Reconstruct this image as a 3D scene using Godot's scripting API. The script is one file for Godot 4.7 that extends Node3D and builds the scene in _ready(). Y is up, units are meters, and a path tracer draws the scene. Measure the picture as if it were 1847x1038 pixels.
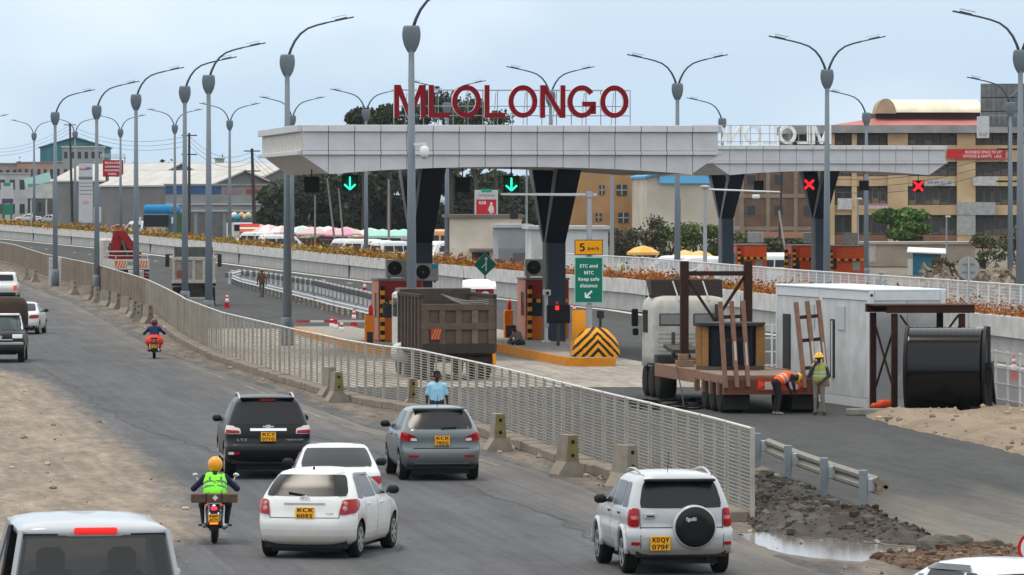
extends Node3D

# Photograph frame: 1847 x 1038, long lens from a footbridge 6.2 m above the road.
const F := 10000.0
const CX := 923.5
const HY := 357.0
const EYE := 6.2
const YAW := 0.1275                 # direction in which the toll road recedes
var rng := RandomNumberGenerator.new()
var names := {}
var mats := {}
var noise := FastNoiseLite.new()


func _ready() -> void:
	rng.seed = 7
	var cam := Camera3D.new()
	cam.name = "camera"
	cam.position = Vector3(0, EYE, 0)
	cam.rotation.x = -atan(162.0 / F)
	cam.fov = rad_to_deg(2.0 * atan(519.0 / F))
	cam.near = 1.0
	cam.far = 7000.0
	add_child(cam)
	cam.current = true
	var sky_mat := ProceduralSkyMaterial.new()
	sky_mat.sky_horizon_color = Color(0.445, 0.583, 0.725).linear_to_srgb()
	sky_mat.sky_top_color = Color(1.12, 1.18, 1.22).linear_to_srgb()
	sky_mat.sky_curve = 0.12
	sky_mat.ground_horizon_color = Color(0.40, 0.40, 0.40).linear_to_srgb()
	sky_mat.ground_bottom_color = Color(0.25, 0.24, 0.23).linear_to_srgb()
	sky_mat.sky_energy_multiplier = 1.0
	sky_mat.sky_cover = cloud_cover()
	sky_mat.sky_cover_modulate = Color(1, 1, 1, 1)
	var env := Environment.new()
	env.background_mode = Environment.BG_SKY
	env.sky = Sky.new()
	env.sky.sky_material = sky_mat
	env.tonemap_mode = Environment.TONE_MAPPER_LINEAR
	env.tonemap_exposure = 1.18
	env.sdfgi_enabled = true
	env.ssao_enabled = true
	env.ssil_enabled = true
	env.fog_enabled = true
	env.fog_density = 0.00004
	env.fog_light_color = Color(0.62, 0.72, 0.80).linear_to_srgb()
	var we := WorldEnvironment.new()
	we.name = "world_environment"
	we.environment = env
	add_child(we)
	var sun := DirectionalLight3D.new()
	sun.name = "sun"
	sun.light_color = Color(1.0, 0.96, 0.9)
	sun.light_energy = 0.5
	sun.light_angular_distance = 18.0
	sun.shadow_enabled = true
	sun.rotation_degrees = Vector3(-75, -120, 0)
	add_child(sun)
	noise.seed = 3
	noise.frequency = 1.0
	noise.fractal_octaves = 3
	textures()
	ground()
	fence_near()
	median()
	toll()
	trucks()
	site()
	street_lamps()
	background()
	cars()
	bikes()
	people()
	roadside()


func cloud_cover() -> ImageTexture:
	var n := FastNoiseLite.new()
	n.seed = 5
	n.noise_type = FastNoiseLite.TYPE_SIMPLEX_SMOOTH
	n.fractal_octaves = 5
	n.frequency = 1.0
	var w := 2048
	var h := 1024
	var im := Image.create(w, h, false, Image.FORMAT_RGBAF)
	for y in h:
		var lat := (0.5 - (y + 0.5) / h) * PI
		for x in w:
			if lat < -0.03:
				break
			var lon := (x + 0.5) / w * TAU
			var p := Vector3(cos(lon) * cos(lat), sin(lat) * 3.0, sin(lon) * cos(lat)) * 7.0
			var a := smoothstep(-0.18, 0.38, n.get_noise_3dv(p)) * smoothstep(-0.03, 0.012, lat)
			im.set_pixel(x, y, Color(0.165, 0.14, 0.11, a))
	return ImageTexture.create_from_image(im)


# ---------------------------------------------------------------- placing
func elev(d: float) -> float:
	if d < 75.0:
		return (75.0 - d) * 0.06
	return clampf(d - 430.0, 0.0, 770.0) * 0.0047


func gp(px: float, py: float, off := 0.0) -> Vector3:      # where a sight line meets the ground
	var d := F * EYE / maxf(py - HY, 1.0)
	if d > 430.0:
		d = 82210.0 / (py - 310.0)
	return Vector3((px - CX) * d / F, elev(d) + off, -d)


func wp(px: float, py: float, d: float) -> Vector3:
	return Vector3((px - CX) * d / F, EYE - (py - HY) * d / F, -d)


func gd(px: float, d: float, off := 0.0) -> Vector3:       # ground at a distance
	return Vector3((px - CX) * d / F, elev(d) + off, -d)


func fwd(yaw: float) -> Vector3:
	return Vector3(-sin(yaw), 0, -cos(yaw))


func rt(yaw: float) -> Vector3:
	return Vector3(cos(yaw), 0, -sin(yaw))


# ---------------------------------------------------------------- things and parts
func numbered(called: String) -> String:
	var n: int = names.get(called, 0)
	names[called] = n + 1
	return called if n == 0 else "%s_%03d" % [called, n]


func thing(called: String, label: String, cat: String, at := Vector3.ZERO, yaw := 0.0, group := "") -> Node3D:
	var o := Node3D.new()
	o.name = numbered(called)
	add_child(o)
	o.position = at
	o.rotation.y = yaw
	tag(o, label, cat, group)
	return o


func tag(o: Node, label: String, cat := "", group := "", kind := "") -> Node:
	if label: o.set_meta("label", label)
	if cat: o.set_meta("category", cat)
	if group: o.set_meta("group", group)
	if kind: o.set_meta("kind", kind)
	return o


func part(par: Node3D, called: String, m, mat: Material, label := "", at := Vector3.ZERO) -> MeshInstance3D:
	var o := MeshInstance3D.new()
	o.name = called
	o.mesh = m.done() if m is MB else m
	o.material_override = mat
	o.position = at
	par.add_child(o, true)
	if label: o.set_meta("label", label)
	return o


func solo(called: String, m, mat: Material, label: String, cat := "", group := "", kind := "") -> MeshInstance3D:
	var o := MeshInstance3D.new()
	o.name = numbered(called)
	o.mesh = m.done() if m is MB else m
	o.material_override = mat
	add_child(o)
	tag(o, label, cat, group, kind)
	return o


func structure(called: String, m, mat: Material, label := "") -> MeshInstance3D:
	return solo(called, m, mat, label, "", "", "structure")


func copy(o: Node3D, label: String, at: Vector3, yaw := 0.0, group := "") -> Node3D:
	var c: Node3D = o.duplicate()
	var re := RegEx.create_from_string("_\\d\\d\\d$")
	c.name = numbered(re.sub(o.name, ""))
	add_child(c)
	c.position = at
	c.rotation.y = yaw
	if label: c.set_meta("label", label)
	if group: c.set_meta("group", group)
	return c


# ---------------------------------------------------------------- mesh builder
class MB:
	var st := SurfaceTool.new()
	var count := 0
	func _init(smooth := false) -> void:
		st.begin(Mesh.PRIMITIVE_TRIANGLES)
		st.set_smooth_group(0 if smooth else -1)
		st.set_color(Color.WHITE)
	func col(c: Color) -> MB:
		st.set_color(c)
		return self
	func smooth(on: bool) -> MB:
		st.set_smooth_group(0 if on else -1)
		return self
	func tri(a: Vector3, b: Vector3, c: Vector3) -> void:
		st.add_vertex(a)
		st.add_vertex(b)
		st.add_vertex(c)
		count += 1
	func quad(a: Vector3, b: Vector3, c: Vector3, d: Vector3) -> MB:
		tri(a, b, c)
		tri(a, c, d)
		return self
	func done() -> ArrayMesh:
		st.generate_normals()
		return st.commit()
	func obox(o: Vector3, x: Vector3, y: Vector3, z: Vector3) -> MB:   # centre and half axes
		var p := []
		for k in 8:
			p.append(o + (x if k & 1 else -x) + (y if k & 2 else -y) + (z if k & 4 else -z))
		quad(p[0], p[2], p[3], p[1])
		quad(p[4], p[5], p[7], p[6])
		quad(p[0], p[4], p[6], p[2])
		quad(p[1], p[3], p[7], p[5])
		quad(p[2], p[6], p[7], p[3])
		quad(p[0], p[1], p[5], p[4])
		return self
	func box(c: Vector3, s: Vector3, yaw := 0.0, pitch := 0.0, roll := 0.0) -> MB:
		var b := Basis.from_euler(Vector3(pitch, yaw, roll))
		return obox(c, b.x * s.x / 2, b.y * s.y / 2, b.z * s.z / 2)
	func mm(a: Vector3, b: Vector3) -> MB:                             # two opposite corners
		return box((a + b) / 2, (b - a).abs())
	func cbox(c: Vector3, s: Vector3, r: float, yaw := 0.0) -> MB:     # box with bevelled edges
		var h := s / 2
		var b := Basis.from_euler(Vector3(0, yaw, 0))
		var rings := []
		for lv in [[-h.y, r], [-h.y + r, 0.0], [h.y - r, 0.0], [h.y, r]]:
			var i: float = lv[1]
			var ring := PackedVector3Array()
			var x: float = h.x - i
			var z: float = h.z - i
			var q: float = minf(r, minf(x, z) * 0.9)
			for pt in [[-x + q, z], [x - q, z], [x, z - q], [x, -z + q], [x - q, -z], [-x + q, -z], [-x, -z + q], [-x, z - q]]:
				ring.append(c + b * Vector3(pt[0], lv[0], pt[1]))
			rings.append(ring)
		return loft(rings, true, true)
	func bar(a: Vector3, b: Vector3, w: float, h: float, up := Vector3.UP) -> MB:
		var z := (b - a)
		var x := up.cross(z)
		if x.length() < 1e-5:
			x = Vector3.RIGHT
		x = x.normalized()
		var y := z.cross(x).normalized()
		return obox((a + b) / 2, x * w / 2, y * h / 2, z / 2)
	func loft(rings: Array, cap0 := false, cap1 := false, closed := true) -> MB:
		for i in rings.size() - 1:
			var A: PackedVector3Array = rings[i]
			var B: PackedVector3Array = rings[i + 1]
			var n := A.size()
			for k in (n if closed else n - 1):
				var j := (k + 1) % n
				if A[k].distance_squared_to(A[j]) > 1e-10:
					tri(A[k], B[j], A[j])
				if B[k].distance_squared_to(B[j]) > 1e-10:
					tri(A[k], B[k], B[j])
		for e in [[cap0, 0], [cap1, rings.size() - 1]]:
			if e[0]:
				var R: PackedVector3Array = rings[e[1]]
				var c := Vector3.ZERO
				for p in R: c += p
				c /= R.size()
				for k in R.size():
					var j := (k + 1) % R.size()
					if e[1]:
						tri(c, R[j], R[k])
					else:
						tri(c, R[k], R[j])
		return self
	func tube(pts: Array, radii, n := 8, cap := true) -> MB:
		var rings := []
		var up := Vector3(0.31, 0.9, 0.27).normalized()
		for i in pts.size():
			var t: Vector3 = (pts[mini(i + 1, pts.size() - 1)] - pts[maxi(i - 1, 0)]).normalized()
			if absf(t.dot(up)) > 0.95:
				up = Vector3(0.9, 0.1, 0.4).normalized()
			var x := up.cross(t).normalized()
			var y := t.cross(x)
			up = y
			var r: float = radii[i] if radii is Array else radii
			var ring := PackedVector3Array()
			for k in n:
				var a := TAU * k / n
				ring.append(pts[i] + (x * cos(a) + y * sin(a)) * r)
			rings.append(ring)
		return loft(rings, cap, cap)
	func cyl(a: Vector3, b: Vector3, r0: float, r1 := -1.0, n := 12) -> MB:
		return tube([a, b], [r0, r0 if r1 < 0 else r1], n)
	func lathe(o: Vector3, axis: Vector3, prof: Array, n := 20, squash := 1.0) -> MB:   # prof: [radius, along]
		var t := axis.normalized()
		var x := (Vector3.RIGHT if absf(t.x) < 0.8 else Vector3.UP).slide(t).normalized()
		var y := t.cross(x)
		var rings := []
		for p in prof:
			var ring := PackedVector3Array()
			for k in n:
				var a := TAU * k / n
				ring.append(o + t * p[1] + x * cos(a) * maxf(p[0], 1e-4) + y * sin(a) * maxf(p[0], 1e-4) * squash)
			rings.append(ring)
		return loft(rings, true, true)
	func ell(c: Vector3, r: Vector3, n := 14, m := 8) -> MB:
		var rings := []
		for i in m + 1:
			var lat := -PI / 2 + PI * i / m
			var ring := PackedVector3Array()
			for k in n:
				var a := TAU * k / n
				ring.append(c + Vector3(cos(a) * cos(lat) * r.x, sin(lat) * r.y, -sin(a) * cos(lat) * r.z))
			rings.append(ring)
		return loft(rings)
	func prism(poly: PackedVector2Array, xf: Transform3D, depth: float) -> MB:   # outline in local x, y; from z = 0 back to -depth
		var ix := Geometry2D.triangulate_polygon(poly)
		var P := func(p: Vector2, z: float) -> Vector3: return xf * Vector3(p.x, p.y, z)
		for k in range(0, ix.size(), 3):
			tri(P.call(poly[ix[k]], 0), P.call(poly[ix[k + 1]], 0), P.call(poly[ix[k + 2]], 0))
			tri(P.call(poly[ix[k]], -depth), P.call(poly[ix[k + 2]], -depth), P.call(poly[ix[k + 1]], -depth))
		for k in poly.size():
			var j := (k + 1) % poly.size()
			quad(P.call(poly[k], 0), P.call(poly[k], -depth), P.call(poly[j], -depth), P.call(poly[j], 0))
		return self


# ---------------------------------------------------------------- materials
var tx_grunge: NoiseTexture2D
var tx_fine: NoiseTexture2D
var tx_bump: NoiseTexture2D
var tx_metal: NoiseTexture2D
var tx_road: ImageTexture
var tx_dirt: ImageTexture


func noise_tex(freq: float, lo: Color, hi: Color, octaves := 4, seed_ := 1, normal := 0.0) -> NoiseTexture2D:
	var n := FastNoiseLite.new()
	n.seed = seed_
	n.noise_type = FastNoiseLite.TYPE_SIMPLEX_SMOOTH
	n.frequency = freq
	n.fractal_octaves = octaves
	var t := NoiseTexture2D.new()
	t.width = 512
	t.height = 512
	t.seamless = true
	t.noise = n
	if normal > 0.0:
		t.as_normal_map = true
		t.bump_strength = normal
	else:
		var g := Gradient.new()
		g.set_color(0, lo)
		g.set_color(1, hi)
		t.color_ramp = g
	return t


func textures() -> void:
	tx_grunge = noise_tex(0.008, Color(0.84, 0.83, 0.81), Color(1, 1, 1), 5, 2)
	tx_fine = noise_tex(0.03, Color(0.72, 0.72, 0.72), Color(1, 1, 1), 4, 9)
	tx_bump = noise_tex(0.02, Color.BLACK, Color.WHITE, 5, 4, 6.0)
	tx_metal = noise_tex(0.012, Color(0.93, 0.93, 0.93), Color(1, 1, 1), 4, 12)
	# asphalt: stretched streaks along the road and grain
	var a := FastNoiseLite.new()
	a.seed = 21
	a.frequency = 1.0
	a.fractal_octaves = 3
	var w := 512
	var im := Image.create(w, w, false, Image.FORMAT_RGB8)
	var im2 := Image.create(w, w, false, Image.FORMAT_RGB8)
	for y in w:
		for x in w:
			var u := TAU * x / w
			var t := TAU * y / w
			# a torus in 4-D would tile exactly; two folded samples are near enough at this scale
			var s := a.get_noise_3d(cos(u) * 5.0, sin(u) * 5.0, sin(t) * 0.55) * 0.5 + a.get_noise_3d(cos(u) * 1.4 + 9.0, sin(u) * 1.4, cos(t) * 0.9) * 0.5
			var g := a.get_noise_3d(x * 0.21, y * 0.21, 3.0) * 0.35
			var k := clampf(0.88 + s * 0.16 + g * 0.12, 0.4, 1.0)
			im.set_pixel(x, y, Color(k, k, k))
			var q := a.get_noise_3d(cos(u) * 3.0, sin(u) * 3.0, 4.0 + cos(t) * 2.5) * 0.6 + a.get_noise_3d(x * 0.06, y * 0.1, 8.0) * 0.5 + a.get_noise_3d(x * 0.3, y * 0.3, 18.0) * 0.3
			var e := clampf(0.86 + q * 0.20, 0.35, 1.0)
			im2.set_pixel(x, y, Color(e, e * 0.985, e * 0.965))
	tx_road = ImageTexture.create_from_image(im)
	tx_dirt = ImageTexture.create_from_image(im2)


func mat(c: Color, rough := 0.7, metal := 0.0, tex := "", scale := 0.5) -> StandardMaterial3D:
	var key := "%s %s %s %s %s" % [c, rough, metal, tex, scale]
	if mats.has(key):
		return mats[key]
	var m := StandardMaterial3D.new()
	m.albedo_color = c.linear_to_srgb()
	m.roughness = rough
	m.metallic = metal
	m.metallic_specular = 0.28 if rough > 0.3 else 0.4
	if tex:
		m.albedo_texture = {"grunge": tx_grunge, "fine": tx_fine, "metal": tx_metal}[tex]
		m.uv1_triplanar = true
		m.uv1_world_triplanar = true
		m.uv1_scale = Vector3.ONE * scale
	mats[key] = m
	return m


func vmat(rough := 0.8, tex := "", scale := 0.5, metal := 0.0) -> StandardMaterial3D:   # colours come with the vertices
	var key := "v %s %s %s %s" % [rough, tex, scale, metal]
	if mats.has(key):
		return mats[key]
	var m: StandardMaterial3D = mat(Color.WHITE, rough, metal, tex, scale).duplicate()
	m.vertex_color_use_as_albedo = true
	mats[key] = m
	return m


func paint(c: Color, tex := "metal") -> StandardMaterial3D:
	var key := "p %s %s" % [c, tex]
	if mats.has(key):
		return mats[key]
	var m: StandardMaterial3D = mat(c, 0.38, 0.0, tex, 0.35).duplicate()
	m.vertex_color_use_as_albedo = true
	m.clearcoat_enabled = true
	m.clearcoat = 0.25 if c.get_luminance() < 0.02 else 0.6
	m.clearcoat_roughness = 0.08
	mats[key] = m
	return m


func glow(c: Color, energy: float) -> StandardMaterial3D:
	var m := StandardMaterial3D.new()
	m.albedo_color = c.linear_to_srgb()
	m.emission_enabled = true
	m.emission = c.linear_to_srgb()
	m.emission_energy_multiplier = energy
	return m


func dark_glass() -> StandardMaterial3D:
	return mat(Color(0.008, 0.009, 0.011), 0.24, 0.0)


func rubber() -> StandardMaterial3D:
	return mat(Color(0.018, 0.017, 0.017), 0.85, 0.0, "fine", 3.0)


func txt(par: Node3D, called: String, words: String, h: float, m: Material, at: Vector3, yaw := 0.0, width := 0.0, bold := true, depth := 0.004) -> MeshInstance3D:
	var f := SystemFont.new()
	f.font_names = PackedStringArray(["Droid Sans"])
	f.font_weight = 700 if bold else 400
	var t := TextMesh.new()
	t.text = words
	t.font = f
	t.font_size = 64
	t.pixel_size = h / (64.0 * 0.714)
	t.depth = depth
	t.curve_step = 4.0
	t.horizontal_alignment = HORIZONTAL_ALIGNMENT_CENTER
	t.vertical_alignment = VERTICAL_ALIGNMENT_CENTER
	var o := MeshInstance3D.new()
	o.name = called
	o.mesh = t
	o.material_override = m
	o.position = at
	o.rotation.y = yaw
	if width > 0.0:
		var w: float = t.get_aabb().size.x
		if w > 0.001:
			o.scale = Vector3(width / w, 1, 1)
	par.add_child(o, true)
	return o


# ---------------------------------------------------------------- road vehicles
class Shell:                           # a car body as a stack of rounded outlines: [y, rear, front, half width, corner rear, corner front]
	var L: float
	var sl: Array
	var bow := 0.06
	var axles: Array
	var wr := 0.32
	var arch := 0.37
	var belt := 0.95
	var base := 0.24
	func at(y: float) -> Array:
		if y <= sl[0][0]: return sl[0].slice(1)
		for i in sl.size() - 1:
			if y <= sl[i + 1][0]:
				var t: float = (y - sl[i][0]) / maxf(sl[i + 1][0] - sl[i][0], 1e-5)
				var r := []
				for k in range(1, 6): r.append(lerpf(sl[i][k], sl[i + 1][k], t))
				return r
		return sl[-1].slice(1)
	func cut(ax: float, hw: float, c: float) -> float:
		var e := maxf(0.0, ax - (hw - c))
		return c - sqrt(maxf(0.0, c * c - e * e))
	func rear(x: float, y: float) -> Vector3:
		var a := at(y)
		return Vector3(x, y, L / 2 - (a[0] + cut(minf(absf(x), a[2]), a[2], a[3]) + bow * x * x / (a[2] * a[2])))
	func front(x: float, y: float) -> Vector3:
		var a := at(y)
		return Vector3(x, y, L / 2 - (a[1] - cut(minf(absf(x), a[2]), a[2], a[4]) - bow * 2.0 * x * x / (a[2] * a[2])))
	func side(s: float, y: float, sg: float) -> Vector3:
		var a := at(y)
		var e := 0.0
		if s < a[0] + bow + a[3]: e = cut(a[0] + bow + a[3] - s, a[3], a[3])
		if s > a[1] - 2 * bow - a[4]: e = cut(s - (a[1] - 2 * bow - a[4]), a[4], a[4])
		return Vector3(sg * (a[2] - e), y, L / 2 - s)
	func stations() -> Array:
		var r := []
		for k in 7: r.append(L * k / 6.0)
		for ax in axles:
			for k in range(-6, 7): r.append(ax + arch * sin(k * PI / 12.0))
			r.append(ax - arch - 0.01)
			r.append(ax + arch + 0.01)
		r.sort()
		return r
	func ring(y: float, st: Array) -> PackedVector3Array:
		var p := PackedVector3Array()
		var a := at(y)
		var hw: float = a[2]
		for k in 17:
			var u := k / 8.0 - 1.0
			var x: float = hw * sin(u * PI / 2) if a[3] > 0.4 * hw else (u / 0.75 * (hw - a[3]) if absf(u) <= 0.75 else signf(u) * (hw - a[3] + a[3] * sin((absf(u) - 0.75) * 4 * PI / 2)))
			p.append(rear(x, y))
		for sg in [1.0, -1.0]:
			var s2 := st.duplicate()
			if sg < 0: s2.reverse()
			for s in s2:
				var yy := y
				if y < belt:
					var lo := base
					for ax in axles:
						if absf(s - ax) < arch: lo = maxf(lo, wr + sqrt(arch * arch - (s - ax) * (s - ax)))
					yy = belt - (belt - y) * (belt - lo) / (belt - base)
				var b := at(yy)
				p.append(side(clampf(s, b[0] + bow + b[3], b[1] - 2 * bow - b[4]), yy, sg))
			if sg > 0:
				for k in 17:
					var u := 1.0 - k / 8.0
					var x: float = hw * sin(u * PI / 2) if a[4] > 0.4 * hw else (u / 0.75 * (hw - a[4]) if absf(u) <= 0.75 else signf(u) * (hw - a[4] + a[4] * sin((absf(u) - 0.75) * 4 * PI / 2)))
					p.append(front(x, y))
		return p
	func mesh() -> MB:
		var mb := MB.new(true)
		var st := stations()
		var rings := []
		for i in sl.size():
			rings.append(ring(sl[i][0], st))
			if i + 1 < sl.size() and sl[i + 1][0] - sl[i][0] > 0.14:
				rings.append(ring((sl[i][0] + sl[i + 1][0]) / 2, st))
		for i in rings.size() - 1:                     # road dust on the lower body
			var u := clampf((rings[i][0].y - base) / 0.32, 0.0, 1.0)
			mb.col(Color(0.66, 0.61, 0.54).lerp(Color.WHITE, u))
			mb.loft([rings[i], rings[i + 1]], false, i == rings.size() - 2)
		return mb
	func point(kind: int, a: float, b: float) -> Vector3:      # 0 rear (x, y), 1 right side (s, y), -1 left side, 2 front (x, y)
		return rear(a, b) if kind == 0 else (front(a, b) if kind == 2 else side(a, b, float(kind)))
	func patch(mb: MB, kind: int, q: Array, off := 0.006, nu := 6, nv := 4, rnd := 0.0) -> MB:   # q: four corners, round
		var g := []
		for j in nv + 1:
			for i in nu + 1:
				var u := float(i) / nu
				var w := float(j) / nv
				if rnd > 0.0:            # pull the corners in
					var cu := u * 2 - 1
					var cw := w * 2 - 1
					u = 0.5 + 0.5 * cu * (1.0 - rnd * cw * cw * cw * cw * absf(cu))
					w = 0.5 + 0.5 * cw * (1.0 - rnd * cu * cu * cu * cu * absf(cw))
				var ab: Vector2 = q[0].lerp(q[1], u).lerp(q[3].lerp(q[2], u), w)
				var P := point(kind, ab.x, ab.y)
				var e := 0.015
				var n := (point(kind, ab.x + e, ab.y) - point(kind, ab.x - e, ab.y)).cross(point(kind, ab.x, ab.y + e) - point(kind, ab.x, ab.y - e)).normalized()
				if (kind == 0 and n.z < 0) or (kind == 2 and n.z > 0) or (absi(kind) == 1 and n.x * kind < 0): n = -n
				g.append(P + n * off)
		for j in nv:
			for i in nu:
				var k := j * (nu + 1) + i
				mb.quad(g[k], g[k + 1], g[k + nu + 2], g[k + nu + 1])
		return mb




func V(x: float, y: float, z: float) -> Vector3:
	return Vector3(x, y, z)


func C(r: float, g: float, b: float) -> Color:
	return Color(r, g, b)


func mb0() -> MB:
	return MB.new()


func mbs() -> MB:
	return MB.new(true)


func G(c: Color, r: float, s: float) -> StandardMaterial3D:
	return mat(c, r, 0.0, "grunge", s)

func Q(a: float, b: float, c: float, d: float, e: float, f: float, g: float, h: float) -> Array:
	return [Vector2(a, b), Vector2(c, d), Vector2(e, f), Vector2(g, h)]

func R4(x0: float, y0: float, x1: float, y1: float) -> Array:
	return [Vector2(x0, y0), Vector2(x1, y0), Vector2(x1, y1), Vector2(x0, y1)]

func wheel_meshes(r: float, w: float, spokes: int) -> Array:
	var t := mbs()
	t.lathe(V(-w / 2, 0, 0), Vector3.RIGHT, [[r * 0.64, 0.0], [r * 0.92, 0.0], [r * 0.985, w * 0.10], [r, w * 0.25], [r, w * 0.75], [r * 0.985, w * 0.9], [r * 0.92, w], [r * 0.64, w]], 28)
	var rim := mb0()
	for s in [-1.0, 1.0]:
		rim.lathe(V(s * (w / 2 - 0.03), 0, 0), V(s, 0, 0), [[r * 0.66, 0.0], [r * 0.68, 0.034], [r * 0.60, 0.034], [r * 0.57, -0.005]], 24)
		for k in spokes:
			var a := TAU * k / spokes
			var dir := V(0, cos(a), sin(a))
			rim.bar(V(s * (w / 2 - 0.004), 0, 0) + dir * 0.03, V(s * (w / 2 + 0.0), 0, 0) + dir * r * 0.62, 0.018, r * 0.17, V(1, 0, 0).cross(dir))
		rim.lathe(V(s * (w / 2 - 0.02), 0, 0), V(s, 0, 0), [[r * 0.2, 0.0], [r * 0.2, 0.026], [r * 0.05, 0.03]], 12)
	return [t.done(), rim.done()]

func add_wheel(par: Node3D, ms: Array, at: Vector3, rim_m: Material) -> void:
	var w := part(par, "wheel", ms[0], rubber(), "", at)
	part(w, "rim", ms[1], rim_m)

func plate(par: Node3D, at: Vector3, w: float, h: float, lines: Array, tilt := 0.0) -> void:
	var p := part(par, "number_plate", mb0().cbox(Vector3.ZERO, V(w, h, 0.02), 0.005), mat(C(0.80, 0.36, 0.015), 0.45), "", at)
	p.rotation.x = tilt
	var lh := h / lines.size()
	for i in lines.size():
		txt(p, "lettering", lines[i], lh * 0.66, mat(C(0.015, 0.012, 0.01), 0.5), V(0, h / 2 - lh * (i + 0.52), 0.012), 0, w * 0.84)

func mirror(par: Node3D, c: Vector3, s: float, m: Material) -> void:
	var mb := mbs()
	mb.cbox(c + V(s * 0.12, 0.03, 0), V(0.21, 0.15, 0.11), 0.045)
	mb.cyl(c, c + V(s * 0.08, 0, 0), 0.03, 0.03, 6)
	part(par, "wing_mirror", mb, m)

func seams(sh: Shell, node: Node3D, xs: Array, y0: float, y1: float) -> void:
	var mb := mb0()
	for sg in [1, -1]:
		for s in xs: sh.patch(mb, sg, R4(s - 0.006, y0, s + 0.006, y1), 0.003, 1, 6)
	part(node, "door_seam", mb, mat(C(0.02, 0.02, 0.02), 0.8))

func place_rear(px: float, py: float, yaw: float, L: float) -> Vector3:
	return gp(px, py) + fwd(yaw) * L / 2

func saloon_windows(sh: Shell, node: Node3D, panes: Array, y0: float, y1: float, drop: float) -> void:   # panes: [s0, s1, lean0, lean1]
	for sg in [1, -1]:
		for p in panes:
			part(node, "side_window", sh.patch(mbs(), sg, Q(p[0], y0, p[1], y0 - drop * 0.4, p[1] + p[3], y1, p[0] + p[2], y1), 0.005, 6, 5, 0.04), dark_glass())

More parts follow.
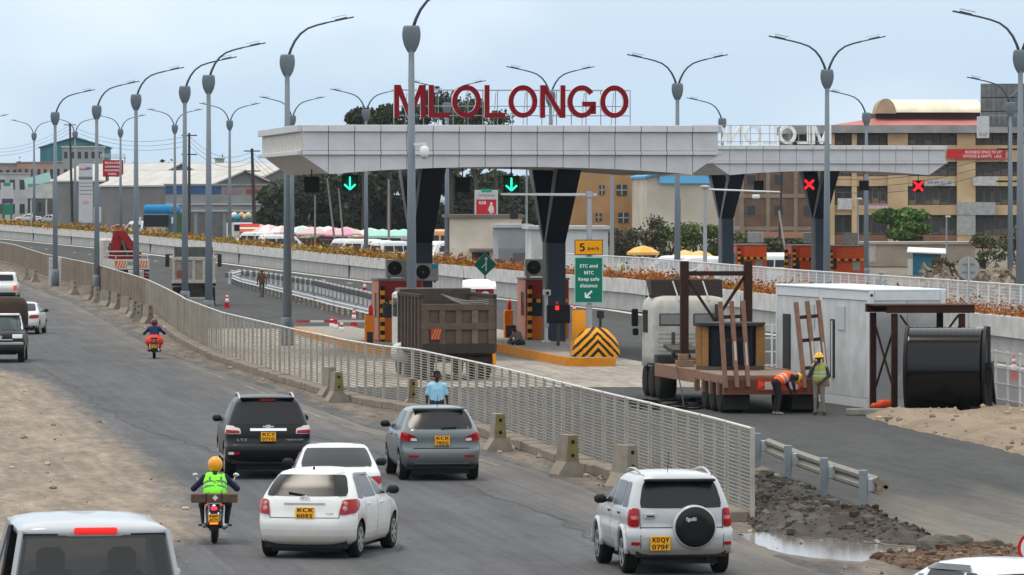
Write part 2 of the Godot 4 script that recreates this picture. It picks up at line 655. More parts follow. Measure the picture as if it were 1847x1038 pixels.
func cars() -> void:
	var silver := paint(C(0.48, 0.50, 0.52))
	var white := paint(C(0.74, 0.75, 0.73))
	var black := paint(C(0.006, 0.007, 0.008), "")
	var grey := paint(C(0.135, 0.16, 0.168))
	var alloy := mat(C(0.45, 0.45, 0.46), 0.35, 0.7)
	var trim := mat(C(0.015, 0.015, 0.016), 0.55)
	var red := mat(C(0.32, 0.004, 0.009), 0.15)
	var clear := mat(C(0.62, 0.60, 0.60), 0.15, 0.0)
	var chrome := mat(C(0.72, 0.72, 0.74), 0.15, 0.9)
	# --- silver sport utility car with a spare wheel on its tailgate
	var sh := Shell.new()
	sh.L = 4.15
	sh.axles = [0.83, 3.32]
	sh.wr = 0.345
	sh.arch = 0.41
	sh.base = 0.34
	sh.belt = 1.04
	sh.sl = [[0.34, 0.12, 3.98, 0.80, 0.16, 0.4], [0.44, 0.04, 4.10, 0.865, 0.17, 0.42], [0.62, 0.02, 4.14, 0.88, 0.16, 0.42], [0.74, 0.03, 4.13, 0.882, 0.16, 0.42], [0.785, 0.12, 4.10, 0.86, 0.14, 0.42], [0.95, 0.12, 4.0, 0.855, 0.13, 0.5], [1.03, 0.13, 3.75, 0.845, 0.12, 0.5], [1.08, 0.14, 3.05, 0.83, 0.12, 0.3], [1.25, 0.20, 2.85, 0.785, 0.11, 0.3], [1.50, 0.33, 2.45, 0.70, 0.12, 0.3], [1.58, 0.36, 2.25, 0.66, 0.15, 0.3], [1.635, 0.42, 2.1, 0.58, 0.2, 0.3], [1.665, 0.62, 1.9, 0.42, 0.2, 0.2], [1.675, 0.9, 1.7, 0.2, 0.1, 0.1]]
	var t := thing("sport_utility_car", "silver four-by-four with a black-covered spare wheel on its tailgate", "car", place_rear(1232, 1040, 0.148, 4.15), 0.148)
	part(t, "body", sh.mesh(), silver)
	part(t, "underbody", mb0().mm(V(-0.64, 0.18, -1.9), V(0.64, 0.5, 1.8)).mm(V(-0.75, 0.30, 1.5), V(0.75, 0.45, 1.93)), trim)
	part(t, "rear_window", sh.patch(mbs(), 0, Q(-0.70, 1.10, 0.70, 1.10, 0.595, 1.545, -0.595, 1.545), 0.006, 10, 6, 0.05), dark_glass())
	part(t, "spoiler", mb0().cbox(V(0, 1.555, 1.79), V(1.18, 0.045, 0.16), 0.015), trim)
	saloon_windows(sh, t, [[0.55, 1.05, 0.22, 0.05], [1.12, 1.95, 0.02, -0.02], [2.02, 2.86, 0.0, -0.5]], 1.10, 1.50, 0.03)
	for sg in [-1, 1]:
		var lm := mbs()
		var xo: float = 0.853 * sg
		sh.patch(lm, 0, Q(0.70 * sg, 0.80, xo, 0.80, 0.80 * sg, 1.10, 0.70 * sg, 1.10), 0.012, 6, 5, 0.05)
		sh.patch(lm, sg, R4(0.14, 0.82, 0.34, 1.08), 0.01, 4, 4, 0.1)
		var tl := part(t, "tail_light", lm, red)
		part(tl, "lens_band", sh.patch(mbs(), 0, R4(0.715 * sg, 0.92, 0.815 * sg, 0.975), 0.016, 4, 2), mat(C(0.55, 0.20, 0.2), 0.2))
		part(t, "bumper_reflector", sh.patch(mbs(), 0, R4(0.70 * sg, 0.50, 0.83 * sg, 0.555), 0.008, 4, 2), red)
		mirror(t, V(0.80 * sg, 1.10, L2(sh, 2.72)), sg, trim)
		var rr := []
		for k in 7: rr.append(V(sg * (0.56 + 0.03 * sin(k * PI / 6)), 1.60 + 0.085 * sin(k * PI / 6) + 0.02, L2(sh, 0.55 + k * 0.27)))
		part(t, "roof_rail", mbs().tube(rr, 0.022, 8), alloy)
		part(t, "door_handle", mb0().box(sh.side(1.25, 0.98, sg) + V(sg * 0.01, 0, 0), V(0.02, 0.03, 0.14)).box(sh.side(2.2, 0.97, sg) + V(sg * 0.01, 0, 0), V(0.02, 0.03, 0.14)), trim)
		for ax in sh.axles:
			var ap := []
			for k in 13:
				var an := PI * k / 12.0
				ap.append(V(sg * 0.868, 0.345 + 0.43 * sin(an), L2(sh, ax) + 0.43 * cos(an)))
			part(t, "arch_flare", mbs().tube(ap, 0.045, 8), silver)
	seams(sh, t, [1.08, 2.0, 2.95], 0.42, 1.05)
	var tail := mb0()
	for sx in [-0.685, 0.69]: sh.patch(tail, 0, R4(sx - 0.006, 0.45, sx + 0.006, 1.08), 0.004, 1, 6)
	sh.patch(tail, 0, R4(-0.685, 0.776, 0.69, 0.79), 0.004, 8, 1)
	part(t, "tailgate_seam", tail, trim)
	part(t, "tailgate_handle", mb0().cbox(V(-0.53, 0.985, 1.965), V(0.20, 0.085, 0.03), 0.008), silver)
	part(t, "handle_slot", mb0().box(V(-0.52, 0.975, 1.983), V(0.13, 0.025, 0.008)), trim)
	var sp := mbs().lathe(V(0.20, 0.80, 1.93), V(0, 0, 1), [[0.345, 0.0], [0.36, 0.03], [0.36, 0.15], [0.335, 0.19]], 40)
	var spare := part(t, "spare_wheel_cover", sp, silver)
	part(spare, "cover_face", mbs().lathe(V(0.20, 0.80, 2.118), V(0, 0, 1), [[0.335, 0.0], [0.325, 0.014], [0.2, 0.022], [0.05, 0.024]], 40), black)
	txt(spare, "lettering", "fgalli", 0.055, mat(C(0.7, 0.7, 0.7), 0.5), V(0.13, 0.93, 2.146), 0.0, 0.17)
	plate(t, V(-0.37, 0.535, 2.075), 0.33, 0.235, ["KDQY", "079F"])
	part(t, "aerial", mb0().cyl(V(-0.1, 1.66, 1.2), V(-0.1, 2.0, 1.32), 0.006, 0.004, 6), trim)
	var wm := wheel_meshes(0.345, 0.22, 5)
	for ax in sh.axles:
		for sg in [-1, 1]: add_wheel(t, wm, V(sg * 0.76, 0.345, L2(sh, ax)), alloy)
	part(t, "exhaust", mb0().cyl(V(0.45, 0.27, 1.4), V(0.45, 0.27, 2.0), 0.03).cyl(V(-0.6, 0.3, 1.25), V(0.6, 0.3, 1.25), 0.05), trim)

	# --- white hatchback
	var h := Shell.new()
	h.L = 4.22
	h.axles = [0.72, 3.32]
	h.wr = 0.315
	h.arch = 0.365
	h.base = 0.22
	h.belt = 0.98
	h.bow = 0.09
	h.sl = [[0.22, 0.22, 4.0, 0.78, 0.3, 0.5], [0.30, 0.05, 4.15, 0.84, 0.3, 0.5], [0.50, 0.0, 4.2, 0.86, 0.3, 0.55], [0.66, 0.01, 4.18, 0.872, 0.3, 0.55], [0.72, 0.05, 4.1, 0.875, 0.3, 0.55], [0.86, 0.08, 3.95, 0.865, 0.28, 0.6], [0.98, 0.12, 3.35, 0.845, 0.27, 0.5], [1.06, 0.16, 3.15, 0.815, 0.26, 0.4], [1.25, 0.34, 2.80, 0.73, 0.25, 0.4], [1.40, 0.52, 2.40, 0.645, 0.25, 0.35], [1.46, 0.60, 2.2, 0.585, 0.25, 0.3], [1.495, 0.72, 2.0, 0.48, 0.25, 0.3], [1.515, 0.95, 1.8, 0.3, 0.15, 0.2]]
	t = thing("hatchback_car", "white hatchback turning right beside the motorcyclist in the green vest", "car", place_rear(546, 1010, -0.2, 4.22), -0.2)
	part(t, "body", h.mesh(), white)
	part(t, "underbody", mb0().mm(V(-0.62, 0.12, -1.9), V(0.62, 0.45, 1.85)).mm(V(-0.72, 0.18, 1.4), V(0.72, 0.34, 1.93)), trim)
	part(t, "rear_window", h.patch(mbs(), 0, Q(-0.735, 1.07, 0.735, 1.07, 0.60, 1.425, -0.60, 1.425), 0.006, 12, 6, 0.05), dark_glass())
	saloon_windows(h, t, [[0.62, 0.98, 0.30, 0.12], [1.02, 1.92, 0.10, -0.04], [1.97, 3.05, 0.0, -0.72]], 1.02, 1.385, 0.05)
	for sg in [-1, 1]:
		var lm := mbs()
		h.patch(lm, 0, Q(0.60 * sg, 0.76, 0.862 * sg, 0.78, 0.832 * sg, 1.02, 0.66 * sg, 1.01), 0.012, 8, 5, 0.06)
		h.patch(lm, sg, Q(0.38, 0.80, 0.62, 0.90, 0.60, 0.99, 0.40, 1.03), 0.010, 5, 4, 0.08)
		var tl := part(t, "tail_light", lm, red)
		for yy in [0.86, 0.945]: part(tl, "round_lens", mbs().lathe(h.rear(0.70 * sg, yy) + V(0, 0, 0.008), V(0.25 * sg, 0.1, 1), [[0.045, 0.0], [0.045, 0.01], [0.02, 0.014]], 14), mat(C(0.55, 0.25, 0.25), 0.2))
		mirror(t, V(0.80 * sg, 1.03, L2(h, 2.95)), sg, trim)
		part(t, "door_handle", mb0().cbox(h.side(1.28, 0.90, sg) + V(sg * 0.012, 0, 0), V(0.025, 0.03, 0.17), 0.006).cbox(h.side(2.28, 0.88, sg) + V(sg * 0.012, 0, 0), V(0.025, 0.03, 0.17), 0.006), white)
		part(t, "window_visor", h.patch(mbs(), sg, Q(0.98, 1.40, 2.9, 1.33, 2.55, 1.37, 1.1, 1.43), 0.02, 8, 1), mat(C(0.05, 0.05, 0.055), 0.2))
	seams(h, t, [1.05, 1.98, 3.0], 0.30, 1.0)
	var tg := mb0()
	h.patch(tg, 0, R4(-0.60, 0.70, 0.60, 0.712), 0.004, 8, 1)
	for sg in [-1, 1]: h.patch(tg, 0, Q(0.60 * sg, 0.70, 0.612 * sg, 0.70, 0.665 * sg, 1.0, 0.655 * sg, 1.0), 0.004, 1, 5)
	part(t, "tailgate_seam", tg, trim)
	part(t, "tailgate_strip", h.patch(mbs(), 0, R4(-0.36, 0.925, 0.36, 0.955), 0.02, 8, 1), mat(C(0.30, 0.30, 0.30), 0.4))
	var em := mbs()
	for e in [[0.085, 0.055], [0.035, 0.05], [0.06, 0.02]]:
		var ep := []
		for k in 17: ep.append(h.rear(0, 1.025) + V(cos(TAU * k / 16) * e[0], sin(TAU * k / 16) * e[1] + (0.02 if e[1] < 0.03 else 0.0), 0.012))
		em.tube(ep, 0.006, 5)
	part(t, "emblem", em, chrome)
	plate(t, h.rear(0.02, 0.79) + V(0, 0, 0.02), 0.33, 0.20, ["KCK", "608S"], -0.18)
	part(t, "wiper", mb0().bar(h.rear(0.0, 1.09) + V(0, 0, 0.03), h.rear(-0.30, 1.13) + V(0, 0, 0.03), 0.025, 0.025), trim)
	part(t, "aerial", mbs().ell(V(0.0, 1.52, 1.3), V(0.02, 0.035, 0.03)), trim)
	txt(t, "lettering", "AURIS", 0.022, chrome, h.rear(0.45, 0.78) + V(0, 0, 0.012), 0.1, 0.13)
	wm = wheel_meshes(0.315, 0.2, 7)
	for ax in h.axles:
		for sg in [-1, 1]: add_wheel(t, wm, V(sg * 0.745, 0.315, L2(h, ax)), alloy)

	# --- black sport utility car
	var b := Shell.new()
	b.L = 4.88
	b.axles = [1.05, 3.9]
	b.wr = 0.38
	b.arch = 0.45
	b.base = 0.36
	b.belt = 1.10
	b.sl = [[0.36, 0.16, 4.7, 0.86, 0.2, 0.5], [0.48, 0.03, 4.84, 0.93, 0.2, 0.5], [0.70, 0.0, 4.86, 0.945, 0.2, 0.5], [0.76, 0.03, 4.85, 0.945, 0.2, 0.5], [0.80, 0.12, 4.82, 0.94, 0.2, 0.5], [1.05, 0.12, 4.6, 0.935, 0.18, 0.6], [1.14, 0.15, 3.8, 0.915, 0.17, 0.4], [1.18, 0.17, 3.5, 0.90, 0.16, 0.4], [1.40, 0.30, 3.1, 0.82, 0.15, 0.4], [1.66, 0.46, 2.6, 0.72, 0.16, 0.4], [1.74, 0.50, 2.4, 0.67, 0.2, 0.4], [1.795, 0.6, 2.2, 0.57, 0.2, 0.3], [1.82, 0.9, 2.0, 0.36, 0.2, 0.2]]
	t = thing("sport_utility_car", "black glossy large SUV with a chrome tailgate bar, driving ahead of the white hatchback", "car", place_rear(484, 866, 0.10, 4.88), 0.10)
	part(t, "body", b.mesh(), black)
	part(t, "underbody", mb0().mm(V(-0.68, 0.19, -2.2), V(0.68, 0.55, 2.1)).mm(V(-0.80, 0.34, 1.8), V(0.80, 0.5, 2.3)), trim)
	part(t, "rear_window", b.patch(mbs(), 0, Q(-0.80, 1.20, 0.80, 1.20, 0.66, 1.69, -0.66, 1.69), 0.006, 10, 6, 0.05), dark_glass())
	part(t, "brake_light", mb0().cbox(b.rear(0, 1.73) + V(0, 0, 0.02), V(0.34, 0.03, 0.03), 0.008), red)
	part(t, "spoiler", mb0().cbox(b.rear(0, 1.775) + V(0, 0, 0.0), V(1.2, 0.04, 0.2), 0.012), black)
	saloon_windows(b, t, [[0.75, 1.35, 0.3, 0.05], [1.42, 2.45, 0.03, -0.02], [2.52, 3.55, 0.0, -0.75]], 1.18, 1.66, 0.04)
	for sg in [-1, 1]:
		var lm := mbs()
		b.patch(lm, 0, Q(0.60 * sg, 1.00, 0.925 * sg, 1.00, 0.905 * sg, 1.19, 0.62 * sg, 1.12), 0.012, 8, 5, 0.05)
		b.patch(lm, sg, R4(0.2, 1.02, 0.40, 1.18), 0.010, 4, 3, 0.1)
		var tl := part(t, "tail_light", lm, clear)
		part(tl, "red_lens", b.patch(mbs(), 0, Q(0.63 * sg, 1.015, 0.915 * sg, 1.015, 0.912 * sg, 1.09, 0.64 * sg, 1.07), 0.02, 8, 2), red)
		part(t, "bumper_reflector", b.patch(mbs(), 0, R4(0.64 * sg, 0.55, 0.86 * sg, 0.61), 0.01, 4, 2), red)
		part(t, "fog_lamp", b.patch(mbs(), 0, R4(0.76 * sg, 0.55, 0.87 * sg, 0.61), 0.014, 4, 2), clear)
		mirror(t, V(0.86 * sg, 1.20, L2(b, 3.3)), sg, trim)
		var rr := []
		for k in 7: rr.append(V(sg * 0.60, 1.76 + 0.09 * sin(k * PI / 6), L2(b, 0.75 + k * 0.3)))
		part(t, "roof_rail", mbs().tube(rr, 0.022, 8), alloy)
	seams(b, t, [1.38, 2.48, 3.5], 0.45, 1.12)
	part(t, "chrome_bar", b.patch(mbs(), 0, R4(-0.40, 1.06, 0.40, 1.115), 0.03, 8, 2), chrome)
	part(t, "emblem", mb0().box(b.rear(0, 1.16) + V(0, 0, 0.02), V(0.24, 0.035, 0.02)).box(b.rear(0, 1.16) + V(0, 0, 0.02), V(0.10, 0.08, 0.022)), chrome)
	plate(t, b.rear(0.0, 0.94) + V(0, 0, 0.02), 0.33, 0.21, ["KCT", "071G"], -0.1)
	txt(t, "lettering", "TRAILBLAZER", 0.03, chrome, b.rear(0.58, 0.87) + V(0, 0, 0.012), 0.0, 0.38)
	txt(t, "lettering", "LTZ", 0.05, mat(C(0.3, 0.3, 0.31), 0.3), b.rear(-0.58, 0.87) + V(0, 0, 0.012), 0.0, 0.22)
	part(t, "sill_step", mb0().mm(V(-0.93, 0.40, -1.0), V(-0.82, 0.45, 1.0)).mm(V(0.82, 0.40, -1.0), V(0.93, 0.45, 1.0)), alloy)
	wm = wheel_meshes(0.38, 0.25, 6)
	for ax in b.axles:
		for sg in [-1, 1]: add_wheel(t, wm, V(sg * 0.80, 0.38, L2(b, ax)), alloy)

	# --- grey crossover
	var g := Shell.new()
	g.L = 4.3
	g.axles = [0.80, 3.47]
	g.wr = 0.335
	g.arch = 0.39
	g.base = 0.28
	g.belt = 1.04
	g.bow = 0.08
	g.sl = [[0.28, 0.22, 4.1, 0.78, 0.25, 0.5], [0.40, 0.03, 4.26, 0.85, 0.25, 0.5], [0.62, 0.0, 4.3, 0.87, 0.25, 0.55], [0.70, 0.04, 4.28, 0.88, 0.25, 0.55], [0.74, 0.12, 4.25, 0.88, 0.24, 0.55], [0.92, 0.13, 4.1, 0.875, 0.22, 0.6], [1.03, 0.10, 3.7, 0.85, 0.22, 0.5], [1.10, 0.17, 3.25, 0.83, 0.2, 0.4], [1.30, 0.36, 2.9, 0.75, 0.2, 0.4], [1.49, 0.56, 2.5, 0.66, 0.2, 0.35], [1.55, 0.60, 2.3, 0.61, 0.22, 0.3], [1.595, 0.72, 2.1, 0.50, 0.22, 0.3], [1.615, 1.0, 1.9, 0.3, 0.15, 0.2]]
	t = thing("crossover_car", "dark grey crossover driving along the fence in front of the man in the blue shirt", "car", place_rear(797, 869, 0.125, 4.3), 0.125)
	part(t, "body", g.mesh(), grey)
	part(t, "underbody", mb0().mm(V(-0.64, 0.15, -1.9), V(0.64, 0.5, 1.85)).mm(V(-0.74, 0.26, 1.5), V(0.74, 0.42, 1.96)), trim)
	part(t, "rear_window", g.patch(mbs(), 0, Q(-0.73, 1.13, 0.73, 1.13, 0.61, 1.52, -0.61, 1.52), 0.006, 10, 6, 0.06), dark_glass())
	part(t, "spoiler", mb0().cbox(g.rear(0, 1.565) + V(0, 0, -0.02), V(1.15, 0.04, 0.2), 0.012), grey)
	saloon_windows(g, t, [[0.70, 1.15, 0.3, 0.08], [1.22, 2.15, 0.05, -0.02], [2.22, 3.2, 0.0, -0.7]], 1.10, 1.50, 0.05)
	for sg in [-1, 1]:
		var lm := mbs()
		g.patch(lm, 0, Q(0.50 * sg, 0.86, 0.872 * sg, 0.88, 0.85 * sg, 1.08, 0.56 * sg, 0.98), 0.012, 8, 5, 0.06)
		g.patch(lm, sg, Q(0.30, 0.90, 0.55, 0.96, 0.52, 1.04, 0.30, 1.07), 0.010, 5, 3, 0.1)
		var tl := part(t, "tail_light", lm, red)
		part(tl, "clear_lens", g.patch(mbs(), 0, Q(0.52 * sg, 0.875, 0.67 * sg, 0.88, 0.66 * sg, 0.95, 0.55 * sg, 0.94), 0.02, 4, 3, 0.1), clear)
		part(t, "bumper_reflector", g.patch(mbs(), 0, R4(0.50 * sg, 0.52, 0.72 * sg, 0.57), 0.01, 4, 2), red)
		mirror(t, V(0.82 * sg, 1.12, L2(g, 3.0)), sg, trim)
		part(t, "door_handle", mb0().cbox(g.side(1.45, 0.97, sg) + V(sg * 0.012, 0, 0), V(0.025, 0.03, 0.17), 0.006).cbox(g.side(2.45, 0.95, sg) + V(sg * 0.012, 0, 0), V(0.025, 0.03, 0.17), 0.006), grey)
	seams(g, t, [1.2, 2.18, 3.15], 0.36, 1.05)
	var gt := mb0()
	g.patch(gt, 0, R4(-0.62, 0.705, 0.62, 0.722), 0.005, 8, 1)
	g.patch(gt, 0, R4(-0.66, 0.335, 0.66, 0.36), 0.01, 8, 1)
	part(t, "bumper_line", gt, trim)
	part(t, "bumper_chrome", g.patch(mbs(), 0, R4(-0.60, 0.385, 0.60, 0.41), 0.012, 8, 1), mat(C(0.35, 0.36, 0.37), 0.3, 0.5))
	plate(t, g.rear(0.02, 0.885) + V(0, 0, 0.02), 0.33, 0.21, ["KCR", "785G"], -0.05)
	var em2 := mb0()
	for k in 3:
		var an := TAU * k / 3 + PI / 2
		var c := g.rear(0, 1.05) + V(0, 0, 0.015)
		var d1 := V(cos(an), sin(an), 0) * 0.07
		var d2 := V(cos(an - 0.5), sin(an - 0.5), 0) * 0.04
		var d3 := V(cos(an + 0.5), sin(an + 0.5), 0) * 0.04
		em2.quad(c, c + d2, c + d1, c + d3)
	part(t, "emblem", em2, chrome)
	part(t, "wiper", mb0().bar(g.rear(0.0, 1.15) + V(0, 0, 0.03), g.rear(0.34, 1.17) + V(0, 0, 0.03), 0.03, 0.03), trim)
	part(t, "aerial", mb0().cyl(V(0, 1.60, 1.2), V(0, 1.86, 1.35), 0.008, 0.005, 6), trim)
	wm = wheel_meshes(0.335, 0.215, 5)
	for ax in g.axles:
		for sg in [-1, 1]: add_wheel(t, wm, V(sg * 0.76, 0.335, L2(g, ax)), alloy)

	# --- saloon cars: one half hidden by the hatchback, one far off by the dirt edge
	t = saloon("saloon_car", "silver saloon half hidden in front of the white hatchback", place_rear(608, 946, 0.05, 4.45), 0.05, paint(C(0.60, 0.62, 0.63)), "KBX", "412R")
	t = saloon("saloon_car", "white saloon on the far curve beside the brown loaded pickup", place_rear(33, 604, -0.03, 4.45), -0.03, paint(C(0.66, 0.68, 0.70)), "KBZ", "208C")
	near_car(trim)
	corner_car(trim)
	loaded_pickup(trim, alloy)
	crew_pickup(trim)

func L2(sh: Shell, s: float) -> float:
	return sh.L / 2 - s

func saloon_shell() -> Shell:
	var s := Shell.new()
	s.L = 4.45
	s.axles = [0.95, 3.55]
	s.wr = 0.305
	s.arch = 0.36
	s.base = 0.22
	s.belt = 0.93
	s.bow = 0.07
	s.sl = [[0.22, 0.2, 4.3, 0.76, 0.25, 0.5], [0.34, 0.03, 4.42, 0.83, 0.25, 0.5], [0.55, 0.0, 4.45, 0.845, 0.25, 0.5], [0.66, 0.03, 4.42, 0.85, 0.25, 0.5], [0.86, 0.06, 4.2, 0.84, 0.25, 0.6], [0.96, 0.10, 3.6, 0.82, 0.25, 0.5], [1.0, 0.45, 3.3, 0.80, 0.22, 0.4], [1.03, 0.62, 3.2, 0.79, 0.2, 0.4], [1.20, 0.92, 2.85, 0.71, 0.2, 0.4], [1.37, 1.28, 2.4, 0.62, 0.2, 0.3], [1.43, 1.42, 2.2, 0.55, 0.2, 0.3], [1.46, 1.6, 2.0, 0.42, 0.2, 0.2]]
	return s

func saloon(called: String, label: String, at: Vector3, yaw: float, body: Material, p1: String, p2: String) -> Node3D:
	var trim := mat(C(0.015, 0.015, 0.016), 0.55)
	var red := mat(C(0.32, 0.004, 0.009), 0.15)
	var s := saloon_shell()
	var t := thing(called, label, "car", at, yaw)
	part(t, "body", s.mesh(), body)
	part(t, "underbody", mb0().mm(V(-0.6, 0.17, -1.9), V(0.6, 0.42, 2.0)), trim)
	part(t, "rear_bumper", s.patch(mbs(), 0, R4(-0.80, 0.25, 0.80, 0.40), 0.01, 12, 2), trim)
	part(t, "rear_window", s.patch(mbs(), 0, Q(-0.70, 1.05, 0.70, 1.05, 0.58, 1.385, -0.58, 1.385), 0.006, 10, 6, 0.05), dark_glass())
	saloon_windows(s, t, [[1.15, 1.95, 0.42, 0.0], [2.02, 3.1, 0.0, -0.65]], 0.98, 1.34, 0.02)
	for sg in [-1, 1]:
		var lm := mbs()
		s.patch(lm, 0, Q(0.44 * sg, 0.72, 0.84 * sg, 0.74, 0.82 * sg, 0.90, 0.50 * sg, 0.88), 0.012, 8, 4, 0.08)
		s.patch(lm, sg, R4(0.32, 0.76, 0.52, 0.89), 0.01, 4, 3, 0.1)
		part(t, "tail_light", lm, red)
		mirror(t, V(0.79 * sg, 1.01, L2(s, 2.95)), sg, trim)
	seams(s, t, [1.1, 2.0, 3.0], 0.3, 0.95)
	plate(t, s.rear(0, 0.76) + V(0, 0, 0.02), 0.36, 0.2, [p1, p2], -0.08)
	var wm := wheel_meshes(0.305, 0.19, 8)
	for ax in s.axles:
		for sg in [-1, 1]: add_wheel(t, wm, V(sg * 0.735, 0.305, L2(s, ax)), mat(C(0.45, 0.45, 0.46), 0.35, 0.7))
	return t

func near_car(trim: Material) -> void:
	# the nearest car, cut by the bottom left corner: only its upper half is in the picture, and one sees through its windows
	var d := 51.0
	var yaw := 0.15
	var silver := paint(C(0.40, 0.42, 0.45))
	var at := gd(172.0, d) + fwd(yaw) * 2.0
	at.y = elev(d)
	var t := thing("estate_car", "nearest silver car in the corner with a red brake lamp at its roof edge", "car", at, yaw)
	var y0 := 1.02
	var top := 1.73
	var wb := 0.78
	var wt := 0.655
	var zr := 1.95
	var s := Shell.new()
	s.L = 4.0
	s.axles = [0.7, 3.2]
	s.belt = 0.95
	s.bow = 0.08
	s.sl = [[0.24, 0.1, 3.9, 0.76, 0.2, 0.4], [0.5, 0.0, 4.0, 0.83, 0.2, 0.5], [0.85, 0.03, 3.8, 0.83, 0.2, 0.5], [y0 - 0.06, 0.05, 3.3, 0.82, 0.2, 0.4], [y0 - 0.02, 0.07, 3.2, 0.80, 0.2, 0.4]]
	part(t, "body", s.mesh(), silver)
	# roof
	var rings := []
	for q in [[top - 0.10, 0.0, 0.0], [top - 0.045, 0.0, 0.0], [top - 0.012, 0.06, 0.06], [top + 0.02, 0.22, 0.22], [top + 0.035, 0.5, 0.42]]:
		var hw: float = wt + 0.03 - q[1]
		var zb: float = zr - 0.18 - q[2]
		var zf: float = -0.15 + q[2] * 0.5
		var ring := PackedVector3Array()
		for k in 9: ring.append(V(lerpf(-hw + 0.06, hw - 0.06, k / 8.0), q[0], zb + 0.05 * (1.0 - pow(k / 4.0 - 1.0, 2.0))))
		for k in 5: ring.append(V(hw, q[0], lerpf(zb - 0.06, zf, k / 4.0)))
		for k in 5: ring.append(V(lerpf(hw - 0.05, -hw + 0.05, k / 4.0), q[0], zf - 0.05))
		for k in 5: ring.append(V(-hw, q[0], lerpf(zf, zb - 0.06, k / 4.0)))
		rings.append(ring)
	part(t, "roof", mbs().loft(rings, true, true), silver)
	part(t, "brake_light", mbs().cbox(V(0.01, top - 0.05, zr - 0.13), V(0.40, 0.062, 0.05), 0.012), glow(C(0.75, 0.02, 0.02), 0.55))
	for sg in [-1.0, 1.0]:
		part(t, "rear_pillar", mb0().bar(V(sg * wb, y0 - 0.05, zr - 0.03), V(sg * wt, top - 0.06, zr - 0.20), 0.05, 0.10), silver)
		part(t, "door_pillar", mb0().bar(V(sg * wb, y0 - 0.05, 0.75), V(sg * wt, top - 0.06, 0.70), 0.05, 0.12), trim)
		part(t, "front_pillar", mb0().bar(V(sg * wb, y0 - 0.05, -1.0), V(sg * wt, top - 0.06, -0.15), 0.06, 0.09), silver)
		part(t, "side_window", mb0().quad(V(sg * (wb + 0.01), y0 - 0.03, zr - 0.2), V(sg * (wb + 0.01), y0 - 0.03, -0.95), V(sg * (wt + 0.01), top - 0.08, -0.15), V(sg * (wt + 0.01), top - 0.08, zr - 0.3)), pane(0.6))
		mirror(t, V(0.80 * sg, y0 + 0.06, -0.75), sg, silver)
		part(t, "headrest", mbs().cbox(V(sg * 0.34 + 0.03, y0 + 0.30, 0.35), V(0.27, 0.24, 0.12), 0.05), mat(C(0.05, 0.05, 0.055), 0.8))
		part(t, "seat_back", mbs().cbox(V(sg * 0.34 + 0.03, y0 - 0.1, 0.30), V(0.46, 0.6, 0.16), 0.06), mat(C(0.06, 0.06, 0.065), 0.85))
		part(t, "rear_seat_back", mbs().cbox(V(sg * 0.34, y0 - 0.12, 1.25), V(0.6, 0.3, 0.16), 0.05), mat(C(0.06, 0.06, 0.065), 0.85))
	part(t, "rear_window", mb0().quad(V(-wb + 0.025, y0 - 0.04, zr + 0.03), V(wb - 0.025, y0 - 0.04, zr + 0.03), V(wt - 0.01, top - 0.09, zr - 0.14), V(-wt + 0.01, top - 0.09, zr - 0.14)), pane(0.9))
	part(t, "window_frame", mb0().bar(V(-wb, y0 - 0.04, zr), V(wb, y0 - 0.04, zr), 0.05, 0.05).bar(V(-wt, top - 0.095, zr - 0.16), V(wt, top - 0.095, zr - 0.16), 0.03, 0.04), trim)
	part(t, "windscreen", mb0().quad(V(-wb, y0 - 0.02, -1.0), V(wb, y0 - 0.02, -1.0), V(wt, top - 0.07, -0.16), V(-wt, top - 0.07, -0.16)), pane(0.2))
	part(t, "rear_view_mirror", mbs().cbox(V(-0.12, top - 0.18, -0.22), V(0.24, 0.07, 0.03), 0.02).cbox(V(-0.12, top - 0.11, -0.22), V(0.035, 0.1, 0.02), 0.008), trim)
	part(t, "dashboard", mbs().cbox(V(0, y0 - 0.1, -0.85), V(1.4, 0.2, 0.4), 0.06), mat(C(0.03, 0.03, 0.03), 0.8))
	var wm := wheel_meshes(0.31, 0.2, 6)
	for ax in s.axles:
		for sg in [-1, 1]: add_wheel(t, wm, V(sg * 0.73, 0.31, L2(s, ax)), mat(C(0.45, 0.45, 0.46), 0.35, 0.7))

func pane(a: float) -> StandardMaterial3D:
	var key := "pane %s" % a
	if not mats.has(key):
		var m := StandardMaterial3D.new()
		m.albedo_color = Color (0.03, 0.04, 0.04, a)
		m.transparency = BaseMaterial3D.TRANSPARENCY_ALPHA
		m.roughness = 0.03
		mats[key] = m
	return mats[key]

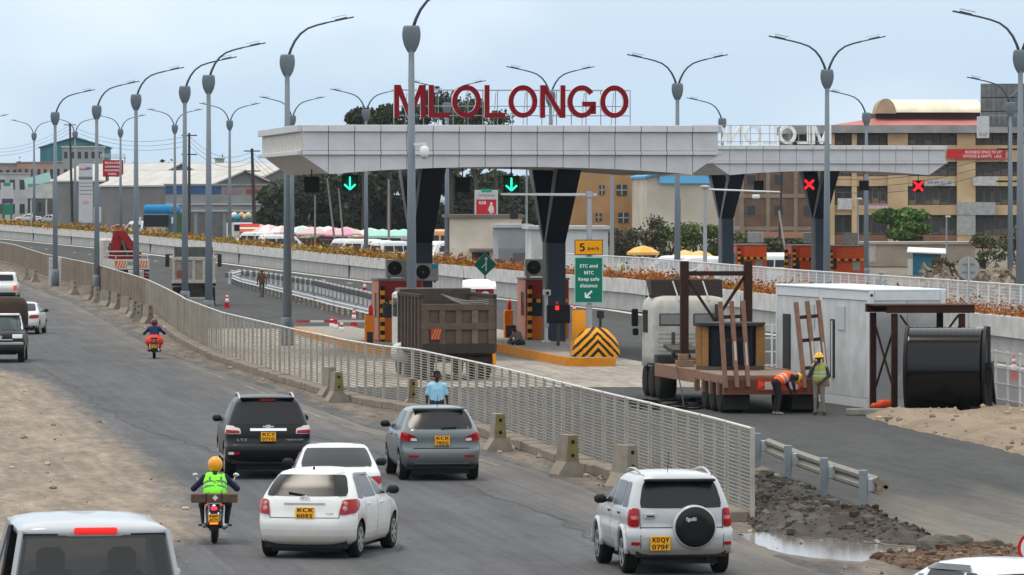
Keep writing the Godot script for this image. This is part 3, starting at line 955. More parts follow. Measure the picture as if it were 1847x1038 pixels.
func corner_car(trim: Material) -> void:
	# white hatchback whose roof shows in the bottom right corner
	var s := Shell.new()
	s.L = 4.1
	s.axles = [0.7, 3.2]
	s.belt = 0.95
	s.bow = 0.10
	s.sl = [[0.24, 0.2, 3.9, 0.76, 0.3, 0.5], [0.5, 0.0, 4.1, 0.84, 0.3, 0.5], [0.9, 0.1, 3.8, 0.84, 0.3, 0.5], [1.0, 0.15, 3.2, 0.82, 0.25, 0.4], [1.2, 0.30, 2.9, 0.74, 0.25, 0.4], [1.38, 0.5, 2.5, 0.65, 0.25, 0.4], [1.44, 0.58, 2.3, 0.59, 0.25, 0.3], [1.475, 0.75, 2.1, 0.46, 0.2, 0.3], [1.49, 1.0, 1.9, 0.3, 0.15, 0.2]]
	var d := 58.0
	var yaw := 0.42
	var at := gd(1772.0, d)
	at.y -= 0.06
	var t := thing("hatchback_car", "white car roof showing in the corner below the round red-rimmed sign", "car", at, yaw)
	part(t, "body", s.mesh(), paint(C(0.64, 0.66, 0.70)))
	part(t, "rear_window", s.patch(mbs(), 0, Q(-0.72, 1.02, 0.72, 1.02, 0.60, 1.40, -0.60, 1.40), 0.006, 10, 5, 0.05), dark_glass())
	saloon_windows(s, t, [[0.70, 1.08, 0.25, 0.1], [1.14, 2.0, 0.08, -0.03], [2.06, 3.05, 0.0, -0.66]], 1.0, 1.385, 0.03)
	for sg in [-1, 1]:
		part(t, "window_visor", s.patch(mbs(), sg, Q(1.1, 1.39, 2.6, 1.36, 2.3, 1.42, 1.2, 1.44), 0.02, 8, 1), mat(C(0.05, 0.05, 0.055), 0.2))
		part(t, "tail_light", s.patch(mbs(), 0, Q(0.62 * sg, 0.75, 0.83 * sg, 0.75, 0.82 * sg, 1.0, 0.66 * sg, 1.0), 0.012, 6, 4, 0.06), paint(C(0.34, 0.008, 0.012), ""))
		mirror(t, V(0.8 * sg, 1.05, L2(s, 2.8)), sg, trim)
	part(t, "underbody", mb0().mm(V(-0.6, 0.17, -1.8), V(0.6, 0.42, 1.8)), trim)
	var wm := wheel_meshes(0.31, 0.2, 6)
	for ax in s.axles:
		for sg in [-1, 1]: add_wheel(t, wm, V(sg * 0.73, 0.31, L2(s, ax)), mat(C(0.45, 0.45, 0.46), 0.35, 0.7))

func loaded_pickup(trim: Material, alloy: Material) -> void:
	# dark pickup that comes towards the camera under a brown load
	var yaw := PI + 0.05
	var at := gp(-2, 655) - fwd(yaw) * 2.5
	var t := thing("pickup_truck", "dark pickup facing the camera under a tall brown tarpaulin load", "pickup", at, yaw)
	var body := paint(C(0.012, 0.015, 0.017))
	var s := Shell.new()
	s.L = 5.0
	s.axles = [1.1, 4.05]
	s.wr = 0.39
	s.arch = 0.47
	s.base = 0.45
	s.belt = 1.1
	s.sl = [[0.45, 0.05, 4.8, 0.86, 0.1, 0.2], [0.6, 0.0, 4.98, 0.90, 0.1, 0.2], [0.95, 0.0, 5.0, 0.90, 0.1, 0.2], [1.12, 0.02, 4.9, 0.88, 0.1, 0.25], [1.18, 2.0, 3.6, 0.84, 0.1, 0.2], [1.4, 2.05, 3.35, 0.80, 0.1, 0.2], [1.68, 2.1, 2.95, 0.70, 0.12, 0.2], [1.76, 2.2, 2.8, 0.6, 0.12, 0.2]]
	part(t, "body", s.mesh(), body)
	part(t, "cab_roof", mbs().cbox(V(0, 1.76, L2(s, 2.52)), V(1.36, 0.1, 0.9), 0.04), paint(C(0.66, 0.66, 0.66)))
	part(t, "windscreen", s.patch(mbs(), 2, Q(-0.74, 1.2, 0.74, 1.2, 0.64, 1.66, -0.64, 1.66), 0.006, 8, 5, 0.03), mat(C(0.05, 0.07, 0.07), 0.06))
	saloon_windows(s, t, [[2.15, 3.35, 0.0, -0.4]], 1.18, 1.62, 0.0)
	for sg in [-1, 1]:
		part(t, "headlight", s.patch(mbs(), 2, R4(0.48 * sg, 0.92, 0.84 * sg, 1.06), 0.02, 5, 3), mat(C(0.6, 0.6, 0.6), 0.1))
		part(t, "front_pillar", mb0().bar(s.front(0.79 * sg, 1.2) + V(0, 0, -0.02), s.front(0.68 * sg, 1.7) + V(0, 0, -0.02), 0.06, 0.06), paint(C(0.66, 0.66, 0.66)))
		mirror(t, V(0.84 * sg, 1.25, L2(s, 3.3)), sg, trim)
	part(t, "grille", s.patch(mbs(), 2, R4(-0.44, 0.90, 0.44, 1.06), 0.015, 6, 3), trim)
	part(t, "grille_badge", mb0().box(s.front(0, 0.98) + V(0, 0, -0.03), V(0.2, 0.12, 0.03), 0, 0, 0.5), mat(C(0.6, 0.6, 0.6), 0.2, 0.8))
	part(t, "bull_bar", mb0().cbox(V(0, 0.72, -2.56), V(1.8, 0.12, 0.12), 0.03).cbox(V(0, 0.86, -2.58), V(1.0, 0.05, 0.05), 0.02), mat(C(0.3, 0.3, 0.3), 0.4))
	part(t, "bumper", mbs().cbox(V(0, 0.55, -2.5), V(1.82, 0.28, 0.3), 0.05), trim)
	part(t, "underbody", mb0().mm(V(-0.6, 0.3, -2.3), V(0.6, 0.6, 2.4)), trim)
	var wm := wheel_meshes(0.39, 0.25, 6)
	for ax in s.axles:
		for sg in [-1, 1]: add_wheel(t, wm, V(sg * 0.78, 0.39, L2(s, ax)), alloy)
	# the load
	var rings := []
	for q in [[1.0, 0.92, 1.1], [1.7, 0.95, 1.12], [2.15, 0.90, 1.08], [2.35, 0.78, 0.95], [2.42, 0.5, 0.6]]:
		var ring := PackedVector3Array()
		for k in 28:
			var a := TAU * k / 28
			var sx := signf(cos(a)) * pow(absf(cos(a)), 0.45)
			var sz := signf(sin(a)) * pow(absf(sin(a)), 0.45)
			var wob := 1.0 + 0.03 * noise.get_noise_3d(cos(a) * 3.0, q[0] * 3.0, sin(a) * 3.0)
			ring.append(V(sx * q[1] * wob, q[0], 1.25 + sz * q[2] * wob))
		rings.append(ring)
	var load_ := mbs().loft(rings, true, true)
	var lo := MeshInstance3D.new()
	lo.name = numbered("tarpaulin_load")
	lo.mesh = load_.done()
	lo.material_override = G(C(0.055, 0.040, 0.029), 0.9, 0.8)
	add_child(lo)
	lo.transform = Transform3D(Basis.from_euler(V(0, yaw, 0)), at)
	tag(lo, "tall brown tarpaulin-covered load on the dark pickup bed", "load")

func crew_pickup(trim: Material) -> void:
	var at := place_rear(3, 546, 0.05, 5.2)
	var t := thing("pickup_truck", "white double-cab pickup with a passenger sitting in its open bed", "pickup", at, 0.05)
	var white := paint(C(0.72, 0.72, 0.70))
	var s := Shell.new()
	s.L = 5.2
	s.axles = [1.1, 4.2]
	s.wr = 0.37
	s.arch = 0.44
	s.base = 0.42
	s.belt = 1.0
	s.sl = [[0.42, 0.05, 5.0, 0.85, 0.1, 0.3], [0.6, 0.0, 5.15, 0.88, 0.1, 0.3], [1.05, 0.0, 5.0, 0.88, 0.1, 0.3], [1.08, 1.75, 3.9, 0.85, 0.1, 0.2], [1.4, 1.8, 3.5, 0.80, 0.1, 0.2], [1.7, 1.9, 3.1, 0.70, 0.12, 0.2], [1.78, 2.0, 2.9, 0.6, 0.12, 0.2]]
	part(t, "body", s.mesh(), white)
	part(t, "rear_window", s.patch(mbs(), 0, Q(-0.62, 1.25, 0.62, 1.25, 0.56, 1.62, -0.56, 1.62), 0.006, 6, 4, 0.04), dark_glass())
	saloon_windows(s, t, [[1.95, 2.6, 0.0, 0.0], [2.7, 3.5, 0.0, -0.4]], 1.15, 1.62, 0.0)
	for sg in [-1, 1]:
		part(t, "tail_light", s.patch(mbs(), 0, R4(0.66 * sg, 0.72, 0.86 * sg, 1.0), 0.012, 4, 3), glow(C(0.8, 0.06, 0.03), 0.25))
		part(t, "bed_rail", mb0().bar(V(0.84 * sg, 1.07, 2.5), V(0.84 * sg, 1.07, 0.9), 0.06, 0.08), white)
	part(t, "step_bumper", mb0().cbox(V(0, 0.5, 2.66), V(1.6, 0.2, 0.18), 0.03), trim)
	for k in 3: part(t, "beacon", mbs().lathe(V(-0.35 + k * 0.4, 1.78, 0.3), Vector3.UP, [[0.1, 0.0], [0.09, 0.1], [0.03, 0.14]], 10), mat(C(0.35, 0.2, 0.15), 0.4))
	part(t, "underbody", mb0().mm(V(-0.6, 0.3, -2.3), V(0.6, 0.55, 2.5)), trim)
	var wm := wheel_meshes(0.37, 0.24, 6)
	for ax in s.axles:
		for sg in [-1, 1]: add_wheel(t, wm, V(sg * 0.76, 0.37, L2(s, ax)), mat(C(0.3, 0.3, 0.3), 0.5))

# ---------------------------------------------------------------- people: one skin drawn round a skeleton of tapered bones
func nets(mb: MB, bones: Array, cell: float, blend: float) -> void:      # bone: [from, to, radius, radius, colour]
	var lo := V(1e9, 1e9, 1e9)
	var hi := -lo
	for b in bones:
		for e in [0, 1]:
			var r: float = b[2 + e] + cell * 3.0
			lo = lo.min(b[e] - Vector3.ONE * r)
			hi = hi.max(b[e] + Vector3.ONE * r)
	var nx := int((hi.x - lo.x) / cell) + 2
	var ny := int((hi.y - lo.y) / cell) + 2
	var nz := int((hi.z - lo.z) / cell) + 2
	var f := PackedFloat32Array()
	f.resize(nx * ny * nz)
	f.fill(1.0)
	var near := f.duplicate()
	var who := PackedInt32Array()
	who.resize(f.size())
	for bi in bones.size():
		var b: Array = bones[bi]
		var a: Vector3 = b[0]
		var ab: Vector3 = b[1] - a
		var l2 := maxf(ab.length_squared(), 1e-8)
		var pad: float = maxf(b[2], b[3]) + cell * 2.5 + blend
		var p0 := ((a.min(b[1]) - Vector3.ONE * pad) - lo) / cell
		var p1 := ((a.max(b[1]) + Vector3.ONE * pad) - lo) / cell
		for z in range(maxi(0, int(p0.z)), mini(nz, int(p1.z) + 2)):
			for y in range(maxi(0, int(p0.y)), mini(ny, int(p1.y) + 2)):
				var row := (z * ny + y) * nx
				for x in range(maxi(0, int(p0.x)), mini(nx, int(p1.x) + 2)):
					var p := lo + V(x, y, z) * cell
					var t := clampf((p - a).dot(ab) / l2, 0.0, 1.0)
					var d := p.distance_to(a + ab * t) - lerpf(b[2], b[3], t)
					var i := row + x
					if d < near[i]:
						near[i] = d
						who[i] = bi
					var o := f[i]
					var h := maxf(blend - absf(o - d), 0.0) / blend
					f[i] = minf(o, d) - h * h * blend * 0.25
	var at := PackedInt32Array()
	at.resize(f.size())
	at.fill(-1)
	var vs := PackedVector3Array()
	var cs := PackedColorArray()
	var off := [0, 1, nx, nx + 1, nx * ny, nx * ny + 1, nx * ny + nx, nx * ny + nx + 1]
	var edges := [[0, 1], [2, 3], [4, 5], [6, 7], [0, 2], [1, 3], [4, 6], [5, 7], [0, 4], [1, 5], [2, 6], [3, 7]]
	for z in nz - 1:
		for y in ny - 1:
			for x in nx - 1:
				var i := (z * ny + y) * nx + x
				if f[i] > cell * 2.5: continue
				var mask := 0
				for k in 8:
					if f[i + off[k]] < 0.0: mask |= 1 << k
				if mask == 0 or mask == 255: continue
				var s := Vector3.ZERO
				var n := 0
				for e in edges:
					var va := f[i + off[e[0]]]
					var vb := f[i + off[e[1]]]
					if (va < 0.0) != (vb < 0.0):
						var t := va / (va - vb)
						var pa := V(e[0] & 1, (e[0] >> 1) & 1, e[0] >> 2)
						var pb := V(e[1] & 1, (e[1] >> 1) & 1, e[1] >> 2)
						s += pa.lerp(pb, t)
						n += 1
				at[i] = vs.size()
				vs.append(lo + (V(x, y, z) + s / n) * cell)
				cs.append(bones[who[i]][4])
	var steps := [[1, nx, nx * ny], [nx, nx * ny, 1], [nx * ny, 1, nx]]
	for z in range(1, nz - 1):
		for y in range(1, ny - 1):
			for x in range(1, nx - 1):
				var i := (z * ny + y) * nx + x
				if f[i] > cell * 2.5: continue
				for s in steps:
					var a := f[i] < 0.0
					if a == (f[i + s[0]] < 0.0): continue
					var q := [at[i], at[i - s[1]], at[i - s[1] - s[2]], at[i - s[2]]]
					if q[0] < 0 or q[1] < 0 or q[2] < 0 or q[3] < 0: continue
					if a: q.reverse()
					for k in [0, 1, 2, 0, 2, 3]:
						mb.st.set_color(cs[q[k]])
						mb.st.add_vertex(vs[q[k]])

func mirror_x(v: Vector3, s: float) -> Vector3:
	return V(v.x * s, v.y, v.z)

func hand(mb: MB, wrist: Vector3, to: Vector3, side: float, curl: float, skin: Color) -> void:
	var f := (to - wrist).normalized()
	var acr := f.cross(V(0, 0, 1) if absf(f.z) < 0.8 else V(0, 1, 0)).normalized() * side
	var palm := acr.cross(f).normalized() * side
	var bones := [[wrist, wrist + f * 0.05, 0.026, 0.03, skin]]
	for k in 4:
		var o := (k - 1.5) * 0.02
		var kn := wrist + f * (0.09 - absf(k - 1.2) * 0.004) + acr * o
		var ln: float = [0.068, 0.076, 0.07, 0.055][k]
		var mid := kn + (f * cos(curl) + palm * sin(curl)) * ln * 0.5
		bones.append([wrist + f * 0.03 + acr * o * 0.7, kn, 0.016, 0.012, skin])
		bones.append([kn, mid, 0.011, 0.010, skin])
		bones.append([mid, mid + (f * cos(curl * 2.0) + palm * sin(curl * 2.0)) * ln * 0.5, 0.010, 0.008, skin])
	var th := wrist + f * 0.025 - acr * 0.028
	bones.append([th, th + f * 0.035 - acr * 0.022 + palm * 0.01, 0.014, 0.011, skin])
	bones.append([th + f * 0.035 - acr * 0.022 + palm * 0.01, th + f * 0.065 - acr * 0.02 + palm * 0.02, 0.011, 0.009, skin])
	nets(mb, bones, 0.0085, 0.008)

# j: joints in the person's own axes (facing -z). Colours: top, sleeve, trousers, shoes, skin
func person(label: String, at: Vector3, yaw: float, j: Dictionary, c: Dictionary, group := "") -> Node3D:
	var t := thing("person", label, "person", at, yaw, group)
	var top: Color = c.top
	var bones := []
	var pel: Vector3 = j.pelvis
	var che: Vector3 = j.chest
	var nek: Vector3 = j.neck
	var hed: Vector3 = j.head
	var side := rt2(j.get("turn", 0.0))
	bones.append([pel + side * 0.07, che.lerp(pel, 0.45) + side * 0.06, 0.115, 0.11, c.pants])
	bones.append([pel - side * 0.07, che.lerp(pel, 0.45) - side * 0.06, 0.115, 0.11, c.pants])
	bones.append([pel.lerp(che, 0.25) + side * 0.06, che + side * 0.07, 0.118, 0.125, top])
	bones.append([pel.lerp(che, 0.25) - side * 0.06, che - side * 0.07, 0.118, 0.125, top])
	bones.append([che + side * 0.12 + (nek - che) * 0.55, che - side * 0.12 + (nek - che) * 0.55, 0.085, 0.085, top])
	bones.append([nek + (che - nek) * 0.25, hed, 0.06, 0.052, c.skin])
	var stray := []
	for s in [1.0, -1.0]:
		var L := "r" if s > 0 else "l"
		var sh: Vector3 = j.get("sh_" + L, che + side * 0.185 * s + (nek - che) * 0.5)
		var el: Vector3 = j["el_" + L]
		var wr: Vector3 = j["wr_" + L]
		bones.append([che + side * 0.1 * s + (nek - che) * 0.45, sh, 0.085, 0.07, top])
		if c.get("short", false):
			bones.append([sh, sh.lerp(el, 0.75), 0.066, 0.062, top])
			bones.append([sh.lerp(el, 0.7), el, 0.045, 0.04, c.skin])
			bones.append([el, wr, 0.041, 0.028, c.skin])
		else:
			bones.append([sh, el, 0.062, 0.05, c.get("sleeve", top)])
			bones.append([el, wr, 0.05, 0.036, c.get("sleeve", top)])
		stray.append([wr, wr + (wr - el).normalized() * 0.1, s])
		var hp: Vector3 = pel + side * 0.095 * s - V(0, 0.02, 0)
		var kn: Vector3 = j["kn_" + L]
		var an: Vector3 = j["an_" + L]
		bones.append([hp, kn, 0.088, 0.06, c.pants])
		bones.append([kn, an, 0.058, 0.045, c.pants])
		var toe: Vector3 = j.get("toe_" + L, an + V(0, -0.05, -0.16))
		bones.append([an + V(0, -0.035, 0.02), toe, 0.042, 0.036, c.shoes])
	var mb := mbs()
	nets(mb, bones, 0.021, 0.035)
	for h in stray: hand(mb, h[0], h[1], h[2], 0.5, c.skin)
	# head
	var up := (hed - nek).normalized()
	var look: Vector3 = j.get("look", V(0, 0, -1))
	look = look.slide(up).normalized() if absf(look.dot(up)) < 0.95 else look
	var rx := look.cross(up).normalized()
	var H := func(x: float, y: float, z: float) -> Vector3: return hed + rx * x + up * y + look * z
	var sk: Color = c.skin
	nets(mb, [[H.call(0, 0.055, -0.015), H.call(0, 0.05, 0.015), 0.088, 0.083, sk], [H.call(0, -0.03, 0.03), H.call(0, -0.065, 0.05), 0.062, 0.042, sk], [H.call(0, 0.03, 0.09), H.call(0, -0.005, 0.108), 0.012, 0.017, sk],
		[H.call(-0.02, -0.04, 0.088), H.call(0.02, -0.04, 0.088), 0.013, 0.013, sk.darkened(0.25)], [H.call(0.086, 0.03, 0), H.call(0.086, -0.01, 0.0), 0.016, 0.013, sk], [H.call(-0.086, 0.03, 0), H.call(-0.086, -0.01, 0.0), 0.016, 0.013, sk]], 0.011, 0.02)
	part(t, "body", mb, vmat(0.85))
	var ey := mbs()
	for s in [-1.0, 1.0]: ey.ell(H.call(0.032 * s, 0.03, 0.082), Vector3.ONE * 0.011, 8, 5)
	part(t, "eyes", ey, mat(C(0.25, 0.22, 0.2), 0.3))
	if c.has("helmet"):
		var hm := mbs()
		var rings := []
		for k in 8:
			var a := k / 7.0 * PI / 2
			var ring := PackedVector3Array()
			for q in 20:
				var w := TAU * q / 20
				ring.append(H.call(cos(w) * 0.125 * cos(a), 0.055 + 0.115 * sin(a), sin(w) * 0.145 * cos(a) - 0.0))
			rings.append(ring)
		hm.loft(rings, true, true)
		if not c.get("full", false):
			hm.lathe(H.call(0, 0.05, 0.04), up, [[0.14, 0.0], [0.155, 0.004], [0.15, 0.016], [0.12, 0.02]], 20)
			hm.tube([H.call(0, 0.16, -0.12), H.call(0, 0.178, 0), H.call(0, 0.16, 0.12)], 0.012, 6)
		else:
			hm.ell(H.call(0, 0.035, -0.005), V(0.135, 0.15, 0.15), 18, 12)
		part(t, "helmet", hm, paint(c.helmet, ""))
		if c.get("full", false):
			part(t, "visor", mbs().ell(H.call(0, 0.03, 0.045), V(0.118, 0.062, 0.115), 14, 8), dark_glass())
	elif c.has("hair"):
		part(t, "hair", mbs().ell(H.call(0, 0.075, -0.02), V(0.096, 0.085, 0.108), 14, 8), mat(c.hair, 0.95))
	if c.has("vest"):
		var vb := mbs()
		var vc: Color = c.vest
		var band: Color = c.get("band", C(0.45, 0.46, 0.46))
		var dn := che - pel
		var bs := []
		for s in [1.0, -1.0]:
			for seg in [[0.22, 0.36, vc], [0.36, 0.44, band], [0.44, 0.66, vc], [0.66, 0.74, band], [0.74, 1.02, vc]]:
				bs.append([pel + dn * seg[0] + side * 0.06 * s, pel + dn * seg[1] + side * 0.07 * s, 0.134, 0.139, seg[2]])
			bs.append([che + side * 0.07 * s, che + side * 0.10 * s + (nek - che) * 0.62, 0.135, 0.09, band if s > 0 else vc])
			bs.append([che + side * 0.12 * s + (nek - che) * 0.5, che + side * 0.06 * s + (nek - che) * 0.75, 0.095, 0.07, vc])
		nets(vb, bs, 0.021, 0.03)
		part(t, "safety_vest", vb, vmat(0.75))
	return t

func rt2(a: float) -> Vector3:
	return V(cos(a), 0, -sin(a))

func standing(over := {}) -> Dictionary:
	var j := {"pelvis": V(0, 0.96, 0), "chest": V(0, 1.30, 0), "neck": V(0, 1.49, 0.0), "head": V(0, 1.63, -0.02), "el_r": V(0.25, 1.14, 0.03), "el_l": V(-0.25, 1.14, 0.03), "wr_r": V(0.27, 0.90, -0.05), "wr_l": V(-0.27, 0.90, -0.05),
		"kn_r": V(0.10, 0.51, -0.02), "kn_l": V(-0.10, 0.51, -0.02), "an_r": V(0.11, 0.09, 0.02), "an_l": V(-0.11, 0.09, 0.02)}
	j.merge(over, true)
	return j

const SKIN := Color(0.055, 0.032, 0.02)

func people() -> void:
	var dark := C(0.03, 0.03, 0.035)
	# man in the blue shirt on the verge, facing the camera
	person("man in a light blue short-sleeved shirt standing on the verge by the fence", gp(788, 795), PI + 0.1, standing(), {"top": C(0.30, 0.56, 0.72), "short": true, "pants": C(0.03, 0.035, 0.06), "shoes": dark, "skin": SKIN, "hair": C(0.01, 0.01, 0.01)})
	# man in brown walking away along the guard rail
	person("man in a brown jacket and orange cap walking beside the curved guard rail", gp(472, 537), 0.15, standing({"an_l": V(-0.09, 0.16, 0.32), "kn_l": V(-0.1, 0.53, 0.03), "an_r": V(0.08, 0.09, -0.12), "kn_r": V(0.1, 0.52, -0.1), "toe_l": V(-0.09, 0.07, 0.2), "el_r": V(0.27, 1.15, 0.1), "el_l": V(-0.27, 1.15, -0.05)}),
		{"top": C(0.11, 0.05, 0.025), "pants": C(0.07, 0.065, 0.07), "shoes": dark, "skin": SKIN, "helmet": C(0.5, 0.16, 0.03)})
	# worker who bends over the end of the trailer
	person("worker in an orange vest and yellow hard hat bending over the trailer end", gp(1402, 749), -1.15, {"pelvis": V(0, 0.93, 0.02), "chest": V(0, 1.10, -0.30), "neck": V(0, 1.10, -0.48), "head": V(0, 1.07, -0.61), "look": V(0, -0.9, -0.4), "el_r": V(0.22, 0.88, -0.42), "el_l": V(-0.22, 0.88, -0.42), "wr_r": V(0.14, 0.68, -0.50), "wr_l": V(-0.14, 0.68, -0.50),
		"kn_r": V(0.11, 0.50, -0.04), "kn_l": V(-0.11, 0.50, -0.06), "an_r": V(0.12, 0.09, 0.04), "an_l": V(-0.12, 0.09, 0.02)}, {"top": C(0.02, 0.025, 0.05), "pants": C(0.02, 0.02, 0.025), "shoes": C(0.25, 0.22, 0.2), "skin": SKIN, "helmet": C(0.75, 0.42, 0.01), "vest": C(0.85, 0.10, 0.015)})
	person("worker in a yellow-green vest and yellow hard hat holding a phone to his face", gp(1478, 750), PI - 0.2, standing({"el_r": V(0.27, 1.12, -0.10), "wr_r": V(0.10, 1.42, -0.22), "el_l": V(-0.29, 1.13, 0.02), "wr_l": V(-0.12, 0.98, -0.22), "an_l": V(-0.16, 0.09, 0.0)}),
		{"top": C(0.27, 0.23, 0.16), "sleeve": C(0.04, 0.04, 0.04), "pants": C(0.17, 0.16, 0.13), "shoes": dark, "skin": SKIN, "helmet": C(0.75, 0.42, 0.01), "vest": C(0.31, 0.36, 0.09)})
	# crouching on the kerb of the island
	person("man crouching on the yellow island kerb beside the orange booth", gp(938, 638), 2.2, {"pelvis": V(0, 0.42, 0.08), "chest": V(0, 0.72, -0.12), "neck": V(0, 0.88, -0.2), "head": V(0, 0.98, -0.28), "look": V(0, -0.5, -0.8), "el_r": V(0.25, 0.6, -0.28), "el_l": V(-0.25, 0.6, -0.28), "wr_r": V(0.12, 0.48, -0.48), "wr_l": V(-0.12, 0.48, -0.48),
		"kn_r": V(0.14, 0.52, -0.36), "kn_l": V(-0.14, 0.52, -0.36), "an_r": V(0.12, 0.1, -0.08), "an_l": V(-0.12, 0.1, -0.08)}, {"top": C(0.14, 0.12, 0.11), "pants": dark, "shoes": dark, "skin": SKIN, "hair": C(0.01, 0.01, 0.01)})
	var back := wp(1119, 505, 318.0)
	person("worker in a lime vest beyond the flower planters near the yellow parasol", V(back.x, 0.95, back.z), 2.6, standing(), {"top": dark, "pants": dark, "shoes": dark, "skin": SKIN, "hair": C(0.01, 0.01, 0.01), "vest": C(0.50, 0.70, 0.05)})
	var b2 := wp(1192, 520, 300.0)
	person("worker in a yellow hard hat showing above the dark truck roof deflector", V(b2.x, 0.45, b2.z), 2.9, standing(), {"top": C(0.4, 0.2, 0.02), "pants": dark, "shoes": dark, "skin": SKIN, "helmet": C(0.75, 0.42, 0.01)})
	var b3 := wp(1590, 540, 238.0)
	person("person in a blue jacket standing behind the median fence by the orange booth", V(b3.x, 1.25, b3.z), 0.4, standing(), {"top": C(0.07, 0.09, 0.14), "pants": dark, "shoes": dark, "skin": SKIN, "hair": C(0.25, 0.25, 0.25)})
	# passenger in the white pickup
	var pk := gp(19, 545) + fwd(0.05) * 1.2
	person("passenger in black with a red cap sitting in the white pickup bed", pk + V(0, 0.62, 0), 0.3, {"pelvis": V(0, 0.45, 0.0), "chest": V(0, 0.80, -0.03), "neck": V(0, 0.98, -0.04), "head": V(0, 1.12, -0.06), "el_r": V(0.25, 0.66, -0.1), "el_l": V(-0.25, 0.66, -0.1), "wr_r": V(0.15, 0.5, -0.3), "wr_l": V(-0.15, 0.5, -0.3),
		"kn_r": V(0.12, 0.5, -0.42), "kn_l": V(-0.12, 0.5, -0.42), "an_r": V(0.12, 0.08, -0.45), "an_l": V(-0.12, 0.08, -0.45)}, {"top": dark, "pants": dark, "shoes": dark, "skin": SKIN, "helmet": C(0.25, 0.03, 0.03)})

func bikes() -> void:
	var a := gp(385, 984) + fwd(0.03) * 0.95
	var bike := motorcycle("motorcycle", "black motorcycle with lit tail lamp at the dirt edge by the white hatchback", a, 0.03, ["KMF", "417Y"], true)
	var box := thing("carried_box", "long brown cardboard box strapped crosswise behind the green-vested rider", "box", a, 0.03)
	part(box, "carton", mb0().cbox(V(0.0, 0.82, 0.62), V(0.83, 0.155, 0.3), 0.01), G(C(0.13, 0.085, 0.055), 0.9, 1.5))
	part(box, "strap", mb0().box(V(-0.14, 0.82, 0.62), V(0.03, 0.162, 0.31)).box(V(0.14, 0.82, 0.62), V(0.025, 0.162, 0.31)), mat(C(0.03, 0.03, 0.03), 0.8))
	part(box, "sticker", mb0().box(V(0.02, 0.83, 0.772), V(0.075, 0.075, 0.004), 0, 0, PI / 4), mat(C(0.6, 0.58, 0.56), 0.6))
	var ride := {"pelvis": V(0, 0.81, 0.26), "chest": V(0, 1.07, 0.05), "neck": V(0, 1.22, -0.04), "head": V(0, 1.35, -0.09), "el_r": V(0.39, 0.95, -0.12), "el_l": V(-0.39, 0.95, -0.12), "wr_r": V(0.36, 0.98, -0.42), "wr_l": V(-0.36, 0.98, -0.42),
		"kn_r": V(0.24, 0.66, -0.16), "kn_l": V(-0.24, 0.66, -0.16), "an_r": V(0.2, 0.32, 0.04), "an_l": V(-0.2, 0.32, 0.04)}
	var rider := person("rider in a lime green vest and yellow helmet on the motorcycle with the box", a, 0.03, ride, {"top": C(0.02, 0.022, 0.06), "pants": C(0.012, 0.012, 0.016), "shoes": C(0.3, 0.3, 0.3), "skin": SKIN, "helmet": C(0.72, 0.30, 0.01), "full": true, "vest": C(0.22, 0.80, 0.05), "band": C(0.10, 0.16, 0.10)})
	var logo := []
	for k in 13: logo.append(V(0.04 + cos(0.6 + k * 0.42) * 0.05, 1.07 + sin(0.6 + k * 0.42) * 0.045, 0.235))
	logo.append(V(0.07, 1.07, 0.235))
	part(rider, "vest_emblem", mb0().tube(logo, 0.007, 5), mat(C(0.05, 0.12, 0.03), 0.7))
	part(rider, "vest_strap", mb0().bar(V(-0.10, 0.88, 0.345), V(-0.09, 1.18, 0.155), 0.035, 0.01, V(0, 0, 1)).bar(V(0.12, 0.88, 0.345), V(0.11, 1.18, 0.155), 0.035, 0.01, V(0, 0, 1)), mat(C(0.10, 0.16, 0.10), 0.6))
	a = gp(277, 648) + fwd(0.05) * 0.95
	bike = motorcycle("motorcycle", "motorcycle riding along the fence kerb, orange sheet round its seat", a, 0.05, ["KME", "206B"], false)
	part(bike, "leg_cover", mbs().ell(V(0, 0.66, 0.18), V(0.36, 0.25, 0.42), 16, 10), G(C(0.80, 0.06, 0.025), 0.75, 1.5))
	person("rider in a dark blue jacket, red scarf and red helmet near the fence", a, 0.05, ride, {"top": C(0.012, 0.02, 0.08), "pants": C(0.75, 0.06, 0.03), "shoes": C(0.02, 0.02, 0.02), "skin": C(0.35, 0.02, 0.02), "helmet": C(0.12, 0.01, 0.015), "full": true})

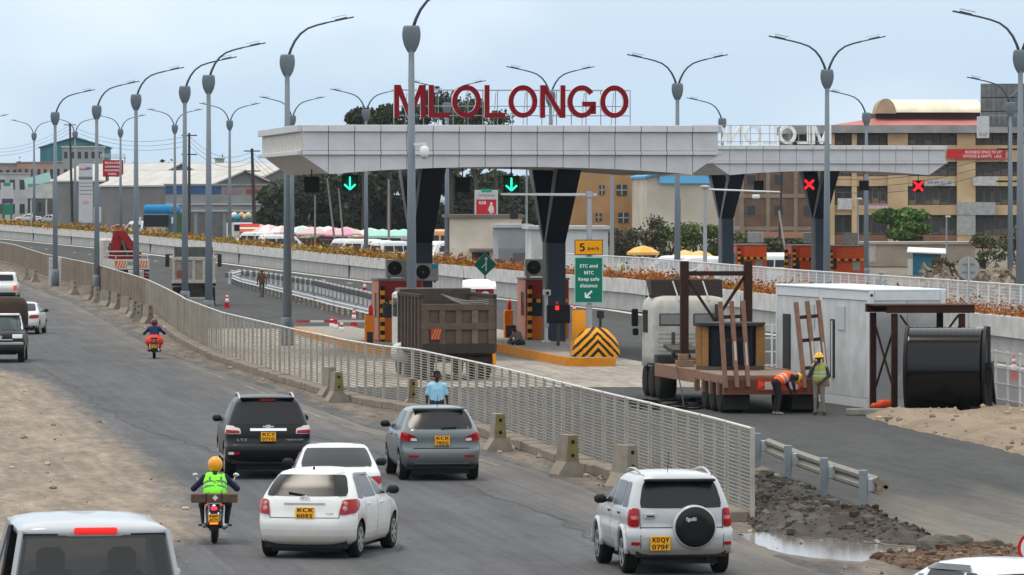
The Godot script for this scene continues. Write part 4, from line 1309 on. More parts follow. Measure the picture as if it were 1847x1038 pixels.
func motorcycle(called: String, label: String, at: Vector3, yaw: float, lines: Array, lit: bool) -> Node3D:
	var t := thing(called, label, "motorcycle", at, yaw)
	var black := paint(C(0.01, 0.01, 0.012), "")
	var trim := mat(C(0.015, 0.015, 0.015), 0.6)
	var steel := mat(C(0.4, 0.4, 0.4), 0.3, 0.8)
	for z in [0.62, -0.68]:
		var ty := mbs()
		var w := 0.055 if z > 0 else 0.045
		ty.lathe(V(-w, 0, 0), Vector3.RIGHT, [[0.22, 0.0], [0.27, 0.0], [0.30, w * 0.6], [0.305, w], [0.30, w * 1.4], [0.27, w * 2], [0.22, w * 2]], 26)
		var wh := part(t, "wheel", ty, rubber(), "", V(0, 0.305, z))
		part(wh, "rim", mbs().lathe(V(-0.03, 0, 0), Vector3.RIGHT, [[0.05, -0.03], [0.21, 0.0], [0.225, 0.01], [0.225, 0.05], [0.21, 0.06], [0.05, 0.09]], 24), steel)
	part(t, "rear_mudguard", mbs().tube([V(0, 0.66, 0.35), V(0, 0.68, 0.62), V(0, 0.62, 0.82), V(0, 0.45, 0.93)], [0.08, 0.09, 0.085, 0.07], 10), trim)
	part(t, "mud_flap", mb0().box(V(0, 0.36, 0.955), V(0.17, 0.22, 0.015), 0, 0.1), trim)
	part(t, "seat", mbs().cbox(V(0, 0.77, 0.32), V(0.28, 0.10, 0.72), 0.04), mat(C(0.02, 0.02, 0.02), 0.7))
	part(t, "tank", mbs().ell(V(0, 0.80, -0.2), V(0.16, 0.13, 0.28), 16, 10), black)
	part(t, "engine", mb0().cbox(V(0, 0.42, -0.05), V(0.28, 0.30, 0.42), 0.05).cbox(V(0, 0.3, -0.1), V(0.36, 0.12, 0.2), 0.03), steel)
	part(t, "swing_arm", mb0().bar(V(0.10, 0.36, 0.1), V(0.10, 0.305, 0.66), 0.04, 0.06).bar(V(-0.10, 0.36, 0.1), V(-0.10, 0.305, 0.66), 0.04, 0.06), trim)
	part(t, "shock_absorber", mb0().cyl(V(0.15, 0.36, 0.58), V(0.15, 0.68, 0.42), 0.03).cyl(V(-0.15, 0.36, 0.58), V(-0.15, 0.68, 0.42), 0.03), steel)
	part(t, "exhaust", mbs().tube([V(0.15, 0.30, -0.1), V(0.17, 0.28, 0.3), V(0.18, 0.33, 0.85)], [0.03, 0.05, 0.055], 10), steel)
	part(t, "fork", mb0().cyl(V(0.08, 0.305, -0.68), V(0.08, 0.95, -0.45), 0.025).cyl(V(-0.08, 0.305, -0.68), V(-0.08, 0.95, -0.45), 0.025), steel)
	part(t, "front_mudguard", mbs().tube([V(0, 0.5, -0.98), V(0, 0.63, -0.72), V(0, 0.55, -0.46)], [0.05, 0.07, 0.05], 8), black)
	part(t, "handlebar", mbs().tube([V(-0.40, 0.99, -0.38), V(-0.2, 1.02, -0.46), V(0.2, 1.02, -0.46), V(0.40, 0.99, -0.38)], 0.016, 8), trim)
	part(t, "headlamp", mbs().lathe(V(0, 0.90, -0.5), V(0, 0, -1), [[0.05, 0.0], [0.1, 0.05], [0.1, 0.1]], 14), black)
	for s in [-1.0, 1.0]:
		part(t, "mirror", mbs().cyl(V(0.28 * s, 1.0, -0.42), V(0.36 * s, 1.16, -0.42), 0.008, 0.008, 6).ell(V(0.37 * s, 1.18, -0.42), V(0.055, 0.04, 0.015), 12, 6), mat(C(0.5, 0.55, 0.6), 0.1, 0.6))
		part(t, "indicator", mbs().ell(V(0.13 * s, 0.70, 0.86), V(0.03, 0.025, 0.03), 8, 6), mat(C(0.6, 0.08, 0.03), 0.3))
		part(t, "footrest", mb0().cyl(V(0.12 * s, 0.30, 0.06), V(0.30 * s, 0.30, 0.06), 0.018), trim)
	part(t, "tail_light", mbs().ell(V(0, 0.645, 0.88), V(0.06, 0.045, 0.04), 12, 8), glow(C(1.0, 0.03, 0.05), 1.2) if lit else paint(C(0.5, 0.01, 0.01), ""))
	plate(t, V(0, 0.48, 0.975), 0.19, 0.14, lines, -0.15)
	if lit:
		part(t, "marker_light", mb0().box(V(0, 0.385, 0.985), V(0.15, 0.03, 0.015)), glow(C(1.0, 0.22, 0.02), 1.3))
		part(t, "lamp_studs", mbs().ell(V(-0.08, 0.565, 0.965), Vector3.ONE * 0.013, 8, 5).ell(V(0.08, 0.565, 0.965), Vector3.ONE * 0.013, 8, 5).ell(V(0, 0.705, 0.92), V(0.03, 0.012, 0.01), 8, 5), glow(C(0.45, 0.6, 1.0), 1.5))
	part(t, "carrier", mb0().bar(V(-0.12, 0.735, 0.4), V(-0.12, 0.735, 0.85), 0.02, 0.02).bar(V(0.12, 0.735, 0.4), V(0.12, 0.735, 0.85), 0.02, 0.02).bar(V(-0.12, 0.735, 0.85), V(0.12, 0.735, 0.85), 0.02, 0.02), steel)
	return t

# ---------------------------------------------------------------- toll canopies, lanes, islands, booths, signs
func letter_shape(ch: String, w: float, h: float, s: float) -> Array:      # polygons with the lower left corner at 0, 0
	var P := func(a: Array) -> PackedVector2Array:
		var r := PackedVector2Array()
		for k in range(0, a.size(), 2): r.append(Vector2(a[k], a[k + 1]))
		return r
	match ch:
		"L": return [P.call([0, 0, w, 0, w, s, s, s, s, h, 0, h])]
		"M":
			var m := w / 2
			return [P.call([0, 0, s, 0, s, h * 0.72, m - s * 0.42, 0, m + s * 0.42, 0, w - s, h * 0.72, w - s, 0, w, 0, w, h, w - s * 1.3, h, m, h * 0.24, s * 1.3, h, 0, h])]
		"N": return [P.call([0, 0, s, 0, s, h - s * 1.6, w - s * 1.12, 0, w, 0, w, h, w - s, h, w - s, s * 1.6, s * 1.12, h, 0, h])]
	var out := []
	var a0 := 0.0 if ch == "O" else 0.62
	var a1 := TAU if ch == "O" else TAU - 0.02
	var n := 40
	for k in n:
		var a := lerpf(a0, a1, float(k) / n)
		var b := lerpf(a0, a1, (k + 1.0) / n)
		var f := func(t: float, q: float) -> Vector2: return Vector2(w / 2 + cos(t) * (w / 2 - q), h / 2 + sin(t) * (h / 2 - q))
		out.append(PackedVector2Array([f.call(a, 0.0), f.call(b, 0.0), f.call(b, s), f.call(a, s)]))
	if ch == "G":
		out.append(P.call([w * 0.52, h * 0.36, w, h * 0.36, w, h * 0.5, w * 0.52, h * 0.5]))
		out.append(P.call([w - s, h * 0.12, w, h * 0.12, w, h * 0.36, w - s, h * 0.36]))
	return out

func name_letters(par: Node3D, base_y: float, z: float, x0: float, h: float, face: Material, side: Material, flip: bool) -> void:
	# positions along the row as measured: start, width
	var row := [["M", 0.0, 1.22], ["L", 1.34, 0.80], ["O", 2.24, 1.12], ["L", 3.50, 0.80], ["O", 4.43, 1.12], ["N", 5.66, 0.98], ["G", 6.73, 1.10], ["O", 8.00, 1.10]]
	var s := h * 0.152
	for r in row:
		var shape := letter_shape(r[0], r[2], h, s)
		var front := mb0()
		var body := mb0()
		var xf := Transform3D(Basis.IDENTITY, V(x0 + r[1], base_y, z))
		if flip: xf = Transform3D(Basis(Vector3.UP, PI), V(x0 - r[1], base_y, z))
		for poly in shape:
			body.prism(poly, xf, 0.24)
			front.prism(poly, xf.translated_local(V(0, 0, 0.035)), 0.03)
		var l := part(par, "letter", body, side)
		part(l, "letter_face", front, face)

func canopy(label: String, at: Vector3, W: float, depth: float, n: int, hi: float, stand: Array) -> Node3D:
	# hi: roof edge above ground. The fascia steps: cap, upper panels, ledge, lower panels whose foot is arched.
	var t := thing("toll_canopy", label, "canopy", at, YAW)
	var clad := mat(C(0.56, 0.56, 0.585), 0.42, 0.1, "metal", 0.15)
	var soffit := G(C(0.55, 0.53, 0.50), 0.7, 0.2)
	var seam := mat(C(0.03, 0.03, 0.035), 0.9)
	var h := W / 2
	var ledge := hi - 0.98
	var low := func(x: float) -> float: return hi - 1.60 - 0.38 * pow(absf(x) / h, 2.2)
	part(t, "core", mb0().mm(V(-h + 0.06, ledge - 0.1, -depth + 0.06), V(h - 0.06, hi - 0.04, -0.06)), seam)
	var inset := 1.05
	# underside, a shallow hull
	var hull := mb0()
	var edge := []
	var foot := []
	for k in 17:
		var u := k / 8.0 - 1.0
		edge.append(V(h * u, ledge - 0.06, -0.10))
		var x := (h - inset) * u
		foot.append(V(x, low.call(x) + 0.03, -0.22))
	for k in 16:
		var back := V(0, 0, -depth + 0.5)
		hull.quad(edge[k], edge[k + 1], foot[k + 1], foot[k])
		hull.quad(foot[k], foot[k + 1], foot[k + 1] + back, foot[k] + back)
		hull.quad(foot[k] + back, foot[k + 1] + back, edge[k + 1] + back * 1.02, edge[k] + back * 1.02)
	for e in [0, 16]:
		var back := V(0, 0, -depth + 0.5)
		hull.quad(edge[e], foot[e], foot[e] + back, edge[e] + back * 1.02)
	part(t, "underside", hull, soffit)
	var pw := W / n
	for k in n:
		var xa := -h + pw * k + 0.012
		var xb := xa + pw - 0.024
		var xm := (xa + xb) / 2
		part(t, "cap_panel", mb0().cbox(V(xm, hi - 0.13, -0.03), V(xb - xa, 0.26, 0.34), 0.012), mat(C(0.64, 0.64, 0.665), 0.42, 0.1, "metal", 0.15))
		var lean := 0.004 * rng.randfn()
		part(t, "fascia_panel", mb0().cbox(V(xm, (ledge + hi - 0.27) / 2, -0.03), V(xb - xa, hi - 0.28 - ledge, 0.05), 0.006, lean), clad)
		part(t, "ledge_panel", mb0().cbox(V(xm, ledge - 0.085, 0.02), V(xb - xa, 0.15, 0.26), 0.01), mat(C(0.60, 0.60, 0.625), 0.42, 0.1, "metal", 0.15))
		# lower panels: cut by the slanted ends
		var cut := func(x: float) -> float: return maxf(low.call(x), ledge - 0.17 - (h - absf(x)) / inset * (ledge - 0.17 - low.call(h - inset)))
		var p := PackedVector2Array([Vector2(xa, ledge - 0.175), Vector2(xa, minf(cut.call(xa), ledge - 0.19))])
		if xa < -h + inset and xb > -h + inset: p.append(Vector2(-h + inset, low.call(h - inset)))
		if xa < h - inset and xb > h - inset: p.append(Vector2(h - inset, low.call(h - inset)))
		p.append(Vector2(xb, minf(cut.call(xb), ledge - 0.19)))
		p.append(Vector2(xb, ledge - 0.175))
		part(t, "lower_panel", mb0().prism(p, Transform3D(Basis.IDENTITY, V(0, 0, -0.005)), 0.04), clad)
	part(t, "lower_core", mb0().mm(V(-h + 1.7, hi - 1.62, -0.2), V(h - 1.7, ledge - 0.1, -0.06)), seam)
	# end faces
	for sg in [-1.0, 1.0]:
		var m := int(depth / 8.0)
		for k in m:
			var za := -depth / m * k - 0.02
			var zb := -depth / m * (k + 1) + 0.02
			part(t, "end_panel", mb0().mm(V(sg * (h - 0.05), ledge, zb), V(sg * h, hi - 0.27, za - (0.06 if k == 0 else 0.0))), G(C(0.66, 0.64, 0.60), 0.6, 0.3))
			part(t, "end_cap", mb0().cbox(V(sg * (h + 0.0), hi - 0.13, (za + zb) / 2 - 0.12), V(0.34, 0.262, za - zb), 0.012), clad)
			part(t, "end_ledge", mb0().cbox(V(sg * (h + 0.02), ledge - 0.085, (za + zb) / 2 - 0.12), V(0.30, 0.152, za - zb), 0.01), clad)
	part(t, "roof", mb0().mm(V(-h + 0.1, hi - 0.06, -depth + 0.1), V(h - 0.1, hi - 0.03, -0.1)), mat(C(0.35, 0.35, 0.35), 0.9))
	# columns: a stem that parts into two arms along the road
	var navy := mat(C(0.016, 0.02, 0.034), 0.45)
	var grey := G(C(0.16, 0.165, 0.175), 0.6, 0.3)
	for c in stand:
		var col := Node3D.new()
		col.name = "column"
		t.add_child(col, true)
		col.position = V(c[0], 0, c[1])
		var tip := hi - 1.58
		part(col, "stem", mb0().mm(V(-0.40, 0, -0.55), V(0.36, 4.35, 0.55)), grey)
		part(col, "stem_cladding", mb0().mm(V(-0.30, 0.02, 0.553), V(0.40, 4.36, 0.60)).mm(V(0.363, 0.02, -0.55), V(0.40, 4.36, 0.552)), mat(C(0.032, 0.042, 0.062), 0.4))
		for sg in [1.0, -1.0]:
			var z0: float = 0.08 * sg
			var reach: float = 4.6 * sg
			var arm := mb0()
			var ra := PackedVector3Array([V(-0.40, 4.36, 0.55 * sg), V(0.40, 4.36, 0.55 * sg), V(0.40, 4.36, z0), V(-0.40, 4.36, z0)])
			var rb := PackedVector3Array([V(-0.44, tip, reach), V(0.50, tip, reach), V(0.50, tip, reach - 1.3 * sg), V(-0.44, tip, reach - 1.3 * sg)])
			arm.loft([ra, rb], true, true)
			part(col, "arm", arm, navy)
			var sidem := mb0()
			for q in [[ra[0] + V(-0.02, 0, 0), rb[0] + V(-0.02, 0, 0), rb[3] + V(-0.02, 0, 0), ra[3] + V(-0.02, 0, 0)]]:
				sidem.quad(q[0], q[1], q[2], q[3])
			part(col, "arm_side", sidem, grey)
	return t

func signal_head(label: String, x: float, y: float, d: float, state: int, s: float) -> void:
	# state 0 dark, 1 green arrow, 2 red cross
	var c := wp(x, y, d)
	var t := thing("lane_signal", label, "traffic signal", c, YAW * 0.5)
	var black := mat(C(0.008, 0.008, 0.009), 0.5)
	part(t, "housing", mb0().cbox(V(0, 0, -0.08), V(s, s, 0.16), 0.015), black if state != 1 else mat(C(0.006, 0.014, 0.012), 0.5))
	part(t, "hanger", mb0().cyl(V(0, s / 2, -0.08), V(0, s / 2 + 0.55, -0.08), 0.025, 0.025, 8), black)
	part(t, "visor", mb0().mm(V(-s / 2, s / 2 - 0.005, 0.0), V(s / 2, s / 2 + 0.01, 0.07)), black)
	var u := s / 0.6
	if state == 1:
		var m := mb0()
		m.bar(V(0, 0.235, 0.008) * u, V(0, -0.2, 0.008) * u, 0.06 * u, 0.012, V(0, 0, 1))
		m.bar(V(0.005, -0.255, 0.010) * u, V(-0.21, -0.055, 0.010) * u, 0.068 * u, 0.012, V(0, 0, 1))
		m.bar(V(-0.005, -0.255, 0.012) * u, V(0.21, -0.055, 0.012) * u, 0.068 * u, 0.012, V(0, 0, 1))
		part(t, "arrow_light", m, glow(C(0.04, 0.95, 0.62), 0.9))
	elif state == 2:
		var m := mb0()
		m.bar(V(-0.25, 0.25, 0.008) * u, V(0.25, -0.25, 0.008) * u, 0.12 * u, 0.012, V(0, 0, 1))
		m.bar(V(0.25, 0.25, 0.010) * u, V(-0.25, -0.25, 0.010) * u, 0.12 * u, 0.012, V(0, 0, 1))
		part(t, "cross_light", m, glow(C(1.0, 0.015, 0.03), 0.9))
	if state > 0:
		var l := OmniLight3D.new()
		l.name = "signal_light"
		l.light_color = C(0.1, 1.0, 0.7) if state == 1 else C(1, 0.05, 0.05)
		l.light_energy = 0.08
		l.light_size = 0.2
		l.omni_range = 30.0
		l.omni_attenuation = 2.0
		l.shadow_enabled = true
		l.position = V(0, 0, 0.15)
		t.add_child(l, true)

func stripes(par: Node3D, a: Vector3, b: Vector3, w: float, n: int) -> void:
	for i in n:
		part(par, "yellow_band" if i % 2 else "black_band", mb0().bar(a.lerp(b, float(i) / n), a.lerp(b, (i + 1.0) / n), w, w, V(0, 0, 1)), mat(C(0.72, 0.28, 0.01) if i % 2 else C(0.01, 0.01, 0.01), 0.5))

func ac_unit(label: String, at: Vector3, yaw: float, blue := false) -> void:
	var t := thing("air_conditioner", label, "air conditioner", at, yaw)
	part(t, "casing", mbs().smooth(false).cbox(V(0, 0.36, 0), V(1.0, 0.72, 0.36), 0.025), G(C(0.40, 0.39, 0.37), 0.5, 0.8))
	part(t, "fan_opening", mbs().lathe(V(-0.14, 0.37, 0.175), V(0, 0, 1), [[0.29, 0.0], [0.29, 0.012], [0.02, 0.014]], 28), mat(C(0.01, 0.01, 0.012), 0.6))
	var g := mbs()
	for r in [0.10, 0.17, 0.24, 0.29]:
		var ring := []
		for k in 25: ring.append(V(-0.14 + cos(TAU * k / 24) * r, 0.37 + sin(TAU * k / 24) * r, 0.20))
		g.tube(ring, 0.006, 4)
	part(t, "fan_guard", g, mat(C(0.06, 0.06, 0.07), 0.5))
	part(t, "fan_hub", mb0().lathe(V(-0.14, 0.37, 0.19), V(0, 0, 1), [[0.03, 0.0], [0.03, 0.014]], 10), mat(C(0.2, 0.2, 0.22), 0.5))
	if blue: part(t, "blue_label", mb0().mm(V(0.22, 0.5, 0.181), V(0.46, 0.68, 0.184)), mat(C(0.03, 0.32, 0.6), 0.5))
	part(t, "foot", mb0().mm(V(-0.4, -0.06, -0.15), V(-0.32, 0.0, 0.15)).mm(V(0.32, -0.06, -0.15), V(0.4, 0.0, 0.15)), mat(C(0.05, 0.05, 0.05), 0.6))

func booth(label: String, at: Vector3, w: float, h: float, dep: float, body: Color, sidec: Color, posts: bool) -> Node3D:
	# origin at the middle of the front wall's foot
	var t := thing("toll_booth", label, "toll booth", at, YAW)
	var b := mat(body, 0.5, 0.0, "metal", 0.4)
	var s := mat(sidec, 0.6, 0.0, "metal", 0.4)
	var win := mat(C(0.035, 0.045, 0.055), 0.06)
	var y1 := 0.95
	var y2 := h - 0.75
	part(t, "lower_wall", mb0().mm(V(-w / 2, 0, -dep), V(w / 2, y1, 0)), mat(C(0.62, 0.15, 0.015), 0.5, 0.0, "metal", 0.4))
	part(t, "upper_wall", mb0().mm(V(-w / 2, y2, -dep), V(w / 2, h, 0)), b)
	for sg in [-1.0, 1.0]:
		part(t, "corner_post", mb0().mm(V(sg * w / 2 - sg * 0.14, y1, -0.2), V(sg * w / 2, y2, 0)), b)
		part(t, "side_wall", mb0().mm(V(sg * w / 2, 0.02, -dep), V(sg * (w / 2 + 0.035), h - 0.02, -dep * 0.55)).mm(V(sg * w / 2, h - 0.5, -dep * 0.55), V(sg * (w / 2 + 0.035), h - 0.02, -0.004)).mm(V(sg * w / 2, 0.02, -dep * 0.55), V(sg * (w / 2 + 0.035), 0.95, -0.004)).mm(V(sg * w / 2, 0.95, -0.25), V(sg * (w / 2 + 0.035), h - 0.5, -0.004)), s)
		part(t, "side_window", mb0().mm(V(sg * w / 2 - 0.01, 0.96, -dep * 0.545), V(sg * w / 2 + 0.01, h - 0.51, -0.255)), win)
	part(t, "front_window", mb0().mm(V(-w / 2 + 0.15, y1, -0.10), V(w / 2 - 0.15, y2, -0.06)), win)
	part(t, "counter", mb0().mm(V(-w / 2 + 0.16, y1 - 0.04, -dep * 0.5), V(w / 2 - 0.16, y1, -0.02)), mat(C(0.3, 0.29, 0.28), 0.5))
	part(t, "roof", mb0().cbox(V(0, h + 0.045, -dep / 2), V(w + 0.12, 0.09, dep + 0.12), 0.02), G(C(0.24, 0.23, 0.22), 0.8, 0.4))
	if posts:
		var g := Node3D.new()
		g.name = "striped_guard"
		t.add_child(g, true)
		stripes(g, V(-w / 2 + 0.12, -0.1, 0.22), V(-w / 2 + 0.12, h - 0.2, 0.22), 0.17, 13)
		stripes(g, V(-w / 2 + 0.2, h - 0.85, 0.22), V(w / 2 - 0.05, h - 0.85, 0.22), 0.15, 8)
	return t

func toll() -> void:
	var o := gd(922.0, 212.0)
	var t := canopy("large grey panelled toll canopy carrying the red town name letters", o, 16.05, 18.5, 16, 8.98, [[-1.76, -15.3], [3.65, -14.7]])
	var red := mat(C(0.19, 0.003, 0.009), 0.5)
	var white := mat(C(0.60, 0.56, 0.55), 0.5)
	# town name, standing on the roof
	var n := thing("town_name_sign", "large red letters MLOLONGO standing in a row on the toll canopy roof", "sign", o + fwd(YAW) * 1.5 + V(0, 8.95, 0), YAW)
	name_letters(n, 0.33, 0.0, -4.34, 1.26, red, white, false)
	var fr := mat(C(0.30, 0.32, 0.33), 0.5, 0.5)
	for k in 17:
		var x := -4.31 + k * 0.575
		part(n, "frame_post", mb0().cyl(V(x, -0.05, -0.42), V(x, 1.42, -0.42), 0.018, 0.018, 6), fr)
	for y in [0.42, 0.78, 1.40]:
		part(n, "frame_rail", mb0().cyl(V(-4.3, y, -0.40), V(4.85, y, -0.40), 0.018 if y < 1.3 else 0.028, -1.0, 6), fr)
	for k in 8:
		var x := -3.8 + k * 1.15
		part(n, "frame_brace", mb0().cyl(V(x, -0.05, -1.2), V(x, 1.3, -0.44), 0.012, 0.012, 6), fr)
	# second canopy, further on, its name turned away
	var o2 := gd(1496.5, 350.0)
	o2.y = 0.5
	canopy("smaller-looking farther toll canopy over the red booths at the orange building", o2, 14.9, 14.0, 14, 9.0, [[-5.45, -7.0], [0.62, -7.0]])
	var n2 := thing("town_name_sign", "white backs of the town name letters on the farther canopy", "sign", o2 + fwd(YAW) * 1.2 + V(0, 9.0, 0), YAW)
	name_letters(n2, 0.10, -0.3, 0.35, 1.2, red, mat(C(0.85, 0.85, 0.85), 0.5), true)
	for k in 15:
		var x := -8.6 + k * 0.62
		part(n2, "frame_post", mb0().cyl(V(x, -0.05, 0.12), V(x, 1.3, 0.12), 0.02, 0.02, 6), fr)
	for y in [0.25, 0.75, 1.28]:
		part(n2, "frame_rail", mb0().cyl(V(-8.7, y, 0.12), V(0.2, y, 0.12), 0.02, -1.0, 6), fr)
	# lane signals
	signal_head("unlit black lane signal at the left end under the near canopy", 562, 333, 216.0, 0, 0.60)
	signal_head("green arrow lane signal nearest the left end of the near canopy", 631, 330, 216.0, 1, 0.62)
	signal_head("unlit black lane signal between the two dark columns", 834.5, 334, 216.0, 0, 0.58)
	signal_head("green arrow lane signal between the two dark columns", 922.5, 332, 216.0, 1, 0.62)
	signal_head("unlit black lane signal beside the left column of the farther canopy", 1369, 335, 352.0, 0, 0.62)
	signal_head("red cross lane signal beside the right column of the farther canopy", 1460, 333, 352.0, 2, 0.70)
	signal_head("unlit black lane signal in front of the yellow building piers", 1559, 335, 352.0, 0, 0.62)
	signal_head("red cross lane signal at the right end of the farther canopy", 1657, 336, 352.0, 2, 0.72)
	# surveillance dome on the tall lamp pole
	var cm := thing("dome_camera", "white dome camera on a bracket at the tallest lamp pole", "camera", wp(765, 272, 192.6), 0.0)
	part(cm, "bracket", mb0().bar(V(-0.36, 0.22, 0), V(0.02, 0.25, 0), 0.10, 0.08).cyl(V(0.0, 0.28, 0), V(0.0, 0.14, 0), 0.07), mat(C(0.66, 0.67, 0.68), 0.4))
	part(cm, "housing", mbs().lathe(V(0, -0.2, 0), Vector3.UP, [[0.12, 0.0], [0.155, 0.08], [0.165, 0.2], [0.14, 0.32], [0.06, 0.38]], 20), mat(C(0.72, 0.73, 0.75), 0.35))
	part(cm, "lens_dome", mbs().ell(V(0, -0.21, 0), V(0.11, 0.09, 0.11), 16, 8), mat(C(0.35, 0.36, 0.38), 0.1))
	# islands
	island("toll island with an orange kerb and a rounded nose, carrying the middle booth", gd(1071.0, 203.0), 1.9, 3.0, 46.0)
	island("orange-kerbed toll island half hidden behind the louvred fence and brown tipper", gd(706.0, 219.0), 1.7, 2.6, 34.0)
	booth("orange toll booth on the middle island behind the dark column", gd(987.0, 229.0, 0.35), 1.75, 2.45, 2.6, C(0.26, 0.03, 0.02), C(0.52, 0.23, 0.17), true)
	booth("orange toll booth beside the brown tipper, partly behind the tall lamp pole", gd(722.0, 226.0, 0.35), 1.75, 2.45, 2.6, C(0.26, 0.028, 0.02), C(0.52, 0.23, 0.17), true)
	ac_unit("air conditioner on the middle booth roof beside the column", gd(968.0, 229.8, 2.94), YAW)
	ac_unit("left of the two air conditioners above the tipper, behind the lamp pole", gd(717.0, 227.5, 2.94), YAW)
	ac_unit("right air conditioner above the tipper with a blue sticker", gd(768.0, 226.5, 2.80), YAW, true)
	# orange barrier machines and their arms
	barrier("orange barrier machine left of the booth with a red and white arm", gd(667.0, 221.0), true, 2.75)
	barrier("orange barrier machine on the middle island with its arm reaching to the tipper", gd(918.0, 232.0), true, 1.0)
	# camera post, light box and bollards of the middle island
	var cp := thing("camera_post", "pale post with a bullet camera in front of the dark column", "camera", gd(985.0, 224.0, 0.35), YAW)
	part(cp, "post", mb0().cyl(V(0, 0, 0), V(0, 1.9, 0), 0.075, 0.07), mat(C(0.50, 0.50, 0.50), 0.5))
	part(cp, "base_plate", mb0().cbox(V(0, 0.04, 0), V(0.34, 0.08, 0.34), 0.01), mat(C(0.50, 0.50, 0.50), 0.5))
	part(cp, "camera_body", mb0().cbox(V(0.02, 2.02, 0.05), V(0.26, 0.24, 0.55), 0.03), mat(C(0.62, 0.61, 0.60), 0.4))
	part(cp, "lens", mb0().lathe(V(0.02, 2.0, 0.325), V(0, 0, 1), [[0.07, 0.0], [0.07, 0.02], [0.02, 0.022]], 14), mat(C(0.02, 0.02, 0.02), 0.1))
	part(cp, "junction_box", mb0().cbox(V(0.0, 0.72, 0.09), V(0.2, 0.2, 0.08), 0.02), mat(C(0.4, 0.4, 0.4), 0.5))
	var lb := thing("display_box", "black lane display box with a red lamp in front of the column", "display", gd(1007.0, 219.0, 0.35), YAW)
	part(lb, "post", mb0().cyl(V(0, 0, 0), V(0, 1.0, 0), 0.07), mat(C(0.05, 0.05, 0.05), 0.5))
	part(lb, "housing", mb0().cbox(V(0, 1.25, 0), V(0.92, 0.72, 0.25), 0.02), mat(C(0.012, 0.01, 0.012), 0.4))
	part(lb, "red_lamp", mb0().cbox(V(-0.06, 1.5, 0.128), V(0.15, 0.17, 0.01), 0.004), glow(C(1.0, 0.04, 0.02), 0.7))
	part(lb, "beacon", mbs().lathe(V(-0.06, 1.61, 0), Vector3.UP, [[0.06, 0.0], [0.06, 0.1], [0.02, 0.15]], 12), mat(C(0.5, 0.02, 0.02), 0.3))
	for q in [["squat orange bollard column beside the sign pole on the middle island", 1044.5, 212.0, 1.55, 0.27]]:
		var bl := thing("bollard", q[0], "bollard", gd(q[1], q[2], 0.35), YAW)
		part(bl, "cylinder", mbs().lathe(Vector3.ZERO, Vector3.UP, [[q[4], 0.0], [q[4], q[3] - 0.03], [q[4] - 0.04, q[3]]], 20), mat(C(0.70, 0.26, 0.01), 0.5))
	var pb := thing("payment_post", "black payment reader post above the striped crash cushion", "machine", gd(1083.0, 206.5, 0.3), 0.1)
	part(pb, "post", mb0().cyl(V(0, 0, 0), V(0, 1.4, 0), 0.05), mat(C(0.03, 0.03, 0.03), 0.5))
	part(pb, "reader", mb0().cbox(V(0, 1.55, 0), V(0.27, 0.29, 0.16), 0.02), mat(C(0.015, 0.02, 0.02), 0.3))
	cushion()
	sign_gantry()
	# diamond merge sign
	var ds := thing("merge_sign", "green diamond sign with a white merging-lanes symbol", "sign", gd(875.0, 226.0), YAW * 0.4)
	var dsy := EYE - (477.5 - HY) * 226.0 / F
	var gm := mat(C(0.005, 0.155, 0.105), 0.45)
	part(ds, "post", mb0().cyl(V(0, 0, -0.05), V(0, dsy, -0.05), 0.04), mat(C(0.3, 0.31, 0.32), 0.5, 0.4))
	part(ds, "border", mb0().box(V(0, dsy, 0), V(0.68, 0.68, 0.02), 0, 0, PI / 4), mat(C(0.35, 0.55, 0.5), 0.5))
	part(ds, "face", mb0().box(V(0, dsy, 0.01), V(0.65, 0.65, 0.02), 0, 0, PI / 4), gm)
	var sym := mb0()
	for q in [[0.04, 0.25, 0.04, -0.27, 0.045], [-0.14, -0.13, 0.03, 0.05, 0.04], [0.04, 0.30, -0.02, 0.22, 0.035], [0.04, 0.30, 0.10, 0.22, 0.035]]:
		sym.bar(V(q[0], dsy + q[1], 0.024), V(q[2], dsy + q[3], 0.024), q[4], 0.006, V(0, 0, 1))
	part(ds, "symbol", sym, mat(C(0.75, 0.75, 0.75), 0.5))
	# cones
	cones()
	# far lanes: red booths, their striped posts and air conditioners
	for q in [["red far toll booth beside the left column of the farther canopy", 1356.0, 372.0, 2.0], ["red far toll booth in the middle of the farther canopy", 1456.0, 366.0, 2.0], ["red far toll booth with a side window right of the farther canopy column", 1527.0, 362.0, 2.3]]:
		var b := booth(q[0], gd(q[1], q[2], 0.55), q[3], 2.45, 2.4, C(0.58, 0.07, 0.018), C(0.45, 0.13, 0.10), true)
		part(b, "red_panel", mb0().mm(V(-q[3] / 2 + 0.5, 0.0, 0.002), V(q[3] / 2, 2.4, 0.03)), mat(C(0.64, 0.09, 0.02), 0.5, 0.0, "metal", 0.4))
		part(b, "small_window", mb0().mm(V(q[3] / 2 - 0.75, 0.9, 0.032), V(q[3] / 2 - 0.25, 1.6, 0.05)), mat(C(0.30, 0.30, 0.26), 0.2))
	for q in [["grey air conditioner on the far booth left of the raised barrier", 1363.0, 371.0], ["grey air conditioner on the middle far booth", 1464.0, 365.0], ["grey air conditioner on the right far booth", 1535.0, 361.0]]:
		ac_unit(q[0], gd(q[1], q[2], 3.2), YAW + PI * 0.9)
	var rb := thing("raised_barrier_arm", "raised white barrier arm leaning between the far red booths", "barrier", gd(1422.0, 368.0, 0.55), YAW)
	part(rb, "arm", mb0().bar(V(0, 0.9, 0), V(-0.62, 4.8, 0), 0.12, 0.06, V(0, 0, 1)), mat(C(0.6, 0.55, 0.52), 0.5))
	part(rb, "machine", mb0().cbox(V(0.05, 0.55, 0), V(0.4, 1.1, 0.4), 0.03), mat(C(0.7, 0.22, 0.01), 0.5))
